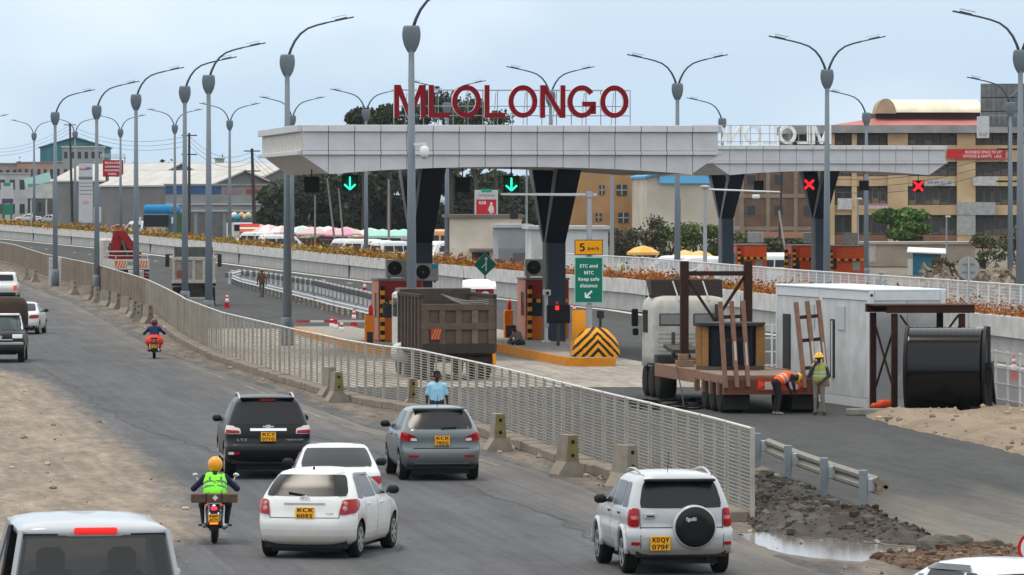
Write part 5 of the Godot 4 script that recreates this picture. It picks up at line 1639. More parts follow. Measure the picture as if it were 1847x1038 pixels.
	for q in [["yellow and black striped guard post by the left far booth", 1315.0, 372.0], ["yellow and black striped guard post beside the raised barrier", 1418.5, 364.0], ["yellow and black striped guard post by the right far booth", 1482.0, 360.0]]:
		var gpst := thing("guard_post", q[0], "bollard", gd(q[1], q[2], 0.5), 0.0)
		stripes(gpst, Vector3.ZERO, V(0, 2.3, 0), 0.24, 11)
	var ob := thing("bollard", "plain orange column standing behind the flower planters near the trailer frame", "bollard", gd(1281.0, 330.0, 0.3), 0.0)
	part(ob, "cylinder", mbs().lathe(Vector3.ZERO, Vector3.UP, [[0.15, 0.0], [0.15, 1.8], [0.12, 1.85]], 14), mat(C(0.72, 0.20, 0.01), 0.5))
	# T-shaped camera mast beyond
	var mast := thing("camera_mast", "grey camera mast with a white arm in front of the pale gable wall", "mast", gd(1272.0, 335.0), YAW)
	var mh := EYE - (340.0 - HY) * 335.0 / F
	part(mast, "pole", mb0().cyl(Vector3.ZERO, V(0, mh, 0), 0.14, 0.10), mat(C(0.36, 0.37, 0.38), 0.5, 0.3))
	part(mast, "cross_head", mbs().lathe(V(0, mh - 0.05, 0), Vector3.UP, [[0.1, 0.0], [0.3, 0.12], [0.3, 0.18], [0.1, 0.24]], 14), mat(C(0.4, 0.42, 0.43), 0.5))
	part(mast, "arm", mb0().cyl(V(0.2, mh - 0.06, 0), V(4.6, mh - 0.22, 0), 0.06, 0.045), mat(C(0.66, 0.67, 0.68), 0.4))
	part(mast, "camera", mb0().cbox(V(3.1, mh - 0.5, 0.1), V(0.42, 0.24, 0.5), 0.05), mat(C(0.66, 0.67, 0.68), 0.4))

func island(label: String, nose: Vector3, w0: float, w1: float, ln: float) -> void:
	# nose: middle of the front tip; the island runs away along the road
	var t := thing("toll_island", label, "traffic island", nose, YAW)
	var out := PackedVector2Array()          # x, away
	for k in 13:
		var a := PI * k / 12.0
		out.append(Vector2(cos(a) * w0 / 2, w0 * 0.45 - sin(a) * w0 * 0.45))
	out.append_array(PackedVector2Array([Vector2(-w0 / 2 - 0.1, 12.0), Vector2(-w0 / 2 - 0.1, ln), Vector2(w1 - w0 / 2, ln), Vector2(w1 - w0 / 2, 18.0)]))
	var xf := Transform3D(Basis(V(1, 0, 0), V(0, 0, -1), V(0, 1, 0)), V(0, 0.33, 0))
	part(t, "kerb", mb0().prism(out, xf, 0.34), G(C(0.66, 0.25, 0.02), 0.65, 0.5))
	var inn := Geometry2D.offset_polygon(out, -0.16)
	part(t, "paving", mb0().prism(inn[0], xf.translated(V(0, 0.006, 0)), 0.1), G(C(0.30, 0.28, 0.26), 0.9, 0.6))

func cushion() -> void:
	# bull-nosed crash cushion with chevrons
	var t := thing("crash_cushion", "rounded crash cushion with yellow and black chevrons at the island nose", "crash cushion", gd(1079.0, 204.0, 0.34), YAW)
	var mb := mbs()
	var w := 0.90
	var h := 1.08
	var n := 72
	var m := 40
	for i in n:
		for j in m:
			var q := []
			for e in [[0, 0], [1, 0], [1, 1], [0, 1]]:
				var u: float = (i + e[0]) / float(n) * 2.0 - 1.0
				var v: float = (j + e[1]) / float(m)
				var y := h * sin(v * PI / 2)
				var hw := w * pow(cos(v * PI / 2), 0.85)
				var a: float = u * PI / 2
				q.append(V(hw * sin(a), y, hw * cos(a) * 0.75 - 0.6))
			var c: Vector3 = (q[0] + q[2]) / 2
			var band := fposmod((c.y + absf(c.x) * 1.0) * 1.0 / 0.30 + 0.35, 1.0)
			mb.col(C(0.72, 0.29, 0.01) if band > 0.47 else C(0.012, 0.012, 0.012))
			mb.quad(q[0], q[3], q[2], q[1])
	part(t, "striped_shell", mb, vmat(0.45))
	part(t, "back", mb0().mm(V(-0.85, 0, -1.3), V(0.85, 0.55, -0.61)), mat(C(0.5, 0.2, 0.02), 0.6))

func sign_gantry() -> void:
	var t := thing("sign_pole", "grey pole with a long horizontal arm, carrying the yellow and green signs", "pole", gd(1063.0, 213.0, 0.35), YAW * 0.3)
	var grey := mat(C(0.40, 0.41, 0.42), 0.45, 0.4)
	var top := EYE - (345.0 - HY) * 213.0 / F - 0.35
	part(t, "pole", mb0().cyl(Vector3.ZERO, V(0, top, 0), 0.12, 0.10), grey)
	part(t, "arm", mb0().cyl(V(-3.4, top - 0.12, 0), V(0.28, top - 0.14, 0), 0.045, 0.06), mat(C(0.62, 0.64, 0.65), 0.4))
	part(t, "bracket", mb0().cbox(V(0, top - 0.12, 0), V(0.26, 0.3, 0.24), 0.03), grey)
	part(t, "camera", mb0().cbox(V(-2.9, top - 0.95, 0.0), V(0.3, 0.24, 0.4), 0.03).cyl(V(-2.9, top - 0.12, 0), V(-2.9, top - 0.85, 0), 0.02), mat(C(0.03, 0.03, 0.04), 0.4))
	var d := 212.7
	var a := thing("speed_sign", "orange-yellow sign reading 5 km/h on the pole over the green sign", "sign", wp(1062, 446.5, d), 0.03)
	part(a, "border", mb0().cbox(Vector3.ZERO, V(1.09, 0.585, 0.02), 0.006), mat(C(0.02, 0.02, 0.02), 0.5))
	part(a, "face", mb0().cbox(V(0, 0, 0.009), V(1.03, 0.53, 0.012), 0.004), mat(C(0.78, 0.33, 0.005), 0.45))
	txt(a, "lettering", "5", 0.30, mat(C(0.01, 0.01, 0.01), 0.5), V(-0.25, 0, 0.018), 0, 0.20)
	txt(a, "lettering", "km/h", 0.13, mat(C(0.01, 0.01, 0.01), 0.5), V(0.18, -0.05, 0.018), 0, 0.42)
	var g := thing("lane_sign", "tall green sign reading ETC and MTC Keep safe distance with an arrow", "sign", wp(1062, 505.5, d), 0.03)
	part(g, "border", mb0().cbox(Vector3.ZERO, V(1.09, 1.76, 0.02), 0.006), mat(C(0.30, 0.55, 0.48), 0.5))
	part(g, "face", mb0().cbox(V(0, 0, 0.009), V(1.03, 1.70, 0.012), 0.004), mat(C(0.005, 0.155, 0.105), 0.45))
	var ink := mat(C(0.75, 0.78, 0.76), 0.5)
	var rows := [["ETC and", 0.54, 0.68], ["MTC", 0.28, 0.36], ["Keep safe", 0.03, 0.80], ["distance", -0.22, 0.66]]
	for r in rows: txt(g, "lettering", r[0], 0.125, ink, V(0.0, r[1], 0.018), 0, r[2])
	var ar := mb0()
	ar.bar(V(0.12, -0.42, 0.02), V(-0.09, -0.63, 0.02), 0.07, 0.006, V(0, 0, 1))
	ar.bar(V(-0.125, -0.665, 0.022), V(-0.125, -0.48, 0.022), 0.06, 0.006, V(0, 0, 1))
	ar.bar(V(-0.125, -0.665, 0.024), V(0.06, -0.665, 0.024), 0.06, 0.006, V(0, 0, 1))
	part(g, "arrow", ar, ink)

func barrier(label: String, at: Vector3, arm: bool, reach: float) -> void:
	var t := thing("toll_barrier", label, "barrier", at, YAW)
	var org := mat(C(0.72, 0.20, 0.01), 0.5, 0.0, "metal", 0.5)
	part(t, "cabinet", mb0().cbox(V(0, 0.75, -0.2), V(0.36, 1.5, 0.4), 0.02), org)
	part(t, "dark_panel", mb0().mm(V(-0.12, 0.30, 0.002), V(0.12, 0.85, 0.012)), mat(C(0.03, 0.03, 0.04), 0.4))
	part(t, "beacon", mbs().lathe(V(0.05, 1.5, -0.2), Vector3.UP, [[0.09, 0.0], [0.09, 0.3], [0.05, 0.42]], 12), mat(C(0.5, 0.03, 0.03), 0.4))
	if arm:
		var n := 5
		for k in n:
			part(t, "arm_section", mb0().bar(V(-0.2 - reach * k / n, 1.28, 0.0), V(-0.2 - reach * (k + 1.0) / n, 1.28, 0.0), 0.06, 0.09, V(0, 1, 0)), mat(C(0.72, 0.70, 0.69), 0.4) if k != 2 and k != 4 else mat(C(0.5, 0.05, 0.05), 0.4))

func cones() -> void:
	var proto: Node3D = null
	var list := [[409, 556, "red and white traffic cone beside the white tipper lane"], [598, 605, "left cone of the three by the barrier arm"], [605.5, 607, "middle cone of the three by the barrier arm"], [616, 612, "right cone of the three by the barrier arm"], [638, 588, "lone cone behind the barrier arm near the guard rail"], [657.5, 528, "distant cone on the lane beyond the curved guard rail"], [1036, 580, "cone beyond the island behind the orange bollard column"], [1830, 686, "pink and white cone behind the fence at the right edge"]]
	for q in list:
		var at := gp(q[0], q[1])
		if proto == null:
			proto = thing("traffic_cone", q[2], "traffic cone", at, 0.0, "traffic cones on the toll lanes")
			part(proto, "base", mb0().cbox(V(0, 0.025, 0), V(0.40, 0.05, 0.40), 0.015), mat(C(0.42, 0.02, 0.025), 0.6))
			part(proto, "cone_body", mbs().lathe(V(0, 0.05, 0), Vector3.UP, [[0.16, 0.0], [0.035, 0.78], [0.02, 0.80]], 18), mat(C(0.60, 0.025, 0.035), 0.5))
			part(proto, "white_band", mbs().lathe(V(0, 0.33, 0), Vector3.UP, [[0.119, 0.0], [0.122, 0.002], [0.090, 0.20], [0.087, 0.202]], 18).lathe(V(0, 0.62, 0), Vector3.UP, [[0.074, 0.0], [0.077, 0.002], [0.062, 0.10], [0.058, 0.102]], 18), mat(C(0.70, 0.68, 0.68), 0.4))
		else:
			copy(proto, q[2], at, rng.randf() * 6.0)

# ---------------------------------------------------------------- lorries
func truck_wheel(par: Node3D, at: Vector3, r := 0.5, w := 0.28, tone := 0.10) -> void:
	var t := mbs()
	t.lathe(V(-w / 2, 0, 0), Vector3.RIGHT, [[r * 0.55, 0.0], [r * 0.9, 0.0], [r, w * 0.15], [r, w * 0.85], [r * 0.9, w], [r * 0.55, w]], 26)
	var o := part(par, "wheel", t, mat(C(0.03, 0.028, 0.026), 0.9, 0.0, "fine", 2.0), "", at)
	part(o, "rim", mbs().lathe(V(-w / 2 + 0.04, 0, 0), Vector3.RIGHT, [[r * 0.1, 0.03], [r * 0.3, 0.0], [r * 0.56, 0.02], [r * 0.57, w - 0.10], [r * 0.3, w - 0.08], [r * 0.1, w - 0.11]], 20), mat(C(tone, tone * 0.95, tone * 0.9), 0.7))

func flaps(t: Node3D, xa: float, xb: float, ya: float, yb: float, z: float) -> void:
	for s in [-1.0, 1.0]: part(t, "mud_flap", mb0().mm(V(xa * s, ya, z), V(xb * s, yb, z + 0.025)), mat(C(0.02, 0.02, 0.02), 0.8))

func trucks() -> void:
	brown_tipper()
	white_tipper()
	crane_truck()
	low_loader()

func brown_tipper() -> void:
	var at := gp(827, 688)
	var t := thing("tipper_truck", "brown rusty tipper with a red square on its tailgate at the toll lane", "truck", at, 0.165)
	var rust := G(C(0.125, 0.094, 0.078), 0.85, 0.5)
	var lite := G(C(0.17, 0.135, 0.112), 0.85, 0.7)
	var dark := G(C(0.05, 0.042, 0.038), 0.9, 0.5)
	var w := 2.5
	var y0 := 0.98
	var y1 := 2.95
	var L := 5.2
	part(t, "tailgate", mb0().mm(V(-w / 2, y0 + 0.1, -0.12), V(w / 2, y1 - 0.35, -0.04)), rust)
	for k in 5:
		var x := -w / 2 + 0.13 + k * (w - 0.26) / 4.0
		part(t, "tailgate_rib", mb0().cbox(V(x, (y0 + y1) / 2 - 0.15, 0.0), V(0.22, y1 - y0 - 0.5, 0.10), 0.015), lite if k == 3 else rust)
	for y in [y0 + 0.12, (y0 + y1) / 2 - 0.12, y1 - 0.45]:
		part(t, "tailgate_beam", mb0().cbox(V(0, y, 0.005), V(w, 0.22 if y > y0 + 0.2 else 0.34, 0.12), 0.015), dark if y < y0 + 0.2 else rust)
	part(t, "reflector_board", mb0().mm(V(-0.96, y0 + 0.42, 0.07), V(-0.61, y0 + 0.82, 0.085)), G(C(0.40, 0.05, 0.03), 0.5, 3.0))
	var hatch := mb0()
	for k in 3: hatch.bar(V(-0.93 + k * 0.1, y0 + 0.44, 0.088), V(-0.80 + k * 0.09, y0 + 0.78, 0.088), 0.05, 0.004, V(0, 0, 1))
	part(t, "reflector_stripe", hatch, mat(C(0.42, 0.16, 0.05), 0.5))
	for sg in [-1.0, 1.0]:
		part(t, "side_wall", mb0().mm(V(sg * (w / 2 - 0.06), y0, -L), V(sg * w / 2, y1 - 0.1, -0.13)), rust)
		for k in 7:
			part(t, "side_rib", mb0().mm(V(sg * w / 2, y0, -0.35 - k * 0.8), V(sg * (w / 2 + 0.09), y1 - 0.12, -0.2 - k * 0.8)), rust)
		part(t, "top_rail", mb0().cbox(V(sg * w / 2, y1 - 0.08, -L / 2 - 0.1), V(0.16, 0.12, L), 0.015), dark)
	part(t, "front_board", mb0().mm(V(-w / 2, y0, -L - 0.1), V(w / 2, y1 + 0.08, -L)), G(C(0.085, 0.07, 0.06), 0.85, 0.6))
	part(t, "cab_guard", mb0().mm(V(-w / 2, y1 - 0.02, -L - 1.1), V(w / 2, y1 + 0.11, -L - 0.01)), G(C(0.24, 0.19, 0.15), 0.85, 0.6))
	part(t, "floor", mb0().mm(V(-w / 2, y0 - 0.12, -L), V(w / 2, y0 + 0.1, -0.1)), dark)
	var mound := mbs()
	var rings := []
	for i in 9:
		var ring := PackedVector3Array()
		for k in 13:
			var x := (k / 6.0 - 1.0) * (w / 2 - 0.08)
			var z := -0.2 - i * (L - 0.4) / 8.0
			ring.append(V(x, y1 - 0.55 + 0.75 * (1 - pow(k / 6.0 - 1.0, 2.0)) * sin(PI * minf(i + 0.4, 8.0) / 8.6) * 0.15 + 0.12 * noise.get_noise_2d(x * 2.0, z * 2.0), z))
		rings.append(ring)
	mound.loft(rings, false, false, false)
	part(t, "cover_sheet", mound, G(C(0.055, 0.05, 0.046), 0.9, 1.0))
	for k in 4:
		var ln := []
		for i in 9: ln.append(V(lerpf(-0.5 + k * 0.1, 1.15, i / 8.0), y1 - 0.02 - 0.34 * sin(i / 8.0 * 2.2) * 0.7 - k * 0.06, -0.6 + 0.06 * k - 0.02 * i))
		part(t, "cover_strap", mb0().tube(ln, 0.016, 5), mat(C(0.24, 0.23, 0.22), 0.7))
	# cab
	var white := G(C(0.62, 0.62, 0.60), 0.5, 0.8)
	part(t, "cab", mb0().cbox(V(0, 1.95, -L - 1.25), V(2.45, 2.0, 1.9), 0.12), white)
	part(t, "cab_window", mb0().mm(V(-1.232, 2.05, -L - 1.9), V(-1.222, 2.7, -L - 0.8)), dark_glass())
	part(t, "wing_mirror", mb0().cbox(V(-1.45, 2.3, -L - 2.1), V(0.2, 0.5, 0.12), 0.03).bar(V(-1.22, 2.4, -L - 2.1), V(-1.42, 2.4, -L - 2.1), 0.04, 0.04), mat(C(0.03, 0.03, 0.03), 0.5))
	part(t, "side_tank", mbs().lathe(V(-1.2, 0.85, -L - 0.2), V(0, 0, 1), [[0.32, 0.0], [0.35, 0.04], [0.35, 1.1], [0.32, 1.14]], 18), white)
	part(t, "chassis", mb0().mm(V(-0.45, 0.75, -L - 2.0), V(0.45, 1.05, -0.2)).mm(V(-1.2, 0.62, -0.35), V(1.2, 0.82, -0.2)), dark)
	for z in [-1.35, -2.7, -L - 1.4]:
		for x in [-1.0, 1.0]: truck_wheel(t, V(x, 0.5, z), 0.5, 0.5 if z > -4.0 else 0.28)
	flaps(t, 0.75, 1.22, 0.25, 1.0, -0.6)
	part(t, "striped_corner", mb0().box(V(1.22, 0.75, 0.03), V(0.10, 0.9, 0.02), 0, 0, 0.06), mat(C(0.75, 0.30, 0.01), 0.5))
	# small red housing with a white hood beyond the tipper
	var d := 203.0
	var c := gd(862.0, d)
	var m := thing("kiosk_machine", "red cabinet with a rounded white hood showing above the tipper", "machine", c, 0.1)
	var my := EYE - (546.0 - HY) * d / F
	part(m, "cabinet", mb0().cbox(V(0.25, my / 2 + 0.2, 0), V(0.62, my + 0.75, 0.6), 0.03), mat(C(0.30, 0.012, 0.02), 0.5))
	part(m, "post", mb0().mm(V(-0.42, 0, -0.3), V(-0.1, my + 0.6, 0.2)), mat(C(0.5, 0.45, 0.42), 0.6))
	var hood := []
	for i in 10:
		var ring := PackedVector3Array()
		var u := i / 9.0
		for k in 15:
			var a := PI * k / 14.0
			ring.append(V(-0.55 + u * 1.18, my + 0.50 + sin(a) * 0.36 * (0.9 + 0.1 * sin(u * PI)) * (1.0 if u < 0.85 else 0.85), cos(a) * 0.42))
		hood.append(ring)
	part(m, "hood", mbs().loft(hood, true, true, false), mat(C(0.9, 0.9, 0.89), 0.35))
	part(m, "round_plate", mb0().lathe(V(0.24, my + 0.22, 0.302), V(0, 0, 1), [[0.19, 0.0], [0.19, 0.012], [0.02, 0.014]], 26), mat(C(0.70, 0.68, 0.67), 0.5))
	part(m, "key_hole", mb0().lathe(V(0.31, my + 0.27, 0.316), V(0, 0, 1), [[0.04, 0.0], [0.04, 0.006], [0.01, 0.008]], 12), mat(C(0.05, 0.05, 0.05), 0.5))

func white_tipper() -> void:
	var at := gp(349, 553)
	var t := thing("tipper_truck", "dirty white tipper seen from behind, waiting beyond the fence", "truck", at, 0.06)
	var white := G(C(0.46, 0.42, 0.38), 0.7, 0.7)
	var dark := mat(C(0.04, 0.036, 0.034), 0.9)
	var w := 2.5
	part(t, "tailgate", mb0().mm(V(-w / 2, 1.3, -0.1), V(w / 2, 2.75, -0.03)), G(C(0.31, 0.28, 0.25), 0.8, 0.7))
	part(t, "axle_box", mb0().mm(V(-0.75, 0.4, -1.5), V(0.75, 1.15, -0.36)), dark)
	for k in 5: part(t, "tailgate_rib", mb0().cbox(V(-1.15 + k * 0.575, 2.1, 0.0), V(0.17, 1.3, 0.11), 0.015), white)
	for y in [1.42, 2.72]: part(t, "tailgate_beam", mb0().cbox(V(0, y, 0.005), V(w + 0.04, 0.2, 0.12), 0.015), white)
	part(t, "reflector_board", mb0().mm(V(-0.95, 1.65, 0.02), V(-0.62, 2.05, 0.03)), G(C(0.30, 0.07, 0.04), 0.6, 3.0))
	for sg in [-1.0, 1.0]:
		part(t, "side_wall", mb0().mm(V(sg * (w / 2 - 0.06), 1.3, -4.8), V(sg * w / 2, 2.8, -0.11)), white)
		part(t, "wing_mirror", mb0().cbox(V(sg * 1.52, 2.55, -6.4), V(0.24, 0.75, 0.14), 0.03).bar(V(sg * 1.2, 2.9, -6.4), V(sg * 1.5, 2.9, -6.4), 0.05, 0.05), dark)
	part(t, "headboard", mb0().mm(V(-1.12, 2.5, -4.95), V(1.12, 3.35, -4.85)), G(C(0.10, 0.10, 0.105), 0.8, 0.6))
	part(t, "cab", mb0().cbox(V(0, 2.0, -6.0), V(2.4, 1.9, 1.8), 0.12), white)
	part(t, "floor", mb0().mm(V(-w / 2, 1.15, -4.8), V(w / 2, 1.3, -0.05)), dark)
	part(t, "chassis", mb0().mm(V(-0.45, 0.7, -6.5), V(0.45, 1.15, -0.15)).mm(V(-1.1, 0.5, -0.3), V(1.1, 0.75, -0.15)), dark)
	part(t, "bumper_bar", mb0().cbox(V(0, 0.45, -0.08), V(2.2, 0.14, 0.1), 0.02), mat(C(0.35, 0.33, 0.3), 0.6))
	flaps(t, 0.6, 1.2, 0.2, 1.1, -0.34)
	for z in [-1.2, -2.5, -6.0]:
		for x in [-0.98, 0.98]: truck_wheel(t, V(x, 0.5, z), 0.5, 0.5 if z > -4.0 else 0.28)

func crane_truck() -> void:
	var at := gp(237, 519)
	var t := thing("crane_truck", "white flatbed truck with a folded red loading crane behind its cab", "truck", at, 0.2)
	var white := G(C(0.60, 0.58, 0.55), 0.6, 0.7)
	var dark := mat(C(0.03, 0.03, 0.03), 0.9)
	var red := G(C(0.30, 0.018, 0.02), 0.45, 0.8)
	var w := 2.45
	part(t, "rear_gate", mb0().mm(V(-w / 2, 1.25, -0.08), V(w / 2, 1.95, 0.0)), white)
	for x in [-0.75, 0.75]: part(t, "striped_board", mb0().mm(V(x - 0.4, 1.38, 0.004), V(x + 0.4, 1.82, 0.02)), mat(C(0.55, 0.10, 0.02), 0.5))
	var hz := mb0()
	for x in [-0.75, 0.75]:
		for k in 4: hz.bar(V(x - 0.32 + k * 0.2, 1.40, 0.024), V(x - 0.14 + k * 0.18, 1.80, 0.024), 0.07, 0.004, V(0, 0, 1))
	part(t, "hazard_stripe", hz, mat(C(0.62, 0.5, 0.4), 0.5))
	part(t, "green_band", mb0().mm(V(-0.3, 1.55, 0.003), V(0.3, 1.78, 0.015)), mat(C(0.16, 0.26, 0.14), 0.6))
	for sg in [-1.0, 1.0]:
		part(t, "side_board", mb0().mm(V(sg * (w / 2 - 0.05), 1.25, -6.2), V(sg * w / 2, 1.95, -0.09)), white)
		part(t, "rack_rail", mb0().bar(V(sg * w / 2, 2.2, -0.1), V(sg * w / 2, 2.2, -6.0), 0.06, 0.06), white)
	part(t, "rack_headboard", mb0().bar(V(-w / 2, 2.45, -5.0), V(w / 2, 2.45, -5.0), 0.07, 0.1), white)
	part(t, "rack_frame", mb0().bar(V(-w / 2, 2.2, -0.05), V(w / 2, 2.2, -0.05), 0.06, 0.06).bar(V(-1.1, 1.9, -0.05), V(-1.1, 2.2, -0.05), 0.05, 0.05).bar(V(1.1, 1.9, -0.05), V(1.1, 2.2, -0.05), 0.05, 0.05), white)
	part(t, "deck", mb0().mm(V(-w / 2, 1.1, -6.3), V(w / 2, 1.26, -0.02)), dark)
	part(t, "cab", mb0().cbox(V(0, 2.2, -7.8), V(2.45, 2.3, 1.9), 0.15), white)
	part(t, "cab_rear_window", mb0().mm(V(-0.7, 2.5, -6.85), V(0.7, 3.0, -6.84)), dark_glass())
	part(t, "rear_bumper", mb0().mm(V(-1.2, 0.45, -0.2), V(1.2, 0.95, -0.05)), dark)
	# crane: pedestal, folded booms
	part(t, "crane_base", mb0().cbox(V(0.1, 1.9, -5.6), V(1.5, 1.2, 0.6), 0.05), red)
	var up := V(0, 0, 1)
	part(t, "crane_boom", mb0().bar(V(-0.6, 1.9, -5.5), V(-0.25, 3.6, -5.5), 0.7, 0.42, up), red)
	part(t, "crane_jib", mb0().bar(V(-0.05, 3.78, -5.3), V(1.25, 2.0, -5.3), 0.55, 0.36, up).bar(V(-0.6, 3.62, -5.42), V(0.2, 3.68, -5.42), 0.5, 0.4, up), red)
	part(t, "crane_ram", mb0().cyl(V(0.35, 2.2, -5.1), V(0.0, 3.2, -5.1), 0.08), mat(C(0.1, 0.1, 0.1), 0.4))
	part(t, "hose", mb0().tube([V(-0.7, 2.1, -5.2), V(-0.95, 2.7, -5.2), V(-0.75, 3.0, -5.2)], 0.05, 6), mat(C(0.03, 0.03, 0.03), 0.6))
	part(t, "wing_mirror", mb0().cbox(V(-1.45, 2.7, -8.3), V(0.2, 0.6, 0.12), 0.03).cbox(V(1.45, 2.7, -8.3), V(0.2, 0.6, 0.12), 0.03), dark)
	part(t, "chassis", mb0().mm(V(-0.45, 0.7, -8.3), V(0.45, 1.1, -0.2)), dark)
	for s in [-1.0, 1.0]: part(t, "tail_light", mb0().mm(V(0.85 * s, 0.72, -0.046), V(1.15 * s, 0.86, -0.03)), mat(C(0.4, 0.02, 0.02), 0.4))
	for z in [-1.4, -2.7, -7.7]:
		for x in [-0.98, 0.98]: truck_wheel(t, V(x, 0.5, z), 0.5, 0.5 if z > -4.0 else 0.28)

func low_loader() -> void:
	var yaw := 0.15
	var at := gp(1395, 747)
	var t := thing("low_loader_truck", "white lorry with a brown low-loader trailer, ramps raised, carrying a cable reel", "truck", at, yaw)
	var brown := G(C(0.28, 0.155, 0.11), 0.8, 0.7)
	var deck := G(C(0.24, 0.18, 0.145), 0.9, 0.6)
	var dark := mat(C(0.016, 0.015, 0.015), 0.9)
	var cream := G(C(0.50, 0.49, 0.46), 0.6, 0.6)
	var rusty := G(C(0.045, 0.022, 0.017), 0.8, 0.7)
	var w := 2.86
	# trailer
	part(t, "trailer_deck", mb0().mm(V(-w / 2 + 0.1, 0.92, -11.3), V(w / 2 - 0.1, 1.10, -0.05)), deck)
	for sg in [-1.0, 1.0]:
		part(t, "side_beam", mb0().mm(V(sg * (w / 2 - 0.12), 0.74, -11.4), V(sg * w / 2, 1.12, -4.6)).mm(V(sg * (w / 2 - 0.12), 0.86, -4.6), V(sg * w / 2, 1.10, -0.1)), brown)
		for k in 4:
			var a := mb0()
			a.bar(V(sg * w / 2 - sg * 0.03, 0.92, -4.45 + k * 1.18), V(sg * w / 2 - sg * 0.03, 0.52, -4.45 + k * 1.18), 0.22, 0.14, V(1, 0, 0))
			part(t, "wheel_bracket", a, brown)
	part(t, "rear_beam", mb0().mm(V(-w / 2, 0.55, -0.3), V(w / 2, 0.98, 0.0)), G(C(0.17, 0.07, 0.045), 0.8, 0.8))
	part(t, "rear_board", mb0().mm(V(-0.5, 0.66, 0.004), V(0.88, 1.04, 0.03)), G(C(0.42, 0.05, 0.02), 0.6, 1.0))
	part(t, "white_board", mb0().mm(V(-0.25, 0.70, 0.034), V(0.06, 0.92, 0.05)).mm(V(0.46, 0.70, 0.034), V(0.72, 0.9, 0.05)), G(C(0.55, 0.5, 0.48), 0.6, 3.0))
	for x in [-0.36, 0.80]:
		part(t, "orange_reflector", mb0().lathe(V(x, 0.84, 0.034), V(0, 0, 1), [[0.14, 0.0], [0.14, 0.014], [0.02, 0.016]], 3), mat(C(0.70, 0.08, 0.02), 0.4))
	for z in [-0.95, -2.15, -3.3]:
		for x in [-1.04, 1.04]: truck_wheel(t, V(x, 0.46, z), 0.46, 0.70, 0.12)
	flaps(t, 0.62, 1.4, 0.12, 0.75, -0.34)
	# raised ramps
	for q in [[-1.07, 0.0], [1.24, 0.04]]:
		var r := Node3D.new()
		r.name = "loading_ramp"
		t.add_child(r, true)
		r.position = V(q[0], 0.78, 0.06)
		r.rotation = V(-0.10, 0, 0.045 + q[1])
		for k in 3:
			part(r, "ramp_bar", mb0().cbox(V(-0.33 + k * 0.33, 1.22, 0), V(0.12, 2.5, 0.16), 0.012), brown)
		for y in [0.55, 1.35, 2.02]:
			part(r, "ramp_rung", mb0().cbox(V(0, y, -0.02), V(0.66, 0.10, 0.10), 0.01), rusty)
		part(r, "paint_strip", mb0().mm(V(-0.03, 0.75, 0.083), V(0.04, 1.3, 0.088)).mm(V(0.30, 0.6, 0.083), V(0.35, 1.25, 0.088)), G(C(0.6, 0.55, 0.52), 0.7, 4.0))
	# goal-post frame on the deck front
	var zf := -8.7
	part(t, "frame_post", mb0().mm(V(-1.1, 1.1, zf - 0.2), V(-0.86, 4.28, zf)), rusty)
	part(t, "frame_post", mb0().mm(V(0.86, 1.1, zf - 0.2), V(1.10, 4.28, zf)), rusty)
	part(t, "frame_beam", mb0().mm(V(-0.86, 3.84, zf - 0.16), V(0.86, 3.98, zf - 0.04)), rusty)
	part(t, "frame_brace", mb0().bar(V(-0.86, 3.7, zf - 0.1), V(0.35, 1.9, zf - 0.1), 0.08, 0.06, V(0, 0, 1)).bar(V(0.86, 3.8, zf - 0.1), V(-0.2, 2.2, zf - 0.1), 0.09, 0.06, V(0, 0, 1)), rusty)
	# tractor
	var zc := -11.6
	part(t, "tractor_frame", mb0().mm(V(-0.5, 0.75, -16.3), V(0.5, 1.05, -11.0)), dark)
	part(t, "fifth_wheel", mb0().mm(V(-0.6, 1.1, -12.6), V(0.6, 1.25, -11.0)).box(V(-0.5, 1.55, -11.9), V(0.9, 0.12, 0.8), 0.2, 0.2).cyl(V(-0.7, 1.25, -12.2), V(-0.7, 2.05, -12.2), 0.06).cyl(V(-0.2, 1.25, -12.2), V(-0.45, 1.75, -12.2), 0.08), G(C(0.09, 0.08, 0.07), 0.8, 1.0))
	var cab := mbs()
	var rings := []
	for q in [[0.95, 0.0, 0.0], [1.3, 0.0, 0.0], [2.75, 0.0, 0.0], [2.98, 0.05, 0.05], [3.10, 0.16, 0.16], [3.15, 0.4, 0.4]]:
		var ring := PackedVector3Array()
		var hw: float = 1.18 - q[1]
		var za: float = zc - 1.55 - q[2]
		var zb: float = zc - 3.6 + q[2]
		var r := 0.16
		for c in [[1, 1], [1, -1], [-1, -1], [-1, 1]]:
			for k in 5:
				var a0: float = {Vector2(1, 1): 0.0, Vector2(1, -1): -PI / 2, Vector2(-1, -1): PI, Vector2(-1, 1): PI / 2}[Vector2(c[0], c[1])]
				var a := a0 + PI / 2 - k * PI / 8.0
				ring.append(V(c[0] * (hw - r) + cos(a) * r, q[0], (za - r if c[1] > 0 else zb + r) + sin(a) * r))
		rings.append(ring)
	cab.loft(rings, true, true)
	part(t, "cab", cab, cream)
	var zr := zc - 1.54
	for x in [-0.52, 0.55]:
		var fr := part(t, "cab_rear_window", mb0().cbox(V(x, 2.42, zr), V(0.90, 0.38, 0.03), 0.012), mat(C(0.05, 0.05, 0.05), 0.7))
		part(fr, "pane", mb0().cbox(V(x, 2.42, zr + 0.012), V(0.82, 0.30, 0.02), 0.006), mat(C(0.20, 0.21, 0.21), 0.15))
	for k in 5: part(t, "cab_rib", mb0().mm(V(-1.0, 1.45 + k * 0.13, zr + 0.002), V(1.0, 1.47 + k * 0.13, zr + 0.014)), mat(C(0.36, 0.35, 0.33), 0.7))
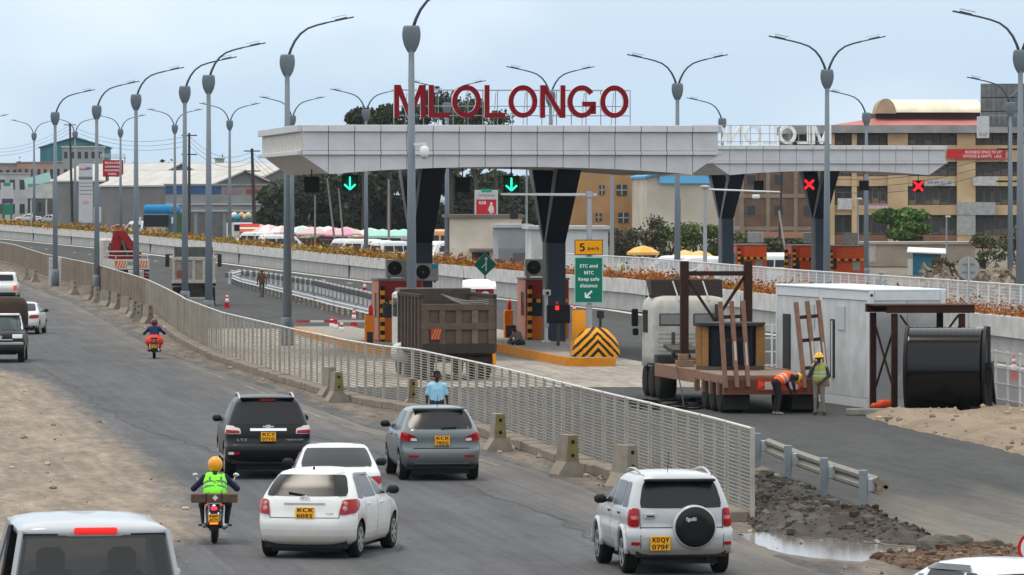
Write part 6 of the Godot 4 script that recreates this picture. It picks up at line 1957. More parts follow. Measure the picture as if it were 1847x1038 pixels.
	part(t, "air_deflector", mb0().bar(V(0, 3.12, zc - 2.2), V(0, 3.62, zc - 2.9), 2.3, 0.10).box(V(0, 3.36, zc - 2.15), V(2.25, 0.55, 0.06), 0, -0.25), G(C(0.035, 0.027, 0.024), 0.6, 1.0))
	part(t, "deflector_stay", mb0().cyl(V(-0.35, 3.0, zr + 0.03), V(-0.45, 3.6, zc - 2.1), 0.025, 0.025, 6).cyl(V(0.6, 3.0, zr + 0.03), V(0.5, 3.6, zc - 2.1), 0.025, 0.025, 6), cream)
	part(t, "air_intake", mb0().cyl(V(0.85, 1.2, zr + 0.2), V(0.85, 2.9, zr + 0.2), 0.11), mat(C(0.05, 0.05, 0.05), 0.7))
	part(t, "wing_mirror", mb0().cbox(V(-1.42, 2.45, zc - 3.4), V(0.2, 0.55, 0.14), 0.03).bar(V(-1.18, 2.6, zc - 3.4), V(-1.4, 2.6, zc - 3.4), 0.03, 0.03).cbox(V(-1.40, 2.0, zc - 3.4), V(0.18, 0.22, 0.12), 0.03), dark)
	part(t, "door_window", mb0().mm(V(-1.192, 2.0, zc - 3.3), V(-1.183, 2.7, zc - 2.4)), dark_glass())
	part(t, "battery_box", mb0().cbox(V(-0.75, 1.1, zc - 1.25), V(0.8, 0.5, 0.5), 0.03).cbox(V(0.75, 1.1, zc - 1.2), V(0.8, 0.5, 0.6), 0.03), mat(C(0.06, 0.055, 0.05), 0.8))
	for z in [-12.1, -13.3]:
		for x in [-0.95, 0.95]: truck_wheel(t, V(x, 0.5, z), 0.5, 0.52, 0.14)
	for x in [-1.02, 1.02]: truck_wheel(t, V(x, 0.5, zc - 3.1), 0.5, 0.28, 0.14)
	part(t, "mudguard", mb0().mm(V(-1.22, 1.02, -13.9), V(-0.72, 1.06, -11.5)).mm(V(0.72, 1.02, -13.9), V(1.22, 1.06, -11.5)).mm(V(-1.22, 0.4, zc - 2.4), V(-0.8, 1.0, zc - 2.36)), dark)
	# the reel on the deck
	var R := func(p: Vector3) -> Vector3: return at + Basis(Vector3.UP, yaw) * p
	var rc: Vector3 = R.call(V(-0.16, 1.10, -5.7))
	var reel := thing("cable_reel", "dark cable reel lying flat on the low-loader deck between yellow boards", "cable reel", rc, yaw)
	part(reel, "lower_flange", mb0().lathe(V(0, 0.0, 0), Vector3.UP, [[1.02, 0.0], [1.02, 0.1], [0.3, 0.1]], 36), G(C(0.11, 0.09, 0.075), 0.8, 0.8))
	part(reel, "upper_flange", mb0().lathe(V(0, 1.30, 0), Vector3.UP, [[1.0, 0.0], [1.04, 0.02], [1.04, 0.10], [0.3, 0.12]], 36), G(C(0.045, 0.045, 0.045), 0.7, 0.8))
	var prof := []
	for k in 18:
		prof.append([0.70, 0.1 + k * 0.0667])
		prof.append([0.735, 0.133 + k * 0.0667])
	part(reel, "cable_winding", mbs().lathe(Vector3.ZERO, Vector3.UP, prof, 40), mat(C(0.006, 0.008, 0.014), 0.45))
	var wood := G(C(0.36, 0.19, 0.075), 0.8, 1.0)
	for k in 13:
		var a := PI * 0.02 + PI * 0.96 * k / 12.0
		part(reel, "board", mb0().box(V(cos(a) * 0.97, 0.70, -sin(a) * 0.97), V(0.035, 1.18, 0.22), a), wood)
	for sg in [-1.0, 1.0]:
		for k in 2: part(reel, "board", mb0().box(V(sg * (0.96 - k * 0.16), 0.70, 0.06 + k * 0.2), V(0.035, 1.18, 0.2), -sg * 1.0), wood)
	# timber props and loose straps on the deck
	var tim := thing("timber_block", "short timber blocks under the steel post on the trailer deck", "timber", R.call(V(-0.95, 1.1, -8.3)), yaw)
	part(tim, "block", mb0().cbox(V(-0.1, 0.1, 0), V(0.55, 0.2, 0.25), 0.01).cbox(V(-0.15, 0.3, 0), V(0.3, 0.18, 0.2), 0.01), G(C(0.30, 0.20, 0.13), 0.85, 1.5))
	# slack cable from deck to ground
	var c := []
	for k in 12:
		var u := k / 11.0
		c.append(R.call(V(-1.46 - u * 0.45, lerpf(1.12, 0.03, u) + 0.12 * sin(u * PI), -7.6 + u * 3.9)))
	solo("slack_cable", mbs().tube(c, 0.022, 6), mat(C(0.02, 0.02, 0.02), 0.5), "thin black cable hanging from the low-loader's side down to the asphalt", "cable")
	var g := mbs()
	for s in 6:
		var run := []
		for k in 16:
			var px := 1120.0 + k * 12.0 + s * 4.0
			run.append(gp(px, 724.0 + s * 3.0 + 6.0 * noise.get_noise_2d(k * 0.5, s * 3.0), 0.03))
		g.tube(run, 0.03, 5)
	solo("ground_cables", g, mat(C(0.012, 0.012, 0.013), 0.6), "loose black cables lying on the asphalt beneath the low-loader lorry", "cables")

# ---------------------------------------------------------------- works beside the toll road
func site() -> void:
	# white site cabin, two modules
	var yaw := 0.216
	var o := gp(1568, 738)
	var t := thing("site_cabin", "white flat-roofed container cabin behind the low-loader's raised ramps", "cabin", o, yaw)
	var wall := G(C(0.60, 0.62, 0.64), 0.5, 0.22)
	var trim := mat(C(0.66, 0.68, 0.70), 0.45, 0.0, "metal", 0.4)
	var dark := mat(C(0.02, 0.022, 0.025), 0.5)
	var H := 3.45
	var mod := 5.25
	for m in 2:
		var z0 := -mod * m
		part(t, "wall_shell", mb0().mm(V(0.05, 0.15, z0 - mod + 0.06), V(2.3, H - 0.25, z0 - 0.05)), wall)
		for k in 5:
			var za := z0 - 0.16 - k * (mod - 0.32) / 5.0
			part(t, "wall_panel", mb0().mm(V(0.02, 0.30, za - (mod - 0.32) / 5.0 + 0.012), V(0.055, H - 0.30, za)), wall)
		for z in [z0 - 0.08, z0 - mod + 0.08]:
			for x in [0.08, 2.27]:
				part(t, "corner_post", mb0().cbox(V(x, H / 2, z), V(0.17, H, 0.17), 0.02), trim)
		for y in [0.14, H - 0.14]:
			part(t, "side_rail", mb0().mm(V(-0.005, y - 0.13, z0 - mod + 0.17), V(0.10, y + 0.13, z0 - 0.17)), trim)
		part(t, "roof", mb0().cbox(V(1.17, H + 0.03, z0 - mod / 2), V(2.42, 0.07, mod - 0.02), 0.02), mat(C(0.60, 0.66, 0.72), 0.5))
		for p in [[0.0, H - 0.12], [0.0, 0.12]]:
			part(t, "lifting_eye", mb0().lathe(V(0.08, p[1], z0 + 0.006), V(0, 0, 1), [[0.045, 0.0], [0.045, 0.004], [0.01, 0.005]], 10), dark)
	for x in [0.0, 1.0]:
		part(t, "end_panel", mb0().mm(V(0.17 + x * 1.02, 0.28, -0.05), V(1.17 + x * 1.0, H - 0.28, -0.02)), wall)
	for y in [0.14, H - 0.14]:
		part(t, "end_rail", mb0().mm(V(0.17, y - 0.13, -0.10), V(2.18, y + 0.13, 0.005)), trim)
	part(t, "door_slot", mb0().mm(V(-0.02, 0.8, -4.15), V(0.015, 2.55, -3.75)), dark)
	part(t, "lock_bar", mb0().cyl(V(-0.03, 0.8, -3.9), V(-0.03, 2.5, -3.9), 0.03), trim)
	part(t, "door_slot", mb0().mm(V(-0.02, 0.9, -9.6), V(0.015, 2.6, -8.8)), dark)
	for z in [-6.0, -2.6]:
		part(t, "wall_plate", mb0().mm(V(-0.012, 2.25, z - 0.85), V(0.018, 2.95, z)), mat(C(0.42, 0.46, 0.46), 0.4))
	# steel gantry on four legs
	var f := gp(1662, 743)
	var s := thing("steel_frame", "rusty brown steel frame with braced legs behind the black drum", "frame", f, 0.1)
	var rust := G(C(0.050, 0.020, 0.015), 0.8, 0.6)
	for x in [-0.78, 1.20]:
		for z in [0.0, -1.6]:
			part(s, "leg", mb0().cbox(V(x - (0.36 if z < 0 else 0.0), 1.42, z), V(0.17, 2.84, 0.2), 0.01), rust)
	part(s, "top_beam", mb0().mm(V(-1.0, 2.86, -0.15), V(1.55, 3.06, 0.15)).mm(V(-1.35, 2.86, -1.75), V(1.2, 3.06, -1.45)), rust)
	part(s, "top_plate", mb0().mm(V(-1.35, 3.062, -1.77), V(1.55, 3.10, 0.17)), G(C(0.07, 0.03, 0.022), 0.8, 0.6))
	part(s, "brace", mb0().bar(V(-0.62, 2.8, 0.02), V(-0.05, 2.0, 0.02), 0.06, 0.05, V(0, 0, 1)).bar(V(1.1, 2.8, 0.02), V(0.5, 2.0, 0.02), 0.06, 0.05, V(0, 0, 1)).bar(V(-0.75, 2.5, -0.1), V(-1.1, 0.6, -1.5), 0.05, 0.05).bar(V(-1.1, 2.5, -1.5), V(-0.75, 0.5, -0.1), 0.05, 0.05).bar(V(1.15, 2.5, -0.1), V(0.85, 0.6, -1.5), 0.05, 0.05), rust)
	# drum wrapped in black sheet
	var dr := thing("cable_drum", "big black ribbed drum standing on its rims in front of the steel frame", "drum", gp(1703, 750), -0.15)
	var pr := []
	var nrib := 26
	for k in nrib + 1:
		var z := -1.10 + 2.15 * k / nrib
		pr.append([1.225 + (0.02 if k % 2 else 0.0), z])
	var rings := mbs().lathe(V(0, 1.25, -1.2), V(1, 0, 0), pr, 56)
	var film := StandardMaterial3D.new()
	film.albedo_color = C(0.004, 0.0045, 0.0055).linear_to_srgb()
	film.roughness = 0.1
	film.metallic_specular = 0.36
	part(dr, "wrapped_winding", rings, film)
	for x in [-1.12, 1.12]:
		part(dr, "rim", mb0().lathe(V(x - 0.04, 1.26, -1.2), V(1, 0, 0), [[1.0, 0.0], [1.27, 0.0], [1.27, 0.09], [1.0, 0.09]], 48), mat(C(0.012, 0.012, 0.013), 0.5))
	part(dr, "rim_frame", mb0().bar(V(1.22, 2.5, -1.0), V(1.26, 1.5, -0.5), 0.1, 0.08).bar(V(1.26, 1.5, -0.4), V(1.30, 0.0, -0.2), 0.16, 0.1).mm(V(1.12, 0.9, -1.5), V(1.34, 1.5, -0.2)).bar(V(1.3, 1.4, -0.2), V(1.42, 0.0, -0.9), 0.12, 0.1), mat(C(0.012, 0.012, 0.013), 0.5))
	part(dr, "rim_leg", mb0().mm(V(0.75, 0.0, -0.3), V(1.32, 0.25, -0.1)), mat(C(0.012, 0.012, 0.013), 0.5))
	# back of a round traffic sign
	var rs := thing("round_sign", "grey back of a round traffic sign on a thin post above the black drum", "sign", gd(1748, 172.0), 0.15)
	var ry := EYE - (484.0 - HY) * 172.0 / F
	part(rs, "post", mb0().cyl(Vector3.ZERO, V(0, ry + 0.35, 0), 0.035), mat(C(0.42, 0.43, 0.43), 0.5, 0.4))
	part(rs, "disc", mb0().lathe(V(0, ry, -0.06), V(0, 0, 1), [[0.36, 0.0], [0.36, 0.012], [0.02, 0.014]], 36), mat(C(0.38, 0.375, 0.365), 0.6, 0.2, "metal", 0.8))
	part(rs, "clamp_bar", mb0().mm(V(-0.2, ry + 0.11, -0.04), V(0.2, ry + 0.14, -0.02)).mm(V(-0.2, ry - 0.14, -0.04), V(0.2, ry - 0.11, -0.02)), mat(C(0.2, 0.2, 0.2), 0.5))
	# sign at the right edge
	var re := thing("speed_limit_sign", "white round sign with a red rim, cut by the right edge above the car roof", "sign", gd(1866, 88.0), 0.2)
	var sy := EYE - (990.0 - HY) * 88.0 / F
	part(re, "post", mb0().cyl(V(0, -0.3, -0.03), V(0, sy + 0.2, -0.03), 0.03), mat(C(0.4, 0.4, 0.4), 0.5))
	part(re, "red_rim", mb0().lathe(V(0, sy, -0.01), V(0, 0, 1), [[0.265, 0.0], [0.265, 0.012], [0.02, 0.013]], 40), mat(C(0.5, 0.02, 0.025), 0.45))
	part(re, "face", mb0().lathe(V(0, sy, 0.004), V(0, 0, 1), [[0.215, 0.0], [0.215, 0.002], [0.02, 0.003]], 40), mat(C(0.68, 0.68, 0.68), 0.5))
	txt(re, "lettering", "50", 0.20, mat(C(0.015, 0.015, 0.015), 0.5), V(0, sy, 0.012), 0, 0.25)
	# sand and rubble
	heap("sand_heap", "pale loose sand spread beside the asphalt in front of the black drum", [[1560, 752], [1600, 742], [1700, 752], [1780, 744], [1860, 748], [2050, 760], [2100, 850], [1847, 822], [1760, 800], [1690, 786], [1620, 770]], 0.30, [C(0.36, 0.285, 0.21), C(0.27, 0.21, 0.155)], 0.22, 0.24)
	heap("gravel_heap", "dark grey gravel heap between the fence end and the guard rail", [[1362, 905], [1366, 870], [1400, 866], [1450, 880], [1500, 905], [1530, 925], [1500, 942], [1430, 945], [1370, 935]], 1.0, [C(0.04, 0.038, 0.034), C(0.09, 0.084, 0.074)], 0.13, 0.1)
	heap("rubble_heap", "brown and grey earth heap beside the puddle below the guard rail", [[1345, 948], [1362, 928], [1430, 932], [1490, 930], [1560, 940], [1650, 960], [1700, 985], [1640, 988], [1540, 978], [1440, 972], [1380, 968]], 0.95, [C(0.125, 0.115, 0.105), C(0.045, 0.03, 0.022)], 0.13, 0.1)
	heap("earth_bank", "strip of brown earth at the far side of the puddle near the corner car", [[1575, 1012], [1640, 1005], [1720, 992], [1800, 985], [1870, 1000], [1880, 1030], [1760, 1034], [1640, 1032]], 0.16, [C(0.17, 0.12, 0.085), C(0.10, 0.06, 0.038)], 0.10, 0.1)
	# puddle
	var pw := PackedVector2Array()
	var px := [[1335, 966], [1380, 964], [1440, 974], [1530, 982], [1620, 990], [1668, 996], [1700, 1002], [1640, 1006], [1590, 1010], [1555, 1020], [1480, 1014], [1420, 1006], [1370, 990], [1345, 978]]
	for i in px.size():
		var a := gp(px[i][0], px[i][1])
		var b := gp(px[(i + 1) % px.size()][0], px[(i + 1) % px.size()][1])
		for k in 5:
			var q := a.lerp(b, k / 5.0)
			pw.append(Vector2(q.x + 0.07 * noise.get_noise_2d(q.x * 3.0, q.z * 2.0), q.z + 0.3 * noise.get_noise_2d(q.x * 4.0 + 9.0, q.z * 2.0)))
	var wm := mb0()
	var ix := Geometry2D.triangulate_polygon(pw)
	for k in range(0, ix.size(), 3):
		wm.tri(V(pw[ix[k]].x, 0.045, pw[ix[k]].y), V(pw[ix[k + 1]].x, 0.045, pw[ix[k + 1]].y), V(pw[ix[k + 2]].x, 0.045, pw[ix[k + 2]].y))
	var bank := mb0()
	var mid := Vector2.ZERO
	for q in pw: mid += q / pw.size()
	for k in pw.size():
		var e := pw[(k + 1) % pw.size()]
		var o1 := (pw[k] - mid).normalized() * 0.3
		var o2 := (e - mid).normalized() * 0.3
		bank.quad(V(pw[k].x, 0.05, pw[k].y), V(e.x, 0.05, e.y), V(e.x + o2.x, -0.05, e.y + o2.y * 3.0), V(pw[k].x + o1.x, -0.05, pw[k].y + o1.y * 3.0))
	var water := mat(C(0.16, 0.15, 0.14), 0.10).duplicate()
	water.normal_enabled = true
	water.normal_texture = tx_bump
	water.normal_scale = 0.06
	water.uv1_triplanar = true
	water.uv1_world_triplanar = true
	water.uv1_scale = Vector3.ONE * 0.7
	structure("puddle_water", wm, water)
	structure("ground_mud", bank, G(C(0.15, 0.13, 0.11), 0.6, 2.0))
	# single stones that stand out
	for q in [["rounded stone on the asphalt edge near the concrete lump", 1737, 986, 0.19, C(0.16, 0.13, 0.105)], ["long grey concrete lump lying by the puddle's far end", 1705, 999, 0.30, C(0.12, 0.115, 0.105)], ["brown clod beside the long concrete lump", 1768, 1000, 0.20, C(0.11, 0.075, 0.05)], ["dark flat stone nearest the red-rimmed sign", 1794, 1003, 0.24, C(0.075, 0.07, 0.06)], ["pale stone on top of the gravel by the fence end", 1398, 872, 0.2, C(0.25, 0.23, 0.2)], ["grey block beside the first guard rail post", 1377, 862, 0.22, C(0.2, 0.18, 0.16)], ["brown clod at the puddle edge below the earth heap", 1585, 1013, 0.14, C(0.10, 0.055, 0.035)], ["stone in front of the black drum", 1748, 745, 0.2, C(0.34, 0.29, 0.23)]]:
		var p := gp(q[1], q[2])
		solo("stone", rock(p + V(0, q[3] * 0.35, 0), V(q[3] * (1.9 if "long" in q[0] else 1.1), q[3] * 0.75, q[3]), int(q[1])), mat(q[4], 0.95, 0.0, "grunge", 2.0), q[0], "stone")
	# tools by the cabin
	var tool := thing("orange_tool", "orange power tool and grey bucket on the ground at the cabin corner", "tool", gp(1600, 742), 0.4)
	part(tool, "motor_case", mbs().cbox(V(0, 0.18, 0), V(0.5, 0.3, 0.3), 0.06).cbox(V(-0.4, 0.14, 0.1), V(0.3, 0.2, 0.2), 0.05), mat(C(0.65, 0.08, 0.02), 0.5))
	part(tool, "handle", mb0().tube([V(0.2, 0.3, 0), V(0.45, 0.75, -0.2), V(0.6, 1.0, -0.3)], 0.025, 6), mat(C(0.4, 0.4, 0.4), 0.5))
	var bk := thing("bucket", "dark plastic drum by the cabin corner next to the orange tool", "bucket", gp(1578, 737) + V(0.1, 0, -0.1), 0.0)
	part(bk, "shell", mbs().lathe(Vector3.ZERO, Vector3.UP, [[0.27, 0.0], [0.28, 0.8], [0.25, 0.86]], 18), mat(C(0.05, 0.055, 0.065), 0.6))
	var slab := thing("kerb", "loose concrete kerb length under the steel frame's front legs", "kerb", gp(1590, 750), 0.1)
	part(slab, "kerb_stone", mb0().cbox(V(0.6, 0.1, 0), V(3.2, 0.2, 0.35), 0.03), G(C(0.26, 0.25, 0.23), 0.9, 0.6))
	guard_rails()

func rock(c: Vector3, r: Vector3, sd: int) -> MB:
	var mb := mb0()
	var rings := []
	for i in 7:
		var lat := -PI / 2 + PI * i / 6.0
		var ring := PackedVector3Array()
		for k in 10:
			var a := TAU * k / 10.0
			var d := V(cos(a) * cos(lat), sin(lat), sin(a) * cos(lat))
			ring.append(c + d * r * (1.0 + 0.28 * noise.get_noise_3dv(d * 1.6 + V(sd, 0, 0))))
		rings.append(ring)
	return mb.loft(rings)

func heap(called: String, label: String, px: Array, h: float, cs: Array, step: float, lump: float) -> void:
	var poly := PackedVector2Array()
	var lo := Vector2(1e9, 1e9)
	var hi := -lo
	for p in px:
		var g := gp(p[0], p[1])
		poly.append(Vector2(g.x, g.z))
		lo = lo.min(poly[-1])
		hi = hi.max(poly[-1])
	var nx := int((hi.x - lo.x) / step) + 2
	var sz := step * 2.0
	var nz := int((hi.y - lo.y) / sz) + 2
	var st := SurfaceTool.new()
	st.begin(Mesh.PRIMITIVE_TRIANGLES)
	st.set_smooth_group(-1)
	var P := []
	for j in nz:
		for i in nx:
			var q := lo + Vector2(i * step, j * sz)
			q += Vector2(rng.randf_range(-0.3, 0.3) * step, rng.randf_range(-0.3, 0.3) * sz)
			var d := 1e9
			for k in poly.size():
				d = minf(d, Geometry2D.get_closest_point_to_segment(q, poly[k], poly[(k + 1) % poly.size()]).distance_to(q))
			if not Geometry2D.is_point_in_polygon(q, poly): d = -d
			var y := -0.05
			if d > 0.0:
				var n := noise.get_noise_2d(q.x * 0.5, q.y * 0.22)
				y = h * (1.0 - exp(-d / (h * 1.5))) * (0.75 + 0.6 * n) + lump * h * noise.get_noise_2d(q.x * 2.4, q.y * 1.4) + 0.05 * rng.randf()
			P.append([V(q.x, y, q.y), (cs[0] as Color).lerp(cs[1], clampf(0.5 + 0.9 * noise.get_noise_2d(q.x * 0.45 + 5.0, q.y * 0.2) + 0.25 * rng.randfn() * 0.5, 0.0, 1.0))])
	for j in nz - 1:
		for i in nx - 1:
			var k := j * nx + i
			if P[k][0].y < 0.0 and P[k + 1][0].y < 0.0 and P[k + nx][0].y < 0.0 and P[k + nx + 1][0].y < 0.0: continue
			for v in [k, k + nx + 1, k + 1, k, k + nx, k + nx + 1]:
				st.set_color(P[v][1])
				st.add_vertex(P[v][0])
	st.generate_normals()
	solo(called, st.commit(), vmat(0.95, "fine", 1.5), label, called.replace("_", " ").split(" ")[1] if called != "earth_bank" else "earth", "", "stuff")
	# loose lumps on it
	var mm := mb0()
	var count := int((hi.x - lo.x) * (hi.y - lo.y) * (2.0 if lump > 0.2 else 22.0))
	for k in count:
		var q := Vector2(rng.randf_range(lo.x, hi.x), rng.randf_range(lo.y, hi.y))
		var i := clampi(int((q.x - lo.x) / step), 0, nx - 1)
		var j := clampi(int((q.y - lo.y) / sz), 0, nz - 1)
		var b: Vector3 = P[j * nx + i][0]
		if b.y < 0.0: continue
		var r := rng.randf_range(0.015, 0.05) * (1.0 + pow(rng.randf(), 4.0) * 2.0)
		mm.col((P[j * nx + i][1] as Color) * rng.randf_range(0.7, 1.5))
		var rings := []
		for a in 4:
			var lat := -PI / 2 + PI * a / 3.0
			var ring := PackedVector3Array()
			for e in 5:
				var w := TAU * e / 5.0 + q.x
				ring.append(b + V(cos(w) * cos(lat), sin(lat) * 0.7 + 0.2, sin(w) * cos(lat)) * r * rng.randf_range(0.75, 1.2))
			rings.append(ring)
		mm.loft(rings)
	solo(called.split("_")[0] + "_rubble", mm, vmat(0.95), "loose small stones scattered over the " + called.replace("_", " "), "rubble", "", "stuff")

func beam_rail(t: Node3D, pts: Array, y: float, m: Material, dir := 1.0) -> void:
	# corrugated guard rail: a W profile swept along the points
	var prof := [[-0.18, 0.0], [-0.13, 0.085], [-0.07, 0.085], [0.0, 0.015], [0.07, 0.085], [0.13, 0.085], [0.18, 0.0]]
	for i in range(0, pts.size() - 1, 1):
		var a: Vector3 = pts[i]
		var b: Vector3 = pts[i + 1]
		var n := (b - a).cross(Vector3.UP).normalized() * dir
		var ra := PackedVector3Array()
		var rb := PackedVector3Array()
		for p in prof:
			ra.append(a + V(0, y + p[0], 0) + n * p[1])
			rb.append(b + V(0, y + p[0], 0) + n * p[1])
		for p in range(6, -1, -1):
			ra.append(a + V(0, y + prof[p][0], 0) + n * (prof[p][1] - 0.008))
			rb.append(b + V(0, y + prof[p][0], 0) + n * (prof[p][1] - 0.008))
		part(t, "rail_section", mb0().loft([ra, rb], true, true), m)

func guard_rails() -> void:
	var zinc := mat(C(0.50, 0.51, 0.52), 0.42, 0.35, "metal", 0.6)
	var post := mat(C(0.24, 0.27, 0.29), 0.55, 0.3, "metal", 0.8)
	# the near one, cut off at the gravel
	var px := [[1366, 852], [1422, 878], [1487, 904], [1558, 930]]
	var pts := []
	for p in px: pts.append(gp(p[0], p[1]))
	var o: Vector3 = pts[0]
	var t := thing("guard_rail", "short galvanised guard rail ending above the gravel heap", "guard rail", o)
	var rel := []
	for p in pts: rel.append(p - o + V(0.26, 0, -0.1))
	rel.append(rel[-1] + (rel[-1] - rel[-2]).normalized() * 0.3)
	beam_rail(t, rel, 0.58, mat(C(0.24, 0.225, 0.20), 0.55, 0.3, "grunge", 0.8))
	for p in pts:
		part(t, "post", mb0().cbox(p - o + V(0, 0.42, 0), V(0.17, 0.92, 0.13), 0.012), post)
		part(t, "spacer", mb0().cbox(p - o + V(0.16, 0.58, -0.05), V(0.16, 0.26, 0.14), 0.012), mat(C(0.42, 0.46, 0.49), 0.5, 0.3))
	part(t, "rail_end", mb0().box(rel[-1] + V(0.06, 0.62, 0), V(0.30, 0.10, 0.03), 0, 0, -0.5).box(rel[-1] + V(0.06, 0.5, 0), V(0.26, 0.08, 0.03), 0, 0, 0.6), mat(C(0.22, 0.16, 0.10), 0.7))
	# the double one beyond, bulging at its far end
	var front := [[416, 513], [432, 520], [470, 530], [525, 545], [565, 556], [600, 566], [640, 576], [682, 587]]
	var back := [[416, 513], [436, 507], [470, 511], [530, 521], [575, 529], [620, 541], [660, 551], [690, 560]]
	var f := line_of(front)
	var b := line_of(back)
	o = f[0]
	t = thing("guard_rail", "long curved double guard rail beyond the fence by the man in brown", "guard rail", o)
	var fr := []
	for p in f: fr.append(p - o)
	beam_rail(t, fr, 0.62, mat(C(0.62, 0.64, 0.66), 0.4, 0.2, "metal", 0.6), -1.0)
	var br := []
	for p in b: br.append(p - o)
	beam_rail(t, br, 0.62, zinc, 1.0)
	for s in along(f, 3.6): part(t, "post", mb0().cbox(s[0] - o + V(0.1, 0.23, 0), V(0.16, 0.46, 0.16), 0.01), mat(C(0.16, 0.16, 0.155), 0.6))
	for s in along(b, 3.6):
		part(t, "post", mb0().cbox(s[0] - o + V(-0.12, 0.42, 0), V(0.16, 0.90, 0.14), 0.01), mat(C(0.60, 0.60, 0.59), 0.6))
		part(t, "spacer", mb0().cbox(s[0] - o + V(-0.30, 0.66, 0), V(0.26, 0.34, 0.3), 0.03), mat(C(0.12, 0.12, 0.12), 0.7))
	part(t, "red_reflector", mb0().mm(f[1] - o + V(0.9, 0.1, 0), f[1] - o + V(1.2, 0.5, 0.1)), mat(C(0.35, 0.02, 0.02), 0.5))
	heap("earth_strip", "dry brown earth and stones between the two curved guard rails", [[470, 524], [560, 536], [640, 552], [690, 566], [690, 584], [620, 568], [540, 548]], 0.12, [C(0.24, 0.20, 0.15), C(0.14, 0.10, 0.07)], 0.5, 0.2)

func lamp_post(label: String, base: Vector3, bulb_top: float, arms: Array, big: bool, group: String) -> void:
	var t := thing("street_lamp", label, "street lamp", base, YAW * 0.7, group)
	var T := bulb_top - base.y
	var grey := mat(C(0.13, 0.16, 0.19), 0.5, 0.15)
	var lite := mat(C(0.165, 0.195, 0.225), 0.5, 0.15)
	part(t, "pole", mbs().cyl(V(0, 0, 0), V(0, T - 0.85, 0), 0.20, 0.10, 14), lite)
	part(t, "sleeve", mbs().lathe(Vector3.ZERO, Vector3.UP, [[0.26, 0.0], [0.26, 1.15], [0.22, 1.2]], 16), lite)
	part(t, "access_door", mb0().mm(V(-0.09, 0.5, 0.24), V(0.09, 1.0, 0.272)), grey)
	part(t, "decorative_bulb", mbs().lathe(V(0, T - 0.96, 0), Vector3.UP, [[0.10, 0.0], [0.16, 0.07], [0.26, 0.27], [0.315, 0.5], [0.325, 0.68], [0.30, 0.87], [0.26, 0.95], [0.0, 0.96]], 22, 0.6), mat(C(0.14, 0.165, 0.19), 0.5, 0.1))
	for sg in arms:
		var p := []
		for q in [[0.07, -0.05], [0.16, 0.22], [0.32, 0.55], [0.55, 0.85], [0.86, 1.08], [1.25, 1.22], [1.65, 1.32]]: p.append(V(q[0] * sg, T + q[1], 0))
		var a := part(t, "arm", mbs().tube(p, [0.065, 0.06, 0.055, 0.05, 0.045, 0.042, 0.04], 8), mat(C(0.06, 0.075, 0.095), 0.5, 0.2))
		var h := mb0()
		h.bar(V(1.6 * sg, T + 1.31, 0), V(2.78 * sg, T + 1.56, 0), 0.30, 0.055)
		h.bar(V(2.0 * sg, T + 1.43, 0), V(2.5 * sg, T + 1.55, 0), 0.2, 0.05)
		part(a, "lamp_head", h, mat(C(0.06, 0.07, 0.085), 0.5))
		part(a, "solar_plate", mb0().bar(V(1.85 * sg, T + 1.52, 0), V(2.5 * sg, T + 1.66, 0), 0.26, 0.015), mat(C(0.30, 0.34, 0.38), 0.3))

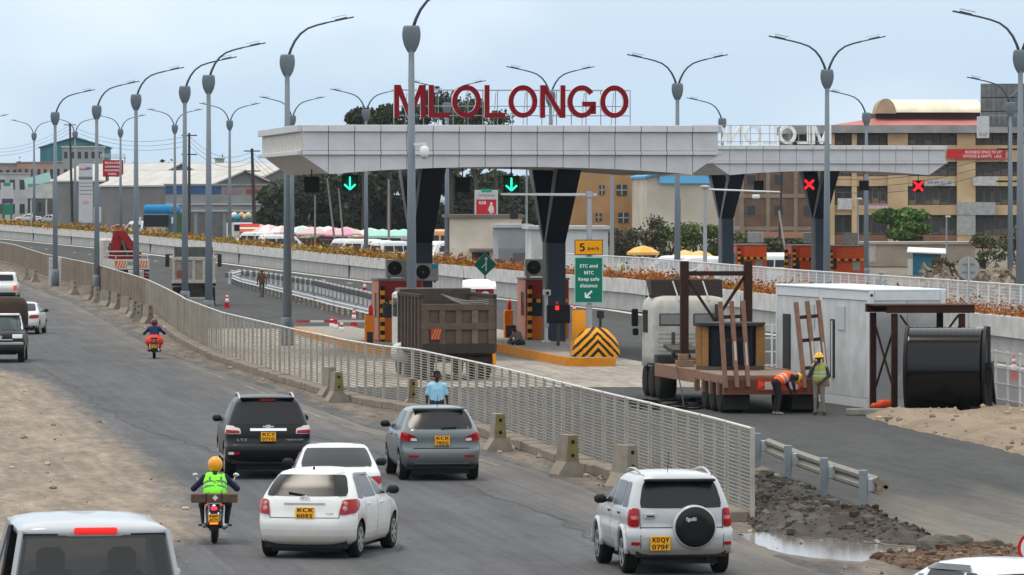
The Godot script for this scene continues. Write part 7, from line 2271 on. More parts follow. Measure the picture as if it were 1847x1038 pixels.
func street_lamps() -> void:
	var near := [[99, 202, "single-arm lamp post nearest the left end of the fence, on a concrete footing"], [174, 190, "single-arm lamp post standing by the red crane truck"], [245, 170, "single-arm lamp post between the crane truck and the white tipper"], [333, 155, "single-arm lamp post rising in front of the white tipper's middle"], [376, 135, "single-arm lamp post at the white tipper's side"], [518, 98, "single-arm lamp post at the left end of the near canopy"], [742, 46, "tallest lamp post, in front of the near canopy and the letter M"]]
	for q in near:
		var d: float = 60000.0 / (HY - q[1])
		lamp_post(q[2], gd(q[0], d), EYE + 6.0, [1.0], true, "single-arm lamp posts along the fence")
	for q in [[99, 392.0], [245, 324.0], [742, 193.5]]:
		var b := gd(q[0], q[1])
		var f := thing("lamp_footing", {99: "tall pale concrete footing of the lamp post at the far fence bend", 245: "pale concrete footing below the lamp post beside the white tipper", 742: "concrete footing of the tallest lamp post behind the fence mesh"}[q[0]], "footing", b + V(0, 0, 0.15), YAW)
		part(f, "block", mb0().cbox(V(0, (0.98 if q[0] != 742 else 0.3), 0), V(0.86 if q[0] != 742 else 0.7, 1.96 if q[0] != 742 else 0.6, 0.86), 0.03), G(C(0.50, 0.51, 0.50), 0.9, 0.4))
	var twin := [[61, 240, 7.7], [135, 237, 7.6], [217, 233, 7.5], [315, 225, 7.3], [414, 217, 7.1], [527, 208, 7.0], [660, 197, 6.9], [806, 185, 6.8], [993, 165, 6.7], [1222, 150, 6.3], [1492, 125, 6.1], [1841, 90, 6.0]]
	var says := ["farthest twin-arm lamp post, by the teal warehouse", "second farthest twin-arm lamp post, by the white pylon sign", "twin-arm lamp post beside the red pylon sign", "twin-arm lamp post before the grey shed gables", "twin-arm lamp post by the blue-striped shop building", "twin-arm lamp post half hidden behind the canopy's left lamp post", "twin-arm lamp post in front of the tree crowns left of the letters", "twin-arm lamp post behind the letters L and O", "twin-arm lamp post behind the letter N", "twin-arm lamp post before the pale gable wall", "twin-arm lamp post in front of the farther canopy's white letters", "twin-arm lamp post at the right edge of the view"]
	for i in twin.size():
		var q: Array = twin[i]
		var d: float = q[2] * F / (HY - q[1])
		lamp_post(says[i], gd(q[0], d, 0.0), EYE + q[2], [-1.0, 1.0], false, "twin-arm lamp posts along the median")
	var far := [[1563, 203, 395.0, "lone-arm lamp post in front of the orange building"], [1303, 213, 430.0, "lone-arm lamp post peeking over the near canopy's right end"], [1823, 184, 350.0, "lone-arm lamp post by the billboard back"], [4, 232, 620.0, "lamp arm reaching in at the far left edge"]]
	for q in far:
		lamp_post(q[3], gd(q[0] if q[0] > 100 else -30, q[2]), EYE + (HY - q[1]) * q[2] / F, [-1.0 if q[0] > 100 else 1.0], false, "single-arm lamp posts across the road")

func roadside() -> void:
	# concrete blocks along the fence foot
	var body := G(C(0.30, 0.265, 0.225), 0.95, 0.6)
	var proto: Node3D = null
	var list := [[1128, 884, 0.5, "concrete block by the fence nearest the silver four-by-four", false], [1024, 862, 0.35, "concrete block with a yellow end in front of the fence louvres", true], [898, 817, 0.2, "yellow-ended concrete block just right of the grey crossover", true], [744, 742, 0.1, "concrete block behind the grey crossover's roof", true], [607, 728, 0.25, "yellowish concrete block of the pair at mid-fence", true], [594, 718, 0.3, "reddish concrete block of the pair at mid-fence", false],
		[266, 585, 0.5, "last block before the fence step, beside the blue-jacketed rider", false], [253, 582, -0.3, "second block before the fence step", false], [240, 575, 0.4, "third block before the fence step", false], [227, 567, 0.8, "fourth block before the fence step", false], [208, 559, 0.6, "fifth block before the fence step", false], [190, 554, 0.9, "sixth block before the fence step, leaning", false], [174, 547, 0.2, "seventh block before the fence step, thick", false], [160, 543, 0.7, "eighth block before the fence step", false], [132, 533, 0.4, "lone block beyond the row of fence blocks", false], [62, 510, 0.3, "block beside the concrete footing at the fence bend", false], [48, 506, 0.1, "farthest block, by the white pickup", false]]
	for q in list:
		var at := gp(q[0], q[1])
		var t: Node3D
		if proto == null:
			proto = thing("concrete_barrier", q[3], "barrier", at, q[2], "concrete barrier blocks along the fence")
			var p := PackedVector2Array([Vector2(-0.33, 0), Vector2(0.33, 0), Vector2(0.33, 0.08), Vector2(0.15, 0.36), Vector2(0.11, 0.95), Vector2(-0.11, 0.95), Vector2(-0.15, 0.36), Vector2(-0.33, 0.08)])
			part(proto, "block", mb0().prism(p, Transform3D(Basis.IDENTITY, V(0, 0, 0.32)), 0.64), body)
			part(proto, "bolt_hole", mb0().lathe(V(0, 0.80, 0.321), V(0, 0, 1), [[0.045, 0.0], [0.045, 0.004], [0.01, 0.005]], 12).lathe(V(0, 0.50, 0.321), V(0, 0, 1), [[0.045, 0.0], [0.045, 0.004], [0.01, 0.005]], 12), mat(C(0.02, 0.02, 0.02), 0.9))
			t = proto
		else:
			t = copy(proto, q[3], at, q[2])
		if q[4]:
			part(t, "yellow_end", mb0().prism(PackedVector2Array([Vector2(-0.14, 0.38), Vector2(0.14, 0.38), Vector2(0.108, 0.94), Vector2(-0.108, 0.94)]), Transform3D(Basis.IDENTITY, V(0, 0, 0.328)), 0.004), G(C(0.23, 0.19, 0.08), 0.9, 1.5))
			var bh := t.get_node("bolt_hole") as Node3D
			bh.position.z = 0.01
	# a second fence piece beyond the drum, at the right edge
	var t2 := thing("mesh_fence", "white mesh fence at the right edge beside the black drum", "fence", gp(1776, 733))
	var o := gp(1776, 733)
	var e := gp(1960, 772)
	var white := mat(C(0.62, 0.61, 0.59), 0.6)
	var infill := mb0()
	for k in 9:
		var p := o.lerp(e, k / 8.0) - o
		part(t2, "post", mb0().mm(p + V(-0.035, 0, -0.035), p + V(0.035, 1.75, 0.035)), white)
		if k < 8:
			var q := o.lerp(e, (k + 1) / 8.0) - o
			for i in 4: part(t2, "rail", mb0().bar(p + V(0, 0.3 + i * 0.46, 0), q + V(0, 0.3 + i * 0.46, 0), 0.025, 0.035), white)
			for i in 14: infill.bar(p.lerp(q, i / 14.0) + V(0, 0.3, 0), p.lerp(q, i / 14.0) + V(0, 1.68, 0), 0.008, 0.008)
	tag(part(t2, "mesh_infill", infill, white), "", "", "", "stuff")
	var t3 := thing("mesh_fence", "white railings behind the cable reel between lorry and cabin", "fence", gp(1368, 700))
	for k in 4:
		var p := V(0.0 + k * 0.45, 0, -k * 0.05)
		part(t3, "post", mb0().mm(p + V(-0.03, 0, -0.03), p + V(0.03, 2.1, 0.03)), white)
	for i in 5: part(t3, "rail", mb0().bar(V(-0.3, 0.3 + i * 0.44, 0), V(1.5, 0.3 + i * 0.44, -0.15), 0.025, 0.04), white)

# ---------------------------------------------------------------- town behind the road
func tree(called: String, label: String, px: float, d: float, top: float, w: float, h: float, c: Color, n: int, leafs: float, group := "trees behind the toll canopies") -> void:
	# top: picture height of the crown's tip; w, h: crown size in metres
	var base := gd(px, d)
	var tip := EYE + (HY - top) * d / F
	var t := thing(called, label, "tree", base, 0.0, group)
	var H := tip - base.y
	if called == "bush" or called == "round_tree": h = H * 0.95
	var bark := mat(C(0.075, 0.06, 0.048), 0.95)
	var tr := mbs()
	var cy := H - h * 0.5
	tr.tube([V(0, -0.2, 0), V(0.15, H * 0.3, 0), V(-0.1, cy, 0.1), V(0, H - h * 0.15, 0)], [0.045 * H * 0.45, 0.035 * H * 0.45, 0.02 * H * 0.4, 0.03], 9)
	var lobes := []
	for k in 9:
		var a := TAU * k / 9.0 + rng.randf()
		var r := rng.randf_range(0.25, 0.62)
		var c2 := V(cos(a) * w * 0.5 * r, cy + rng.randf_range(-0.30, 0.34) * h, sin(a) * w * 0.4 * r)
		lobes.append([c2, rng.randf_range(0.22, 0.38) * w * 0.62, rng.randf_range(0.55, 1.25)])
		tr.tube([V(0, maxf(0.3, cy - h * 0.4), 0), c2 * V(0.5, 1, 0.5) - V(0, h * 0.12, 0), c2], [0.012 * H, 0.008 * H, 0.02], 6)
	lobes.append([V(0, H - h * 0.24, 0), w * 0.24, 1.0])
	part(t, "trunk", tr, bark)
	if called == "dark_tree": c = c * 1.4
	var cr := mb0()
	for k in n:
		var L: Array = lobes[k % lobes.size()]
		var dir := V(rng.randfn(), rng.randfn() * 0.8, rng.randfn()).normalized()
		var p: Vector3 = L[0] + dir * V(L[1], L[1] * 0.72 * h / w, L[1]) * pow(rng.randf(), 0.42)
		if p.y > H: p.y = H - rng.randf() * 0.3
		cr.col(c * L[2] * rng.randf_range(0.55, 1.45))
		leaf(cr, p, leafs * rng.randf_range(0.6, 1.35))
	part(t, "crown", cr, vmat(0.75))

func bld_box(t: Node3D, called: String, a: Vector3, b: Vector3, m: Material) -> MeshInstance3D:
	return part(t, called, mb0().mm(a, b), m)

func gable(called: String, label: String, px0: float, px1: float, d: float, ridge: float, eave: float, ln: float, wallc: Color, roofc: Color, door := true, yaw := 0.06) -> Node3D:
	# ridge and eave as picture heights; the gable faces the camera
	var a := gd(px0, d)
	var b := gd(px1, d)
	wallc = wallc * 1.35
	var t := thing(called, label, "building", (a + b) / 2, yaw)
	var w := (b.x - a.x) / 2
	var y0 := EYE - (eave - HY) * d / F - a.y
	var y1 := EYE - (ridge - HY) * d / F - a.y
	var wm := mat(wallc, 0.85, 0.0, "grunge", 0.05)
	part(t, "wall", mb0().prism(PackedVector2Array([Vector2(-w, 0), Vector2(w, 0), Vector2(w, y0), Vector2(0, y1), Vector2(-w, y0)]), Transform3D.IDENTITY, ln), wm)
	var r := mb0()
	for s in [-1.0, 1.0]:
		var dirv := V(s * w, y0 - y1, 0)
		r.obox(V(s * w * 0.52, (y0 + y1) / 2 + 0.12, -ln / 2), dirv * 0.53, V(0, 0.10, 0), V(0, 0, ln / 2 + 0.6))
	part(t, "roof", r, mat(roofc, 0.6, 0.1, "grunge", 0.06))
	if door:
		for k in 3:
			var x := -w * 0.55 + k * w * 0.55
			bld_box(t, "window", V(x - w * 0.1, y0 * 0.5, 0.0), V(x + w * 0.1, y0 * 0.75, 0.06), mat(C(0.05, 0.055, 0.06), 0.3))
	return t

func box_building(called: String, label: String, px0: float, px1: float, d: float, top: float, dep: float, wallc: Color, rows := 0, cols := 0, roofc := Color(0.4, 0.4, 0.4), yaw := 0.06) -> Node3D:
	var a := gd(px0, d)
	var b := gd(px1, d)
	wallc = wallc * 1.35
	var t := thing(called, label, "building", (a + b) / 2, yaw)
	var w := (b.x - a.x) / 2
	var h := EYE - (top - HY) * d / F - a.y
	bld_box(t, "wall", V(-w, 0, -dep), V(w, h, 0), mat(wallc, 0.85, 0.0, "grunge", 0.07))
	bld_box(t, "roof", V(-w - 0.2, h, -dep - 0.2), V(w + 0.2, h + 0.22, 0.25), mat(roofc, 0.8, 0.0, "grunge", 0.08))
	for j in rows:
		for i in cols:
			var x := -w + w * 2 * (i + 0.5) / cols
			var y := h * (j + 0.35) / rows
			var o := bld_box(t, "window", V(x - w * 0.55 / cols, y, 0.002), V(x + w * 0.55 / cols, y + h * 0.42 / rows, 0.05), mat(C(0.28, 0.27, 0.26), 0.6))
			part(o, "pane", mb0().mm(V(x - w * 0.5 / cols, y + 0.06, 0.052), V(x + w * 0.5 / cols, y + h * 0.42 / rows - 0.06, 0.07)), mat(C(0.035, 0.045, 0.055), 0.12))
	return t

func background() -> void:
	orange_building()
	# orange-tan block and pale gable wall behind the near canopy
	var t := box_building("flat_block", "orange-brown block with cross windows behind the near canopy's right half", 1000, 1166, 520.0, 300.0, 14.0, C(0.34, 0.20, 0.10), 0, 0)
	var wn := mat(C(0.035, 0.05, 0.06), 0.12)
	for q in [[1086, 343, 9, 17], [1122, 343, 19, 19], [1155, 343, 11, 18], [1080, 392, 11, 14], [1125, 393, 18, 18]]:
		var c := t.to_local(wp(q[0], q[1], 519.8))
		var s := 0.052
		var fr := bld_box(t, "window", V(c.x - q[2] * s / 2, c.y - q[3] * s / 2, 0.01), V(c.x + q[2] * s / 2, c.y + q[3] * s / 2, 0.10), wn)
		part(fr, "frame", mb0().mm(V(c.x - 0.05, c.y - q[3] * s / 2, 0.102), V(c.x + 0.05, c.y + q[3] * s / 2, 0.13)).mm(V(c.x - q[2] * s / 2, c.y - 0.05, 0.131), V(c.x + q[2] * s / 2, c.y + 0.05, 0.15)), mat(C(0.35, 0.33, 0.3), 0.6))
	bld_box(t, "brown_band", V(-4.3, 1.2, 0.01), V(4.3, 2.6, 0.06), G(C(0.20, 0.11, 0.07), 0.85, 0.1))
	var g := gable("gable_building", "tall pale rendered gable wall with a sky-blue sheet roof", 1166, 1316, 500.0, 300.0, 322.0, 16.0, C(0.42, 0.385, 0.33), C(0.10, 0.36, 0.62), false)
	bld_box(g, "blue_roof_front", V(-2.6, EYE - (331.0 - HY) * 0.05 - g.position.y, 0.02), V(3.9, EYE - (318.0 - HY) * 0.05 - g.position.y, 0.4), mat(C(0.12, 0.42, 0.72), 0.5))
	brick_block()
	# cream control building, grey and white containers beyond the median
	var c1 := box_building("control_building", "small cream flat-roofed building beyond the flowers, left of the grey container", 812, 941, 395.0, 393.0, 8.0, C(0.52, 0.465, 0.39), 0, 0, C(0.20, 0.165, 0.15))
	bld_box(c1, "door", V(-1.0, 0.0, 0.01), V(0.25, 2.3, 0.06), mat(C(0.03, 0.03, 0.035), 0.4))
	bld_box(c1, "canopy", V(-1.2, 2.45, 0.0), V(0.75, 2.6, 1.2), mat(C(0.24, 0.2, 0.18), 0.8))
	for x in [0.5, 1.2]: bld_box(c1, "vent", V(x, 3.6, 0.01), V(x + 0.3, 3.8, 0.05), mat(C(0.1, 0.1, 0.1), 0.8))
	var c2 := box_building("container", "grey steel container between the cream building and the dark column", 899, 957, 362.0, 411.0, 6.0, C(0.27, 0.29, 0.315), 0, 0, C(0.45, 0.47, 0.48))
	for k in 12: bld_box(c2, "rib", V(-1.02 + k * 0.17, 0.2, 0.002), V(-0.96 + k * 0.17, 2.9, 0.04), mat(C(0.22, 0.235, 0.255), 0.6))
	bld_box(c2, "dark_door", V(-0.1, 0.1, 0.03), V(0.75, 2.6, 0.07), mat(C(0.12, 0.125, 0.14), 0.6))
	var c3 := box_building("container", "white container cabin behind the green sign", 958, 1097, 352.0, 414.0, 6.0, C(0.47, 0.475, 0.48), 0, 0, C(0.58, 0.58, 0.58))
	for x in [-2.42, -0.9, 0.7, 2.3]: bld_box(c3, "corner_post", V(x, 0.0, 0.002), V(x + 0.13, 2.85, 0.06), mat(C(0.53, 0.53, 0.53), 0.6))
	bld_box(c3, "hatch", V(1.6, 1.3, 0.01), V(2.1, 2.2, 0.05), mat(C(0.40, 0.41, 0.42), 0.6))
	left_town()
	billboards()
	vegetation()
	market()
	poles_and_wires()

func orange_building() -> void:
	var d := 600.0
	var s := d / F
	var o := gd(1500, d)
	var t := thing("orange_building", "five-storey buff and orange building with a red roof and a barrel vault", "building", o, 0.0)
	var X := func(px: float) -> float: return (px - 1500.0) * s
	var Y := func(py: float) -> float: return EYE - (py - HY) * s - o.y
	var buff := G(C(0.62, 0.45, 0.27), 0.85, 0.06)
	var dark := G(C(0.13, 0.105, 0.085), 0.6, 0.15)
	var glass := mat(C(0.045, 0.05, 0.055), 0.12)
	var grey := G(C(0.33, 0.335, 0.345), 0.7, 0.1)
	bld_box(t, "core", V(X.call(1424), Y.call(300), -22), V(X.call(1503), Y.call(241), -1.2), dark)
	bld_box(t, "core", V(X.call(1502), 0, -22), V(X.call(1905), Y.call(241), -1.2), dark)
	for q in [[1424, 1430], [1462, 1468], [1498, 1506], [1537, 1546], [1602, 1638], [1727, 1760], [1840, 1852], [1880, 1910]]:
		bld_box(t, "pier", V(X.call(q[0]), 0, -1.25), V(X.call(q[1]), Y.call(241), 0), buff)
	for r in [[262, 292], [318, 336], [370, 388], [424, 446]]:
		for q in [[1506, 1537], [1546, 1602], [1638, 1727], [1760, 1840], [1852, 1880]]:
			bld_box(t, "spandrel", V(X.call(q[0]), Y.call(r[1]), -1.2), V(X.call(q[1]), Y.call(r[0]), -0.35 if r[0] != 262 else -0.15), buff if r[0] < 420 else G(C(0.27, 0.14, 0.09), 0.85, 0.1))
	for r in [[242, 262], [293, 318], [337, 370], [389, 424]]:
		for q in [[1508, 1536, 2], [1547, 1601, 4], [1640, 1726, 6], [1761, 1839, 5]]:
			var n: int = q[2]
			for k in n:
				var xa := lerpf(q[0], q[1], float(k) / n) + 0.8
				var xb := lerpf(q[0], q[1], (k + 1.0) / n) - 0.8
				var wnd := bld_box(t, "window", V(X.call(xa), Y.call(r[1] - 1), -1.19), V(X.call(xb), Y.call(r[0] + 2), -1.08), mat(C(0.22, 0.165, 0.12), 0.7) if rng.randf() < 0.3 else mat(C(0.13, 0.11, 0.095), 0.7))
				part(wnd, "pane", mb0().mm(V(X.call(xa + 1.2), Y.call(r[1] - 3 - 10 * rng.randf()), -1.078), V(X.call(xb - 1.2), Y.call(r[0] + 4), -1.06)), glass)
	bld_box(t, "grey_stair_panel", V(X.call(1727), Y.call(424), 0.002), V(X.call(1760), Y.call(389), 0.1), G(C(0.42, 0.42, 0.42), 0.8, 0.3))
	bld_box(t, "grey_banner", V(X.call(1727), Y.call(388), 0.002), V(X.call(1796), Y.call(365), 0.12), G(C(0.40, 0.41, 0.42), 0.8, 0.3))
	# eave, roofs, barrel vault
	bld_box(t, "eave", V(X.call(1418), Y.call(240), -23), V(X.call(1910), Y.call(226), 0.9), grey)
	var roof := mb0()
	var e := [V(X.call(1498), Y.call(226), 0.4), V(X.call(1910), Y.call(226), 0.4), V(X.call(1910), Y.call(209), -7), V(X.call(1616), Y.call(207), -7), V(X.call(1498), Y.call(226), -22)]
	roof.quad(e[0], e[1], e[2], e[3])
	roof.tri(e[0], e[3], e[4])
	roof.tri(e[3], e[2], e[4])
	part(t, "red_roof", roof, G(C(0.50, 0.17, 0.15), 0.6, 0.05))
	bld_box(t, "clerestory", V(X.call(1584), Y.call(226), -16), V(X.call(1775), Y.call(202), -4.5), mat(C(0.06, 0.03, 0.03), 0.7))
	var v := mbs()
	var rings := []
	for i in 21:
		var a := PI * i / 20.0
		var ring := PackedVector3Array()
		for x in [1603.0, 1640.0, 1700.0, 1775.0]:
			ring.append(V(X.call(x), Y.call(202) + sin(a) * (Y.call(177) - Y.call(202)), -10.5 + cos(a) * 7.0))
		rings.append(ring)
	v.loft(rings, false, false, false)
	part(t, "barrel_vault", v, G(C(0.85, 0.78, 0.63), 0.7, 0.08))
	var half := mb0()                       # the vault's arched end turned towards the road
	var arch := PackedVector2Array()
	for i in 17: arch.append(Vector2(X.call(1602.0) + cos(PI * i / 16.0) * 18.5 * s, Y.call(204) + sin(PI * i / 16.0) * 27.0 * s))
	half.prism(arch, Transform3D(Basis.IDENTITY, V(0, 0, -3.2)), 6.0)
	part(t, "arched_gable", half, G(C(0.44, 0.36, 0.25), 0.8, 0.1))
	# banners
	var b := thing("red_banner", "red banner with white lettering on the orange building's upper floor", "banner", V(o.x + X.call(1766), o.y + Y.call(278), o.z + 0.35))
	bld_box(b, "cloth", V(-58 * s, -8.5 * s, -0.03), V(48 * s, 9 * s, 0.03), mat(C(0.50, 0.03, 0.03), 0.7))
	txt(b, "lettering", "BUSINESS SPACE TO LET", 0.30, mat(C(0.65, 0.6, 0.6), 0.6), V(8 * s, 3.3 * s, 0.04), 0, 66 * s)
	txt(b, "lettering", "OFFICES & SHOPS  CALL", 0.30, mat(C(0.65, 0.6, 0.6), 0.6), V(6 * s, -4 * s, 0.04), 0, 70 * s)
	for q in [["white shop banner on the orange building right of the red cross signal", 1695, 330, 52, 10, "SHOPS TO LET"], ["pink and white banner at the orange building's third floor", 1582, 372, 40, 9, ""], ["white banner at the orange building's far bay", 1778, 327, 46, 16, ""], ["small white board on the orange building's left corner", 1524, 368, 26, 20, ""]]:
		var w := thing("wall_banner", q[0], "banner", V(o.x + X.call(q[1]), o.y + Y.call(q[2]), o.z + 0.3))
		bld_box(w, "cloth", V(-q[3] * s / 2, -q[4] * s / 2, -0.03), V(q[3] * s / 2, q[4] * s / 2, 0.03), G(C(0.55, 0.56, 0.57), 0.7, 0.4))
		if "pink" in q[0]: bld_box(w, "pink_band", V(-q[3] * s / 2, 0.05, 0.031), V(q[3] * s / 2, q[4] * s / 2, 0.045), mat(C(0.5, 0.16, 0.2), 0.7))
		if q[5]: txt(w, "lettering", q[5], 0.32, mat(C(0.10, 0.11, 0.14), 0.6), V(0, 0, 0.04), 0, q[3] * s * 0.85)
	# low wall, shed and kiosk in front
	var lw := box_building("low_shed", "long low grey-brown shed with a flat pale roof before the orange building", 1545, 1760, 480.0, 441.0, 6.0, C(0.28, 0.23, 0.19), 0, 0, C(0.42, 0.38, 0.34), 0.0)
	bld_box(lw, "poster", V(-4.6, 0.4, 0.01), V(-3.5, 1.9, 0.05), G(C(0.5, 0.47, 0.46), 0.7, 1.0))
	var kq := gd(1672, 440.0)
	var k := thing("blue_kiosk", "small blue and white kiosk with a slanted roof before the low shed", "kiosk", kq, -0.1)
	bld_box(k, "wall", V(-1.1, 0, -2), V(1.1, 1.75, 0), mat(C(0.03, 0.13, 0.20), 0.7))
	bld_box(k, "white_door", V(-1.5, 0, -0.8), V(-1.1, 1.3, 0.05), mat(C(0.5, 0.48, 0.44), 0.7))
	part(k, "roof", mb0().box(V(0, 1.95, -0.9), V(3.1, 0.10, 2.8), 0, 0.12, -0.04), mat(C(0.62, 0.62, 0.60), 0.6))

func brick_block() -> void:
	var d := 545.0
	var s := d / F
	var o := gd(1410, d)
	var t := thing("brick_block", "unplastered brown brick block with bare floor slabs between the canopy columns", "building", o, 0.0)
	var brick := G(C(0.175, 0.115, 0.085), 0.9, 0.12)
	var conc := G(C(0.29, 0.235, 0.185), 0.9, 0.12)
	var Y := func(py: float) -> float: return EYE - (py - HY) * s - o.y
	bld_box(t, "wall", V(-75 * s, 0, -14), V(85 * s, Y.call(270), 0), brick)
	for y in [300, 350, 409, 270]: bld_box(t, "floor_slab", V(-75.5 * s, Y.call(y + 7), -14.1), V(85.5 * s, Y.call(y), 0.12), conc)
	for x in [-75, -28, 22, 80]: bld_box(t, "pillar", V(x * s, 0, 0.0), V((x + 7) * s, Y.call(270), 0.10), conc)
	for x in [-55, -5, 48]:
		for y in [325, 380, 425]:
			var w := bld_box(t, "window", V((x - 9) * s, Y.call(y + 10), 0.005), V((x + 9) * s, Y.call(y - 10), 0.06), mat(C(0.12, 0.1, 0.085), 0.7))
			part(w, "pane", mb0().mm(V((x - 7.5) * s, Y.call(y + 8.5), 0.061), V((x + 7.5) * s, Y.call(y - 8.5), 0.075)), mat(C(0.04, 0.04, 0.045), 0.2))
	bld_box(t, "shop_strip", V(-75 * s, Y.call(430), 0.13), V(85 * s, Y.call(418), 0.6), mat(C(0.34, 0.18, 0.12), 0.8))

func left_town() -> void:
	var t := gable("warehouse", "teal-blue gabled warehouse rising over the left of the town", 72, 196, 1100.0, 249.0, 267.0, 30.0, C(0.05, 0.17, 0.215), C(0.055, 0.20, 0.25), false)
	for k in 9: bld_box(t, "cladding_seam", V(-6.0 + k * 1.5, 1.0, 0.0), V(-5.88 + k * 1.5, 11.5, 0.08), mat(C(0.035, 0.13, 0.17), 0.7))
	var u := box_building("concrete_block", "grey concrete block with a white parapet before the teal warehouse", 112, 186, 1000.0, 266.0, 14.0, C(0.25, 0.255, 0.255), 4, 6, C(0.62, 0.63, 0.64))
	box_building("pink_block", "low pinkish-brown block at the far left", 30, 98, 1080.0, 294.0, 12.0, C(0.33, 0.22, 0.19), 2, 6, C(0.3, 0.25, 0.22))
	box_building("brown_block", "low grey-brown block left of the pink one", -30, 32, 1090.0, 296.0, 12.0, C(0.28, 0.25, 0.235), 2, 5, C(0.3, 0.28, 0.26))
	box_building("grey_shop", "pale grey shop building at the far left with sign boards", -40, 48, 900.0, 314.0, 14.0, C(0.36, 0.365, 0.37), 2, 5, C(0.42, 0.42, 0.42))
	box_building("brown_terrace", "brown terrace beyond the fuel station canopy", 98, 186, 1040.0, 293.0, 12.0, C(0.29, 0.26, 0.24), 2, 7, C(0.35, 0.33, 0.3))
	# fuel station canopy
	var o := gd(95, 880.0)
	var st := thing("station_canopy", "white and mint fuel station canopy on thin pillars at the left", "canopy", o, 0.08)
	bld_box(st, "fascia", V(-4.0, 4.0, -9), V(3.6, 6.3, 0), G(C(0.52, 0.54, 0.54), 0.6, 0.1))
	part(st, "mint_roof", mb0().box(V(-2.4, 6.9, -4), V(4.2, 1.5, 8), 0, 0, 0.28), mat(C(0.38, 0.62, 0.58), 0.6))
	for x in [-3.6, -1.2, 1.2, 3.2]: bld_box(st, "pillar", V(x, 0, -0.6), V(x + 0.3, 4.0, -0.3), mat(C(0.4, 0.4, 0.4), 0.6))
	var shop := box_building("station_shop", "dark shop front under the fuel station canopy", 40, 140, 905.0, 352.0, 8.0, C(0.10, 0.095, 0.09), 1, 8, C(0.3, 0.3, 0.3))
	bld_box(shop, "red_board", V(1.5, 1.8, 0.08), V(3.0, 3.0, 0.2), mat(C(0.40, 0.03, 0.05), 0.6))
	# sheds with grey gables
	var sheds := [["broad grey shed whose gable shows behind the red pylon sign", 262, 386, 800.0, 297.0, 327.0], ["grey shed gable above the blue-striped shop", 372, 506, 720.0, 310.0, 336.0], ["right grey shed gable beside the canopy's end", 470, 580, 790.0, 296.0, 320.0]]
	for q in sheds: gable("shed", q[0], q[1], q[2], q[3], q[4], q[5], 34.0, C(0.14, 0.14, 0.145), C(0.54, 0.53, 0.515), false, 0.5)
	var long := box_building("striped_shop", "long grey shop building with a faded blue band and red lettering", 298, 485, 690.0, 335.0, 10.0, C(0.215, 0.22, 0.23), 0, 0, C(0.3, 0.3, 0.31))
	var s := 690.0 / F
	var hh := EYE - (335.0 - HY) * s - long.position.y
	bld_box(long, "blue_band", V(-93 * s, hh - 15 * s, 0.01), V(7 * s, hh - 2 * s, 0.08), G(C(0.05, 0.11, 0.27), 0.7, 0.1))
	bld_box(long, "red_board", V(52 * s, hh - 15 * s, 0.01), V(83 * s, hh - 7 * s, 0.08), G(C(0.36, 0.06, 0.06), 0.7, 0.3))
	bld_box(long, "pink_board", V(13 * s, hh - 15 * s, 0.01), V(45 * s, hh - 7 * s, 0.08), G(C(0.30, 0.21, 0.20), 0.7, 0.3))
	for y in [32, 44]: bld_box(long, "pale_ledge", V(-93 * s, hh - (y + 3) * s, 0.01), V(93 * s, hh - y * s, 0.25), mat(C(0.38, 0.385, 0.39), 0.7))
	for k in 7: bld_box(long, "shutter", V((-88 + k * 26) * s, 0.2, 0.01), V((-68 + k * 26) * s, hh - 50 * s, 0.06), G(C(0.15, 0.15, 0.155), 0.7, 0.2))
	gable("green_roof_house", "house with a bright green roof far behind the sheds", 378, 462, 1000.0, 296.0, 304.0, 12.0, C(0.3, 0.29, 0.27), C(0.06, 0.30, 0.22), false)
	box_building("roof_tank_house", "small pale roof-top room between the green roofs", 388, 404, 1010.0, 287.0, 6.0, C(0.36, 0.34, 0.3), 1, 1)
	gable("green_roof_house", "mint green gabled roof behind the red pylon sign", 222, 262, 980.0, 294.0, 306.0, 10.0, C(0.3, 0.3, 0.28), C(0.20, 0.50, 0.42), false)

func board(called: String, label: String, px: float, py: float, w: float, h: float, d: float, face: Color, legs: bool, cat := "sign") -> Node3D:
	var s := d / F
	var c := wp(px, py, d)
	var t := thing(called, label, cat, V(c.x, elev(d), c.z), 0.03)
	var y := c.y - elev(d)
	part(t, "panel", mb0().cbox(V(0, y, 0), V(w * s, h * s, 0.25), 0.03), mat(face, 0.6, 0.0, "metal", 0.3))
	if legs:
		for x in [-0.33, 0.33]: part(t, "leg", mb0().mm(V(x * w * s - 0.12, 0, -0.1), V(x * w * s + 0.12, y - h * s / 2, 0.1)), mat(C(0.08, 0.08, 0.085), 0.6))
	return t

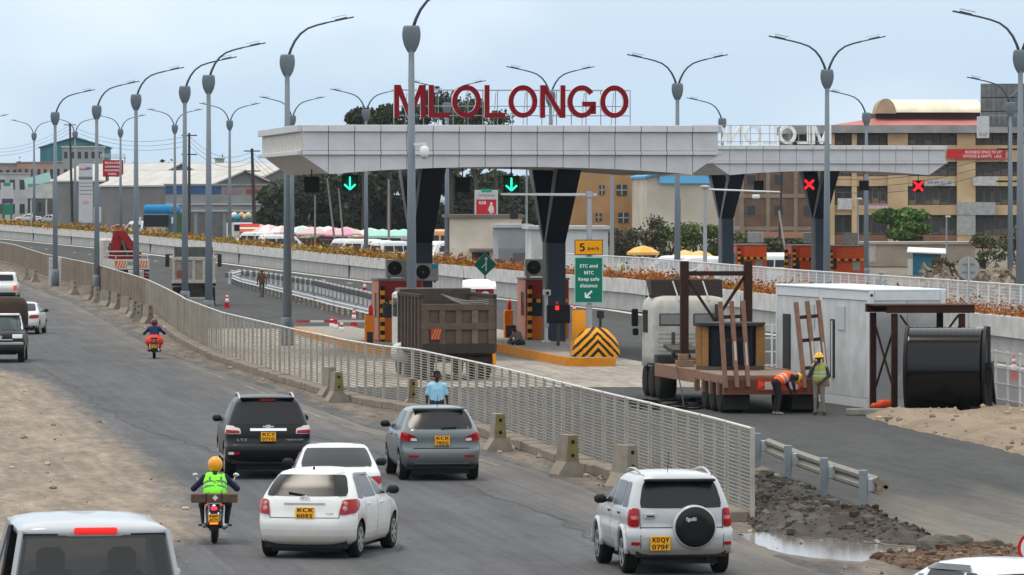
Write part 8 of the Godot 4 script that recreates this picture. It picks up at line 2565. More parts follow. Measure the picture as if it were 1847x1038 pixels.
func billboards() -> void:
	var ink := mat(C(0.72, 0.68, 0.68), 0.6)
	var s := 760.0 / F
	var b := board("pylon_sign", "red roadside sign with four lines of white lettering on two legs", 203.5, 304, 37, 30, 760.0, C(0.42, 0.012, 0.025), true)
	var y0 := EYE - (304.0 - HY) * s - elev(760.0)
	for r in [["REALAM", 10, 26], ["HARDWARE", 3, 26], ["INDUSTRIAL", -3.5, 27], ["PARK", -10, 15]]:
		txt(b, "lettering", r[0], 0.27, ink, V(-1.5 * s, y0 + r[1] * s, 0.13), 0, r[2] * s)
	for x in [-9, 8]: part(b, "leg", mb0().mm(V(x * s - 0.1, 0, -0.1), V(x * s + 0.1, y0 - 15 * s, 0.08)), mat(C(0.06, 0.06, 0.065), 0.6))
	board("pylon_sign", "small white and tan panel hanging below the red sign", 204, 348, 18, 31, 759.0, C(0.42, 0.40, 0.37), false)
	s = 800.0 / F
	var p := board("pylon_sign", "tall white fuel station pylon with a red and blue mark at its top", 154, 349, 25, 106, 800.0, C(0.50, 0.51, 0.53), false)
	var yp := EYE - (349.0 - HY) * s - elev(800.0)
	part(p, "red_mark", mb0().box(V(-0.15, yp + 43.5 * s, 0.13), V(18 * s, 2.4 * s, 0.02)), mat(C(0.55, 0.03, 0.04), 0.5))
	part(p, "blue_mark", mbs().ell(V(0.45, yp + 45.5 * s, 0.13), V(6 * s, 2.0 * s, 0.03)), mat(C(0.06, 0.18, 0.5), 0.5))
	for y in [25, 18, 12, 5, -2]: part(p, "divider", mb0().mm(V(-11.5 * s, yp + y * s, 0.126), V(11.5 * s, yp + (y + 1.1) * s, 0.14)), mat(C(0.10, 0.10, 0.11), 0.6))
	part(p, "pink_mark", mbs().ell(V(0, yp - 16 * s, 0.13), V(6 * s, 4 * s, 0.02)), mat(C(0.5, 0.3, 0.3), 0.5))
	part(p, "dark_band", mb0().mm(V(-12.6 * s, yp + 26 * s, -0.13), V(12.6 * s, yp + 30 * s, 0.135)), mat(C(0.16, 0.16, 0.17), 0.6))
	board("pylon_sign", "white lower panel between the fuel pylon and the red sign", 181, 388, 25, 28, 790.0, C(0.50, 0.50, 0.50), true)
	var gsn := board("shop_sign", "white shop board with a green emblem at the far left", 12, 345, 22, 30, 860.0, C(0.50, 0.51, 0.5), true)
	part(gsn, "green_emblem", mb0().box(V(0, EYE - (333.0 - HY) * 0.086 - elev(860.0), 0.13), V(1.1, 0.5, 0.03)), mat(C(0.02, 0.25, 0.14), 0.6))
	board("shop_sign", "purple board above the green board at the far left", 13, 363, 20, 9, 858.0, C(0.10, 0.055, 0.11), false)
	board("shop_sign", "green board under the purple board at the far left", 13, 378, 20, 19, 858.0, C(0.02, 0.19, 0.12), true)
	s = 980.0 / F
	var ro := thing("roof_lettering", "white rooftop lettering over the concrete block by the red sign", "sign", wp(203, 281, 960.0), 0.0)
	txt(ro, "lettering", "SOUTHERN", 0.62, mat(C(0.50, 0.48, 0.46), 0.6), Vector3.ZERO, 0, 46 * 0.096)
	part(ro, "stand", mb0().mm(V(-2.2, -2.6, -0.2), V(-2.05, -0.2, 0.0)).mm(V(2.0, -2.6, -0.2), V(2.15, -0.2, 0.0)).mm(V(-2.3, -0.45, -0.2), V(2.3, -0.35, -0.05)), mat(C(0.2, 0.2, 0.2), 0.7))
	# pharmacy style board under the near canopy
	s = 480.0 / F
	var a := board("poster_stand", "white roadside stand with a red poster of a person and a green cap", 877, 366, 42, 46, 480.0, C(0.52, 0.52, 0.52), true)
	var ya := EYE - (366.0 - HY) * s - elev(480.0)
	part(a, "green_cap", mb0().mm(V(-9 * s, ya + 19 * s, 0.126), V(10 * s, ya + 25 * s, 0.15)), mat(C(0.02, 0.30, 0.19), 0.6))
	txt(a, "lettering", "SATTAR AGRO", 0.16, mat(C(0.12, 0.12, 0.12), 0.6), V(1 * s, ya + 13 * s, 0.13), 0, 28 * s)
	part(a, "red_poster", mb0().mm(V(-18 * s, ya - 22 * s, 0.126), V(18 * s, ya + 6 * s, 0.14)), mat(C(0.48, 0.02, 0.03), 0.6))
	txt(a, "lettering", "KAR", 0.28, ink, V(-7 * s, ya, 0.145), 0, 13 * s)
	part(a, "white_figure", mbs().ell(V(9 * s, ya - 12 * s, 0.14), V(5 * s, 8 * s, 0.02)).ell(V(9 * s, ya - 2 * s, 0.14), V(2.5 * s, 3 * s, 0.02)).bar(V(3 * s, ya - 12 * s, 0.15), V(15 * s, ya - 18 * s, 0.15), 2.5 * s, 0.01, V(0, 0, 1)), mat(C(0.6, 0.55, 0.52), 0.6))
	# big advertising structure at the right edge, seen from behind
	var d := 470.0
	s = d / F
	var o := gd(1810, d)
	var t := thing("billboard", "back of a tall grey sheeted billboard on posts at the right edge", "billboard", o, -0.12)
	var Y := func(py: float) -> float: return EYE - (py - HY) * s - o.y
	for j in 3:
		for i in 9:
			part(t, "sheet_panel", mb0().cbox(V((-36 + i * 9.5) * s, (Y.call(152 + j * 25) + Y.call(175 + j * 25)) / 2, -0.02 * i), V(9.2 * s, 23.6 * s, 0.06), 0.01), mat(C(0.20, 0.205, 0.215) * (0.9 + 0.2 * rng.randf()), 0.6, 0.2, "grunge", 0.3))
	bld_box(t, "back_frame", V(-41 * s, Y.call(226), -0.35), V(46 * s, Y.call(151), -0.2), mat(C(0.03, 0.03, 0.03), 0.8))
	bld_box(t, "walkway", V(-42 * s, Y.call(229), -0.3), V(50 * s, Y.call(224), 1.0), mat(C(0.12, 0.12, 0.125), 0.7))
	for k in 9: bld_box(t, "railing", V((-40 + k * 11) * s, Y.call(224), 0.9), V((-39.4 + k * 11) * s, Y.call(208), 0.95), mat(C(0.22, 0.25, 0.27), 0.6))
	part(t, "handrail", mb0().mm(V(-41 * s, Y.call(210), 0.9), V(50 * s, Y.call(208), 0.96)), mat(C(0.22, 0.25, 0.27), 0.6))
	for x in [8, 25, 40]: bld_box(t, "post", V(x * s, 0, -0.9), V((x + 6) * s, Y.call(226), -0.4), mat(C(0.12, 0.11, 0.105), 0.8))
	part(t, "brace", mb0().bar(V(12 * s, Y.call(175), 0.12), V(34 * s, Y.call(155), 0.12), 0.06, 0.06), mat(C(0.35, 0.36, 0.37), 0.6))
	var hb := board("hanging_banner", "white hanging banner at the billboard's left corner", 1773.5, 230, 22, 39, 462.0, C(0.55, 0.56, 0.58), false, "banner")
	txt(hb, "lettering", "TO LET", 0.28, mat(C(0.15, 0.15, 0.16), 0.6), V(0, EYE - (243.0 - HY) * 0.0462 - elev(462.0), 0.13), 0, 0.75)

func vegetation() -> void:
	var deep := C(0.042, 0.058, 0.026)
	var mid := C(0.065, 0.085, 0.034)
	tree("tall_tree", "left tall tree whose crown tops show over the canopy roof", 655, 645.0, 184.0, 7.0, 8.0, C(0.06, 0.075, 0.035), 4200, 0.26)
	tree("tall_tree", "tall tree crown just left of the letter M", 700, 640.0, 176.0, 7.0, 9.5, C(0.055, 0.07, 0.033), 4200, 0.25)
	tree("tall_tree", "tallest tree, its crown showing through the first letter O", 812, 635.0, 150.0, 7.0, 12.0, C(0.06, 0.072, 0.035), 4600, 0.25)
	tree("tall_tree", "tall tree crown behind the letters O and L", 857, 630.0, 162.0, 6.0, 11.0, C(0.055, 0.072, 0.03), 3000, 0.22)
	tree("tall_tree", "tall tree crown between the letters M and L", 762, 642.0, 172.0, 6.0, 9.0, C(0.06, 0.075, 0.035), 2600, 0.22)
	tree("tall_tree", "tree crown ending right of the second letter L", 893, 648.0, 192.0, 5.0, 7.0, mid, 1800, 0.22)
	var low := [[500, 318], [545, 306], [590, 300], [635, 296], [680, 292], [715, 290], [760, 300], [810, 296], [860, 298], [905, 300], [945, 306], [985, 312]]
	for i in low.size():
		var label: String = ["bushy tree at the left end of the dark tree belt", "dark tree behind the unlit left signal", "dark tree behind the first green arrow", "dark tree right of the first green arrow", "dark tree left of the left column", "dark tree behind the left column", "dark tree right of the left column", "dark tree behind the middle unlit signal", "dark tree behind the red poster stand", "dark tree behind the second green arrow", "dark tree left of the right column", "dark tree behind the right column"][i]
		tree("dark_tree", label, low[i][0], 655.0 + 6.0 * (i % 3), low[i][1], 7.4, 9.4, [C(0.045, 0.05, 0.03), C(0.05, 0.056, 0.036), C(0.04, 0.05, 0.026)][i % 3], 5600, 0.42, "dark trees under the near canopy")
	tree("round_tree", "round bright green tree in front of the orange building", 1637, 560.0, 370.0, 7.2, 4.2, C(0.10, 0.17, 0.045), 6500, 0.30)
	tree("thorn_tree", "sparse thorn tree beside the round sign at the right", 1775, 430.0, 416.0, 4.6, 3.4, C(0.085, 0.095, 0.045), 1500, 0.13)
	tree("thorn_tree", "grey-green scrub tree at the right edge", 1835, 440.0, 400.0, 4.2, 4.0, C(0.10, 0.10, 0.06), 1500, 0.13)
	var sh := [[1128, 402, 5.0, C(0.06, 0.065, 0.04), "dark shrub at the corner of the orange-brown block"], [1178, 378, 4.0, C(0.095, 0.085, 0.06), "brownish bush before the pale gable wall"], [1215, 396, 4.6, C(0.10, 0.135, 0.035), "yellow-green bush before the pale gable wall"], [1255, 392, 4.6, C(0.11, 0.15, 0.04), "brightest yellow-green bush beside the camera mast"], [1295, 400, 4.2, C(0.08, 0.11, 0.035), "green bush left of the farther canopy's column"], [1345, 408, 4.0, C(0.07, 0.10, 0.035), "green bush right of the farther canopy's column"], [1395, 424, 3.2, C(0.075, 0.085, 0.045), "low bush before the brick block"], [1445, 424, 3.0, C(0.06, 0.075, 0.035), "dark low bush between the far booths"], [1698, 462, 2.6, C(0.13, 0.10, 0.055), "dry brown bush beside the blue kiosk"], [1740, 470, 2.4, C(0.14, 0.115, 0.07), "dry bush left of the round sign"]]
	for q in sh: tree("bush", q[4], q[0], 470.0 if q[0] < 1500 else 420.0, q[1], q[2], 2.6 if q[1] > 390 else 3.6, q[3], 1300, 0.15, "bushes behind the median")
	# rubble bank on the right behind the median fence
	var m := mb0()
	for k in 900:
		var p := gd(rng.randf_range(1660, 1860), rng.randf_range(265.0, 330.0))
		p.y = 0.4 + 1.9 * smoothstep(262.0, 330.0, -p.z) * (0.7 + 0.4 * noise.get_noise_2d(p.x, p.z * 0.2)) + rng.randf() * 0.25
		m.col(C(0.23, 0.185, 0.145) * rng.randf_range(0.6, 1.35))
		leaf(m, p, rng.randf_range(0.12, 0.34))
	solo("rubble_bank", m, vmat(0.95), "broken stone and rubble banked behind the round sign", "rubble", "", "stuff")
	var st := mbs()
	var rings := []
	for i in 8:
		var ring := PackedVector3Array()
		for k in 26:
			var p := gd(1600 + k * 13.0, 262.0 + i * 11.0)
			p.y = -0.1 + 2.0 * smoothstep(0.0, 6.0, float(i)) * (0.75 + 0.35 * noise.get_noise_2d(p.x * 0.6, p.z * 0.2)) * smoothstep(0.0, 5.0, float(k))
			ring.append(p)
		rings.append(ring)
	st.loft(rings, false, false, false)
	structure("terrain", st, G(C(0.22, 0.185, 0.15), 0.95, 0.5))
	# thin line of far trees on the horizon
	var far := mb0()
	for k in 2600:
		var px := rng.randf_range(-60.0, 640.0)
		var p := gd(px, rng.randf_range(1400.0, 1500.0))
		p.y += absf(rng.randfn()) * 1.6 + 8.6 * rng.randf() + 1.6 * noise.get_noise_2d(px * 0.03, 2.0)
		far.col(C(0.04, 0.055, 0.035) * rng.randf_range(0.7, 1.3))
		leaf(far, p, rng.randf_range(0.5, 1.0))
	solo("far_trees", far, vmat(0.9), "thin line of distant tree tops above the town roofs", "trees", "", "stuff")

func umbrella(label: String, px: float, py: float, d: float, r: float, c: Color, c2: Color) -> void:
	var top := wp(px, py, d)
	var base := V(top.x, elev(d), top.z)
	var h := top.y - base.y
	var t := thing("parasol", label, "parasol", base, rng.randf() * 3.0, "parasols of the roadside market")
	part(t, "pole", mb0().cyl(Vector3.ZERO, V(0, h, 0), 0.03, 0.025, 6), mat(C(0.4, 0.38, 0.36), 0.6))
	var mb := mb0()
	for k in 8:
		var a := TAU * k / 8
		var b := TAU * (k + 1) / 8
		mb.col(c if k % 2 else c2)
		var A := V(cos(a), 0, sin(a))
		var B := V(cos(b), 0, sin(b))
		var T := V(0, h, 0)
		var m := 0.55 * r
		mb.tri(T, T + A * m - V(0, r * 0.14, 0), T + B * m - V(0, r * 0.14, 0))
		mb.quad(T + A * m - V(0, r * 0.14, 0), T + A * r - V(0, r * 0.42, 0), T + B * r - V(0, r * 0.42, 0), T + B * m - V(0, r * 0.14, 0))
		mb.quad(T + A * r - V(0, r * 0.42, 0), T + A * r - V(0, r * 0.42 + 0.2, 0), T + B * r - V(0, r * 0.42 + 0.2, 0), T + B * r - V(0, r * 0.42, 0))
	part(t, "canopy", mb, vmat(0.8))

func minibus_shell(bus := false) -> Shell:
	var s := Shell.new()
	s.L = 5.2
	s.axles = [1.1, 4.2]
	s.belt = 1.05
	s.base = 0.26
	s.bow = 0.05
	s.wr = 0.33
	s.arch = 0.38
	s.sl = [[0.26, 0.1, 5.0, 0.82, 0.15, 0.4], [0.45, 0.0, 5.2, 0.86, 0.15, 0.4], [0.9, 0.0, 5.1, 0.87, 0.15, 0.4], [1.1, 0.02, 4.6, 0.86, 0.15, 0.4], [1.7, 0.12, 3.9, 0.78, 0.15, 0.35], [1.98, 0.2, 3.6, 0.72, 0.2, 0.3], [2.10, 0.3, 3.4, 0.6, 0.2, 0.3], [2.14, 0.6, 3.1, 0.3, 0.2, 0.2]]
	return s

func minibus(label: String, px: float, py: float, yaw: float, c: Material, group: String, stripe := Color.BLACK) -> Node3D:
	var s := minibus_shell()
	var t := thing("minibus", label, "minibus", gp(px, py), yaw, group)
	part(t, "body", s.mesh(), c)
	part(t, "rear_window", s.patch(mbs(), 0, Q(-0.68, 1.2, 0.68, 1.2, 0.6, 1.75, -0.6, 1.75), 0.008, 6, 4), dark_glass())
	part(t, "windscreen", s.patch(mbs(), 2, Q(-0.75, 1.15, 0.75, 1.15, 0.66, 1.8, -0.66, 1.8), 0.008, 6, 4), dark_glass())
	for sg in [1, -1]:
		for q in [[0.4, 1.5], [1.6, 2.6], [2.7, 3.7]]:
			part(t, "side_window", s.patch(mbs(), sg, R4(q[0], 1.2, q[1], 1.72), 0.008, 4, 3), dark_glass())
		part(t, "tail_light", s.patch(mbs(), 0, R4(0.68 * sg, 0.8, 0.82 * sg, 1.1), 0.01, 3, 3), mat(C(0.4, 0.02, 0.02), 0.3))
		if stripe != Color.BLACK: part(t, "stripe", s.patch(mbs(), sg, R4(0.2, 0.92, 4.8, 1.02), 0.006, 10, 1), mat(stripe, 0.5))
	var wm := wheel_meshes(0.33, 0.2, 6)
	for ax in s.axles:
		for sg in [-1, 1]: add_wheel(t, wm, V(sg * 0.75, 0.33, L2(s, ax)), mat(C(0.3, 0.3, 0.3), 0.5))
	return t

func market() -> void:
	var pink := C(0.62, 0.30, 0.40)
	var white := C(0.66, 0.62, 0.60)
	var mint := C(0.34, 0.58, 0.50)
	var rose := C(0.60, 0.42, 0.42)
	var sand := C(0.62, 0.46, 0.20)
	var list := [[467, 404, pink, pink, "magenta parasol at the left end of the market"], [484, 405, rose, white, "rose and white parasol second from the market's left end"], [490, 410, mint, mint, "mint parasol before the rose one"], [508, 407, white, rose, "white and rose parasol left of the canopy lamp post"], [545, 407, mint, white, "mint parasol right of the canopy lamp post"], [562, 409, rose, rose, "rose parasol over the brown stalls"], [577, 409, mint, white, "white and mint parasol mid-market"], [592, 408, white, white, "plain white parasol at the middle of the market"], [606, 411, pink, rose, "faded pink parasol right of the white ones"], [624, 409, rose, pink, "large rose parasol near the market centre"], [602, 418, C(0.4, 0.25, 0.42), rose, "lilac parasol over a white minibus"], [616, 419, sand, C(0.6, 0.5, 0.35), "yellow parasol over a white minibus"], [643, 414, mint, sand, "mint and sand parasol right of centre"], [668, 411, mint, white, "pale mint parasol before the twin-arm lamp post"], [690, 413, mint, mint, "wide mint parasol right of the twin-arm lamp post"], [712, 414, mint, white, "mint and white parasol near the tall lamp post"], [728, 413, mint, mint, "last mint parasol beside the tall lamp post"]]
	for q in list: umbrella(q[4], q[0], q[1], 588.0 + rng.randf() * 20.0, 1.75, q[2], q[3])
	umbrella("orange-yellow parasol right of the white container", 1160, 443, 420.0, 1.25, C(0.70, 0.38, 0.10), C(0.72, 0.42, 0.14))
	umbrella("yellow parasol between the camera mast and the minibuses", 1262, 452, 405.0, 1.15, C(0.70, 0.45, 0.14), C(0.72, 0.48, 0.2))
	umbrella("yellow parasol left of the camera mast", 1235, 451, 410.0, 1.0, C(0.70, 0.45, 0.14), C(0.72, 0.48, 0.2))
	# stalls under the parasols
	for k in 13:
		var p := gd(470.0 + k * 20.0, 600.0)
		var t := thing("market_stall", ["brown stall at the market's left end", "stall beneath the rose parasol", "stall beneath the white and rose parasol", "stall behind the canopy lamp post", "stall beneath the mint parasols", "dark stall with orange goods", "stall beneath the white parasol", "stall with grey sheet sides", "stall beneath the large rose parasol", "stall beneath the mint and sand parasol", "stall before the twin-arm lamp post", "stall beneath the wide mint parasol", "last stall beside the tall lamp post"][k], "stall", p, 0.1, "stalls of the roadside market")
		var c: Color = [C(0.14, 0.08, 0.055), C(0.24, 0.09, 0.05), C(0.2, 0.19, 0.18), C(0.09, 0.07, 0.06)][k % 4]
		part(t, "counter", mb0().mm(V(-0.75, 0, -0.6), V(0.75, 1.0, 0.1)), mat(c, 0.85, 0.0, "grunge", 0.5))
		part(t, "goods", mbs().ell(V(-0.3, 1.05, -0.2), V(0.35, 0.2, 0.3), 8, 5).ell(V(0.35, 1.05, -0.2), V(0.3, 0.22, 0.3), 8, 5), mat([C(0.45, 0.12, 0.03), C(0.3, 0.3, 0.28), C(0.12, 0.2, 0.05)][k % 3], 0.8))
	# minibuses and vans parked behind the flowers
	var wh := paint(C(0.66, 0.67, 0.68))
	var vans := [[455, 456, 0.9, "white minibus left of the canopy lamp post"], [512, 463, -1.2, "minibus behind the canopy lamp post"], [618, 473, 0.4, "white minibus under the yellow parasol"], [646, 474, 0.9, "white minibus right of the yellow parasol"], [690, 477, -0.5, "white minibus left of the tall lamp post"], [715, 479, -0.8, "white minibus beside the tall lamp post"], [790, 479, 2.6, "white van right of the left column"], [1215, 516, 1.2, "minibus behind the twin-arm lamp post at the gable wall"], [1262, 518, 1.5, "minibus behind the camera mast"], [1300, 519, 1.3, "minibus left of the farther canopy's column"], [1405, 512, 1.2, "white van between the left and middle far booths"], [1390, 508, 1.7, "white van behind the raised barrier"]]
	for q in vans: minibus(q[3], q[0], q[1], q[2], wh, "white minibuses parked beyond the median", C(0.5, 0.3, 0.02))
	var bus := minibus("long white and orange bus behind the left column", 800, 470, 1.35, paint(C(0.60, 0.25, 0.12)), "")
	bus.scale = V(1.35, 1.35, 1.9)
	# lorry cab with a blue roof load, and others on the service road
	var s1 := saloon("saloon_car", "white saloon parked on the far left beyond the flowers", gp(50, 402), 1.35, wh, "KAA", "101A")
	saloon("saloon_car", "silver car parked right of the white saloon at the far left", gp(88, 404), 1.2, paint(C(0.4, 0.42, 0.43)), "KAB", "220B")
	saloon("saloon_car", "red car roof behind the flowers before the blue-topped lorry", gp(211, 425), 1.3, paint(C(0.35, 0.02, 0.02)), "KAC", "310C")
	minibus("white minibus before the blue-topped lorry", 247, 430, 0.6, wh, "")
	minibus("white minibus right of the blue-topped lorry's front", 292, 432, 1.0, paint(C(0.6, 0.62, 0.63)), "")
	minibus("white van before the long striped shop", 374, 428, 1.2, wh, "")
	minibus("green and white van right of the white van", 397, 428, 1.0, paint(C(0.35, 0.45, 0.38)), "")
	var d := 600.0
	var o := gd(285, d)
	var l := thing("lorry", "blue-topped lorry facing the camera beyond the flowers", "truck", o, PI - 0.15)
	var s := d / F
	l.scale = Vector3.ONE * 1.18
	part(l, "cab", mb0().cbox(V(0, 2.0, 0), V(2.5, 2.3, 1.8), 0.15), mat(C(0.03, 0.08, 0.13), 0.5))
	part(l, "windscreen", mb0().mm(V(-1.15, 1.95, -0.96), V(1.15, 3.0, -0.91)), dark_glass())
	part(l, "grille", mb0().mm(V(-0.9, 0.9, -0.97), V(0.9, 1.9, -0.92)), mat(C(0.35, 0.29, 0.25), 0.6))
	part(l, "bumper", mb0().cbox(V(0, 0.6, -0.9), V(2.5, 0.4, 0.3), 0.05), mat(C(0.3, 0.3, 0.3), 0.6))
	part(l, "blue_tarpaulin", mbs().cbox(V(0, 3.5, 1.6), V(2.5, 0.9, 4.6), 0.2), G(C(0.03, 0.26, 0.55), 0.7, 0.5))
	part(l, "green_side", mb0().mm(V(-1.25, 1.0, 1.1), V(1.35, 3.1, 6.0)), mat(C(0.03, 0.09, 0.04), 0.8))
	for x in [-1.0, 1.0]:
		for z in [0.0, 4.6]: truck_wheel(l, V(x, 0.5, z))
	part(l, "wing_mirror", mb0().cbox(V(1.5, 2.5, -0.8), V(0.2, 0.6, 0.1), 0.03).cbox(V(-1.5, 2.5, -0.8), V(0.2, 0.6, 0.1), 0.03), mat(C(0.6, 0.6, 0.6), 0.5))
	var o2 := gd(432, 620.0)
	var lb := thing("loaded_bus", "striped bus with bright bundles piled on its roof at the market", "bus", o2, PI + 0.2)
	part(lb, "body", mb0().cbox(V(0, 1.45, 0), V(2.3, 2.2, 5.0), 0.12), mat(C(0.55, 0.53, 0.52), 0.6))
	part(lb, "red_band", mb0().mm(V(-1.17, 1.1, -2.52), V(0.4, 1.5, 2.52)), mat(C(0.5, 0.04, 0.04), 0.5))
	part(lb, "windscreen", mb0().mm(V(-1.0, 1.6, -2.53), V(1.0, 2.3, -2.5)), dark_glass())
	part(lb, "roof_rack", mb0().mm(V(-1.15, 2.56, -2.3), V(1.15, 2.72, 2.3)), mat(C(0.05, 0.08, 0.14), 0.6))
	for x in [-0.95, 0.95]:
		for z in [-1.6, 1.6]: truck_wheel(lb, V(x, 0.42, z), 0.42, 0.25)
	for k in 6:
		var c: Color = [C(0.6, 0.55, 0.25), C(0.65, 0.6, 0.6), C(0.05, 0.3, 0.35), C(0.6, 0.35, 0.15), C(0.62, 0.4, 0.45), C(0.5, 0.52, 0.3)][k]
		solo("roof_bundle", mbs().ell(o2 + V(-1.0 + k * 0.4, 3.1 + 0.22 * (k % 2), -0.2 + 0.3 * (k % 3)), V(0.36, 0.4, 0.6), 12, 8), mat(c, 0.8), ["yellow bundle at the left end of the bus roof", "white bundle on the bus roof", "teal bundle on the bus roof", "orange bundle on the bus roof", "pink bundle on the bus roof", "olive bundle at the right end of the bus roof"][k], "bundle", "bundles piled on the bus roof")
	# red and white awning
	var aw := thing("awning", "red and white striped awning at the market's left end", "awning", gd(450, 605.0), 0.1)
	for k in 3: part(aw, "stripe", mb0().box(V(0, 2.35 - 0.22 * k, 0.2 * k), V(2.2, 0.05, 0.5), 0, 0.7), mat([C(0.5, 0.05, 0.03), C(0.62, 0.6, 0.58), C(0.6, 0.12, 0.03)][k], 0.8))
	for x in [-1.0, 1.0]: part(aw, "pole", mb0().cyl(V(x, 0, 0.4), V(x, 2.0, 0.4), 0.03), mat(C(0.3, 0.3, 0.3), 0.6))
	# long railing of the service road behind the flowers
	var pts := []
	for p in wall_line: pts.append(V(p.x + 6.0, p.y, p.z))
	pts.reverse()
	var rail := []
	for q in along(pts, 2.2):
		if -q[0].z > 380.0 and -q[0].z < 900.0: rail.append(q[0])
	var fo: Vector3 = rail[0]
	var fe := thing("roadside_railing", "long grey vertical-bar railing between the flowers and the market", "fence", fo)
	var gr := mat(C(0.30, 0.295, 0.285), 0.6)
	var fill := mb0()
	for k in rail.size() - 1:
		part(fe, "post", mb0().mm(rail[k] - fo + V(-0.05, 0, -0.05), rail[k] - fo + V(0.05, 1.6, 0.05)), gr)
		for i in 7: fill.bar(rail[k].lerp(rail[k + 1], i / 7.0) - fo + V(0, 0.3, 0), rail[k].lerp(rail[k + 1], i / 7.0) - fo + V(0, 1.55, 0), 0.03, 0.03)
	tag(part(fe, "bars", fill, gr), "", "", "", "stuff")

func utility_pole(label: String, px: float, d: float, top: float, r: float, c: Color, arms: int, lean := 0.0) -> Vector3:
	var b := gd(px, d)
	var t := thing("utility_pole", label, "pole", b, 0.1)
	var h := EYE + (HY - top) * d / F - b.y
	part(t, "pole", mb0().cyl(Vector3.ZERO, V(lean, h, 0), r, r * 0.65, 8), mat(c, 0.9))
	for k in arms:
		part(t, "cross_arm", mb0().mm(V(lean - 0.9, h - 0.35 - k * 2.2, -0.06), V(lean + 0.9, h - 0.22 - k * 2.2, 0.06)), mat(c * 0.8, 0.9))
	return b + V(lean, h, 0)

func poles_and_wires() -> void:
	var dk := C(0.05, 0.043, 0.04)
	var cc := C(0.22, 0.19, 0.165)
	var a := []
	a.append(utility_pole("dark utility pole by the white pylon sign", 130, 820.0, 222.0, 0.22, dk, 1, -0.35))
	a.append(utility_pole("dark utility pole right behind the white tipper's lamp post", 341, 640.0, 240.0, 0.2, dk, 2))
	a.append(utility_pole("leaning dark utility pole with lamps before the blue-striped shop", 460, 610.0, 268.0, 0.24, dk, 2, -0.35))
	var e := []
	e.append(utility_pole("thin wooden pole before the dark tree belt", 568, 560.0, 352.0, 0.11, cc, 0))
	e.append(utility_pole("leaning concrete pole in the dark tree belt", 606, 560.0, 322.0, 0.13, cc, 0, -0.9))
	e.append(utility_pole("second leaning pole in the dark tree belt", 621, 565.0, 340.0, 0.12, cc, 0, -0.6))
	e.append(utility_pole("pale concrete pole left of the tall lamp post", 701, 555.0, 324.0, 0.14, C(0.27, 0.25, 0.23), 0))
	e.append(utility_pole("grey pole between the left column and the red poster stand", 808, 420.0, 300.0, 0.11, C(0.25, 0.27, 0.28), 0))
	e.append(utility_pole("grey pole left of the right column", 950, 430.0, 300.0, 0.11, C(0.25, 0.27, 0.28), 0))
	e.append(utility_pole("grey pole right of the green sign", 1104, 345.0, 318.0, 0.16, C(0.27, 0.29, 0.31), 0))
	e.append(utility_pole("dark short pole with a round meter before the gable wall", 1226, 470.0, 358.0, 0.12, dk, 0))
	e.append(utility_pole("dark wooden pole at the right edge before the orange building", 1822, 380.0, 262.0, 0.17, dk, 2))
	e.append(utility_pole("brown wooden pole at the far right edge", 1838, 395.0, 250.0, 0.15, C(0.10, 0.07, 0.055), 1))
	e.append(utility_pole("slanted pole before the brick block", 1405, 500.0, 300.0, 0.13, dk, 1, 0.3))
	for x in [[1548, 420.0, 360.0], [1708, 440.0, 392.0]]:
		var b := gd(x[0], x[1])
		var t := thing("street_lamp", "thin grey lamp before the orange building " + ("left of its round tree" if x[0] < 1600 else "right of its round tree"), "street lamp", b)
		var h: float = EYE + (HY - x[2]) * x[1] / F - b.y
		part(t, "pole", mb0().cyl(Vector3.ZERO, V(0, h, 0), 0.09, 0.06, 8), mat(C(0.24, 0.25, 0.26), 0.6))
		part(t, "lamp_head", mb0().cbox(V(0.12, h + 0.05, 0), V(0.4, 0.14, 0.25), 0.04), mat(C(0.5, 0.5, 0.5), 0.5))
	var w := mat(C(0.03, 0.03, 0.032), 0.7)
	var spans := [[a[0], a[1], "between the pylon pole and the shop pole"], [a[1], a[2], "between the shop poles"], [a[2], e[1], "from the leaning shop pole into the tree belt"], [e[1], e[3], "across the dark tree belt"], [e[3], wp(960, 360, 540.0), "from the tree belt behind the columns"], [e[10], e[8], "across the orange building to the right edge"], [wp(-40, 262, 900.0), a[0], "from the far left edge to the pylon pole"]]
	for s in spans:
		var mb := mbs()
		for k in 3:
			var run := []
			for i in 11:
				var u := i / 10.0
				run.append((s[0] as Vector3).lerp(s[1], u) - V(0, 0.35 + k * 0.55 + 1.4 * 4.0 * u * (1.0 - u), 0))
			mb.tube(run, 0.022, 4)
		solo("overhead_wires", mb, w, "thin overhead wires " + s[2], "wires")

# ---------------------------------------------------------------- ground, roads, the near fence and the median wall
func line_of(px: Array) -> Array:
	var r := []
	for p in px: r.append(gp(p[0], p[1]))
	return r

func x_at(pts: Array, d: float) -> float:          # polyline (world), x where it is d metres away
	for i in pts.size() - 1:
		var a: Vector3 = pts[i]
		var b: Vector3 = pts[i + 1]
		if (-a.z >= d and -b.z <= d) or (-a.z <= d and -b.z >= d):
			return lerpf(a.x, b.x, (d + a.z) / (-b.z + a.z) if absf(b.z - a.z) > 1e-4 else 0.0)
	var lo: Vector3 = pts[0] if absf(-pts[0].z - d) < absf(-pts[-1].z - d) else pts[-1]
	return lo.x

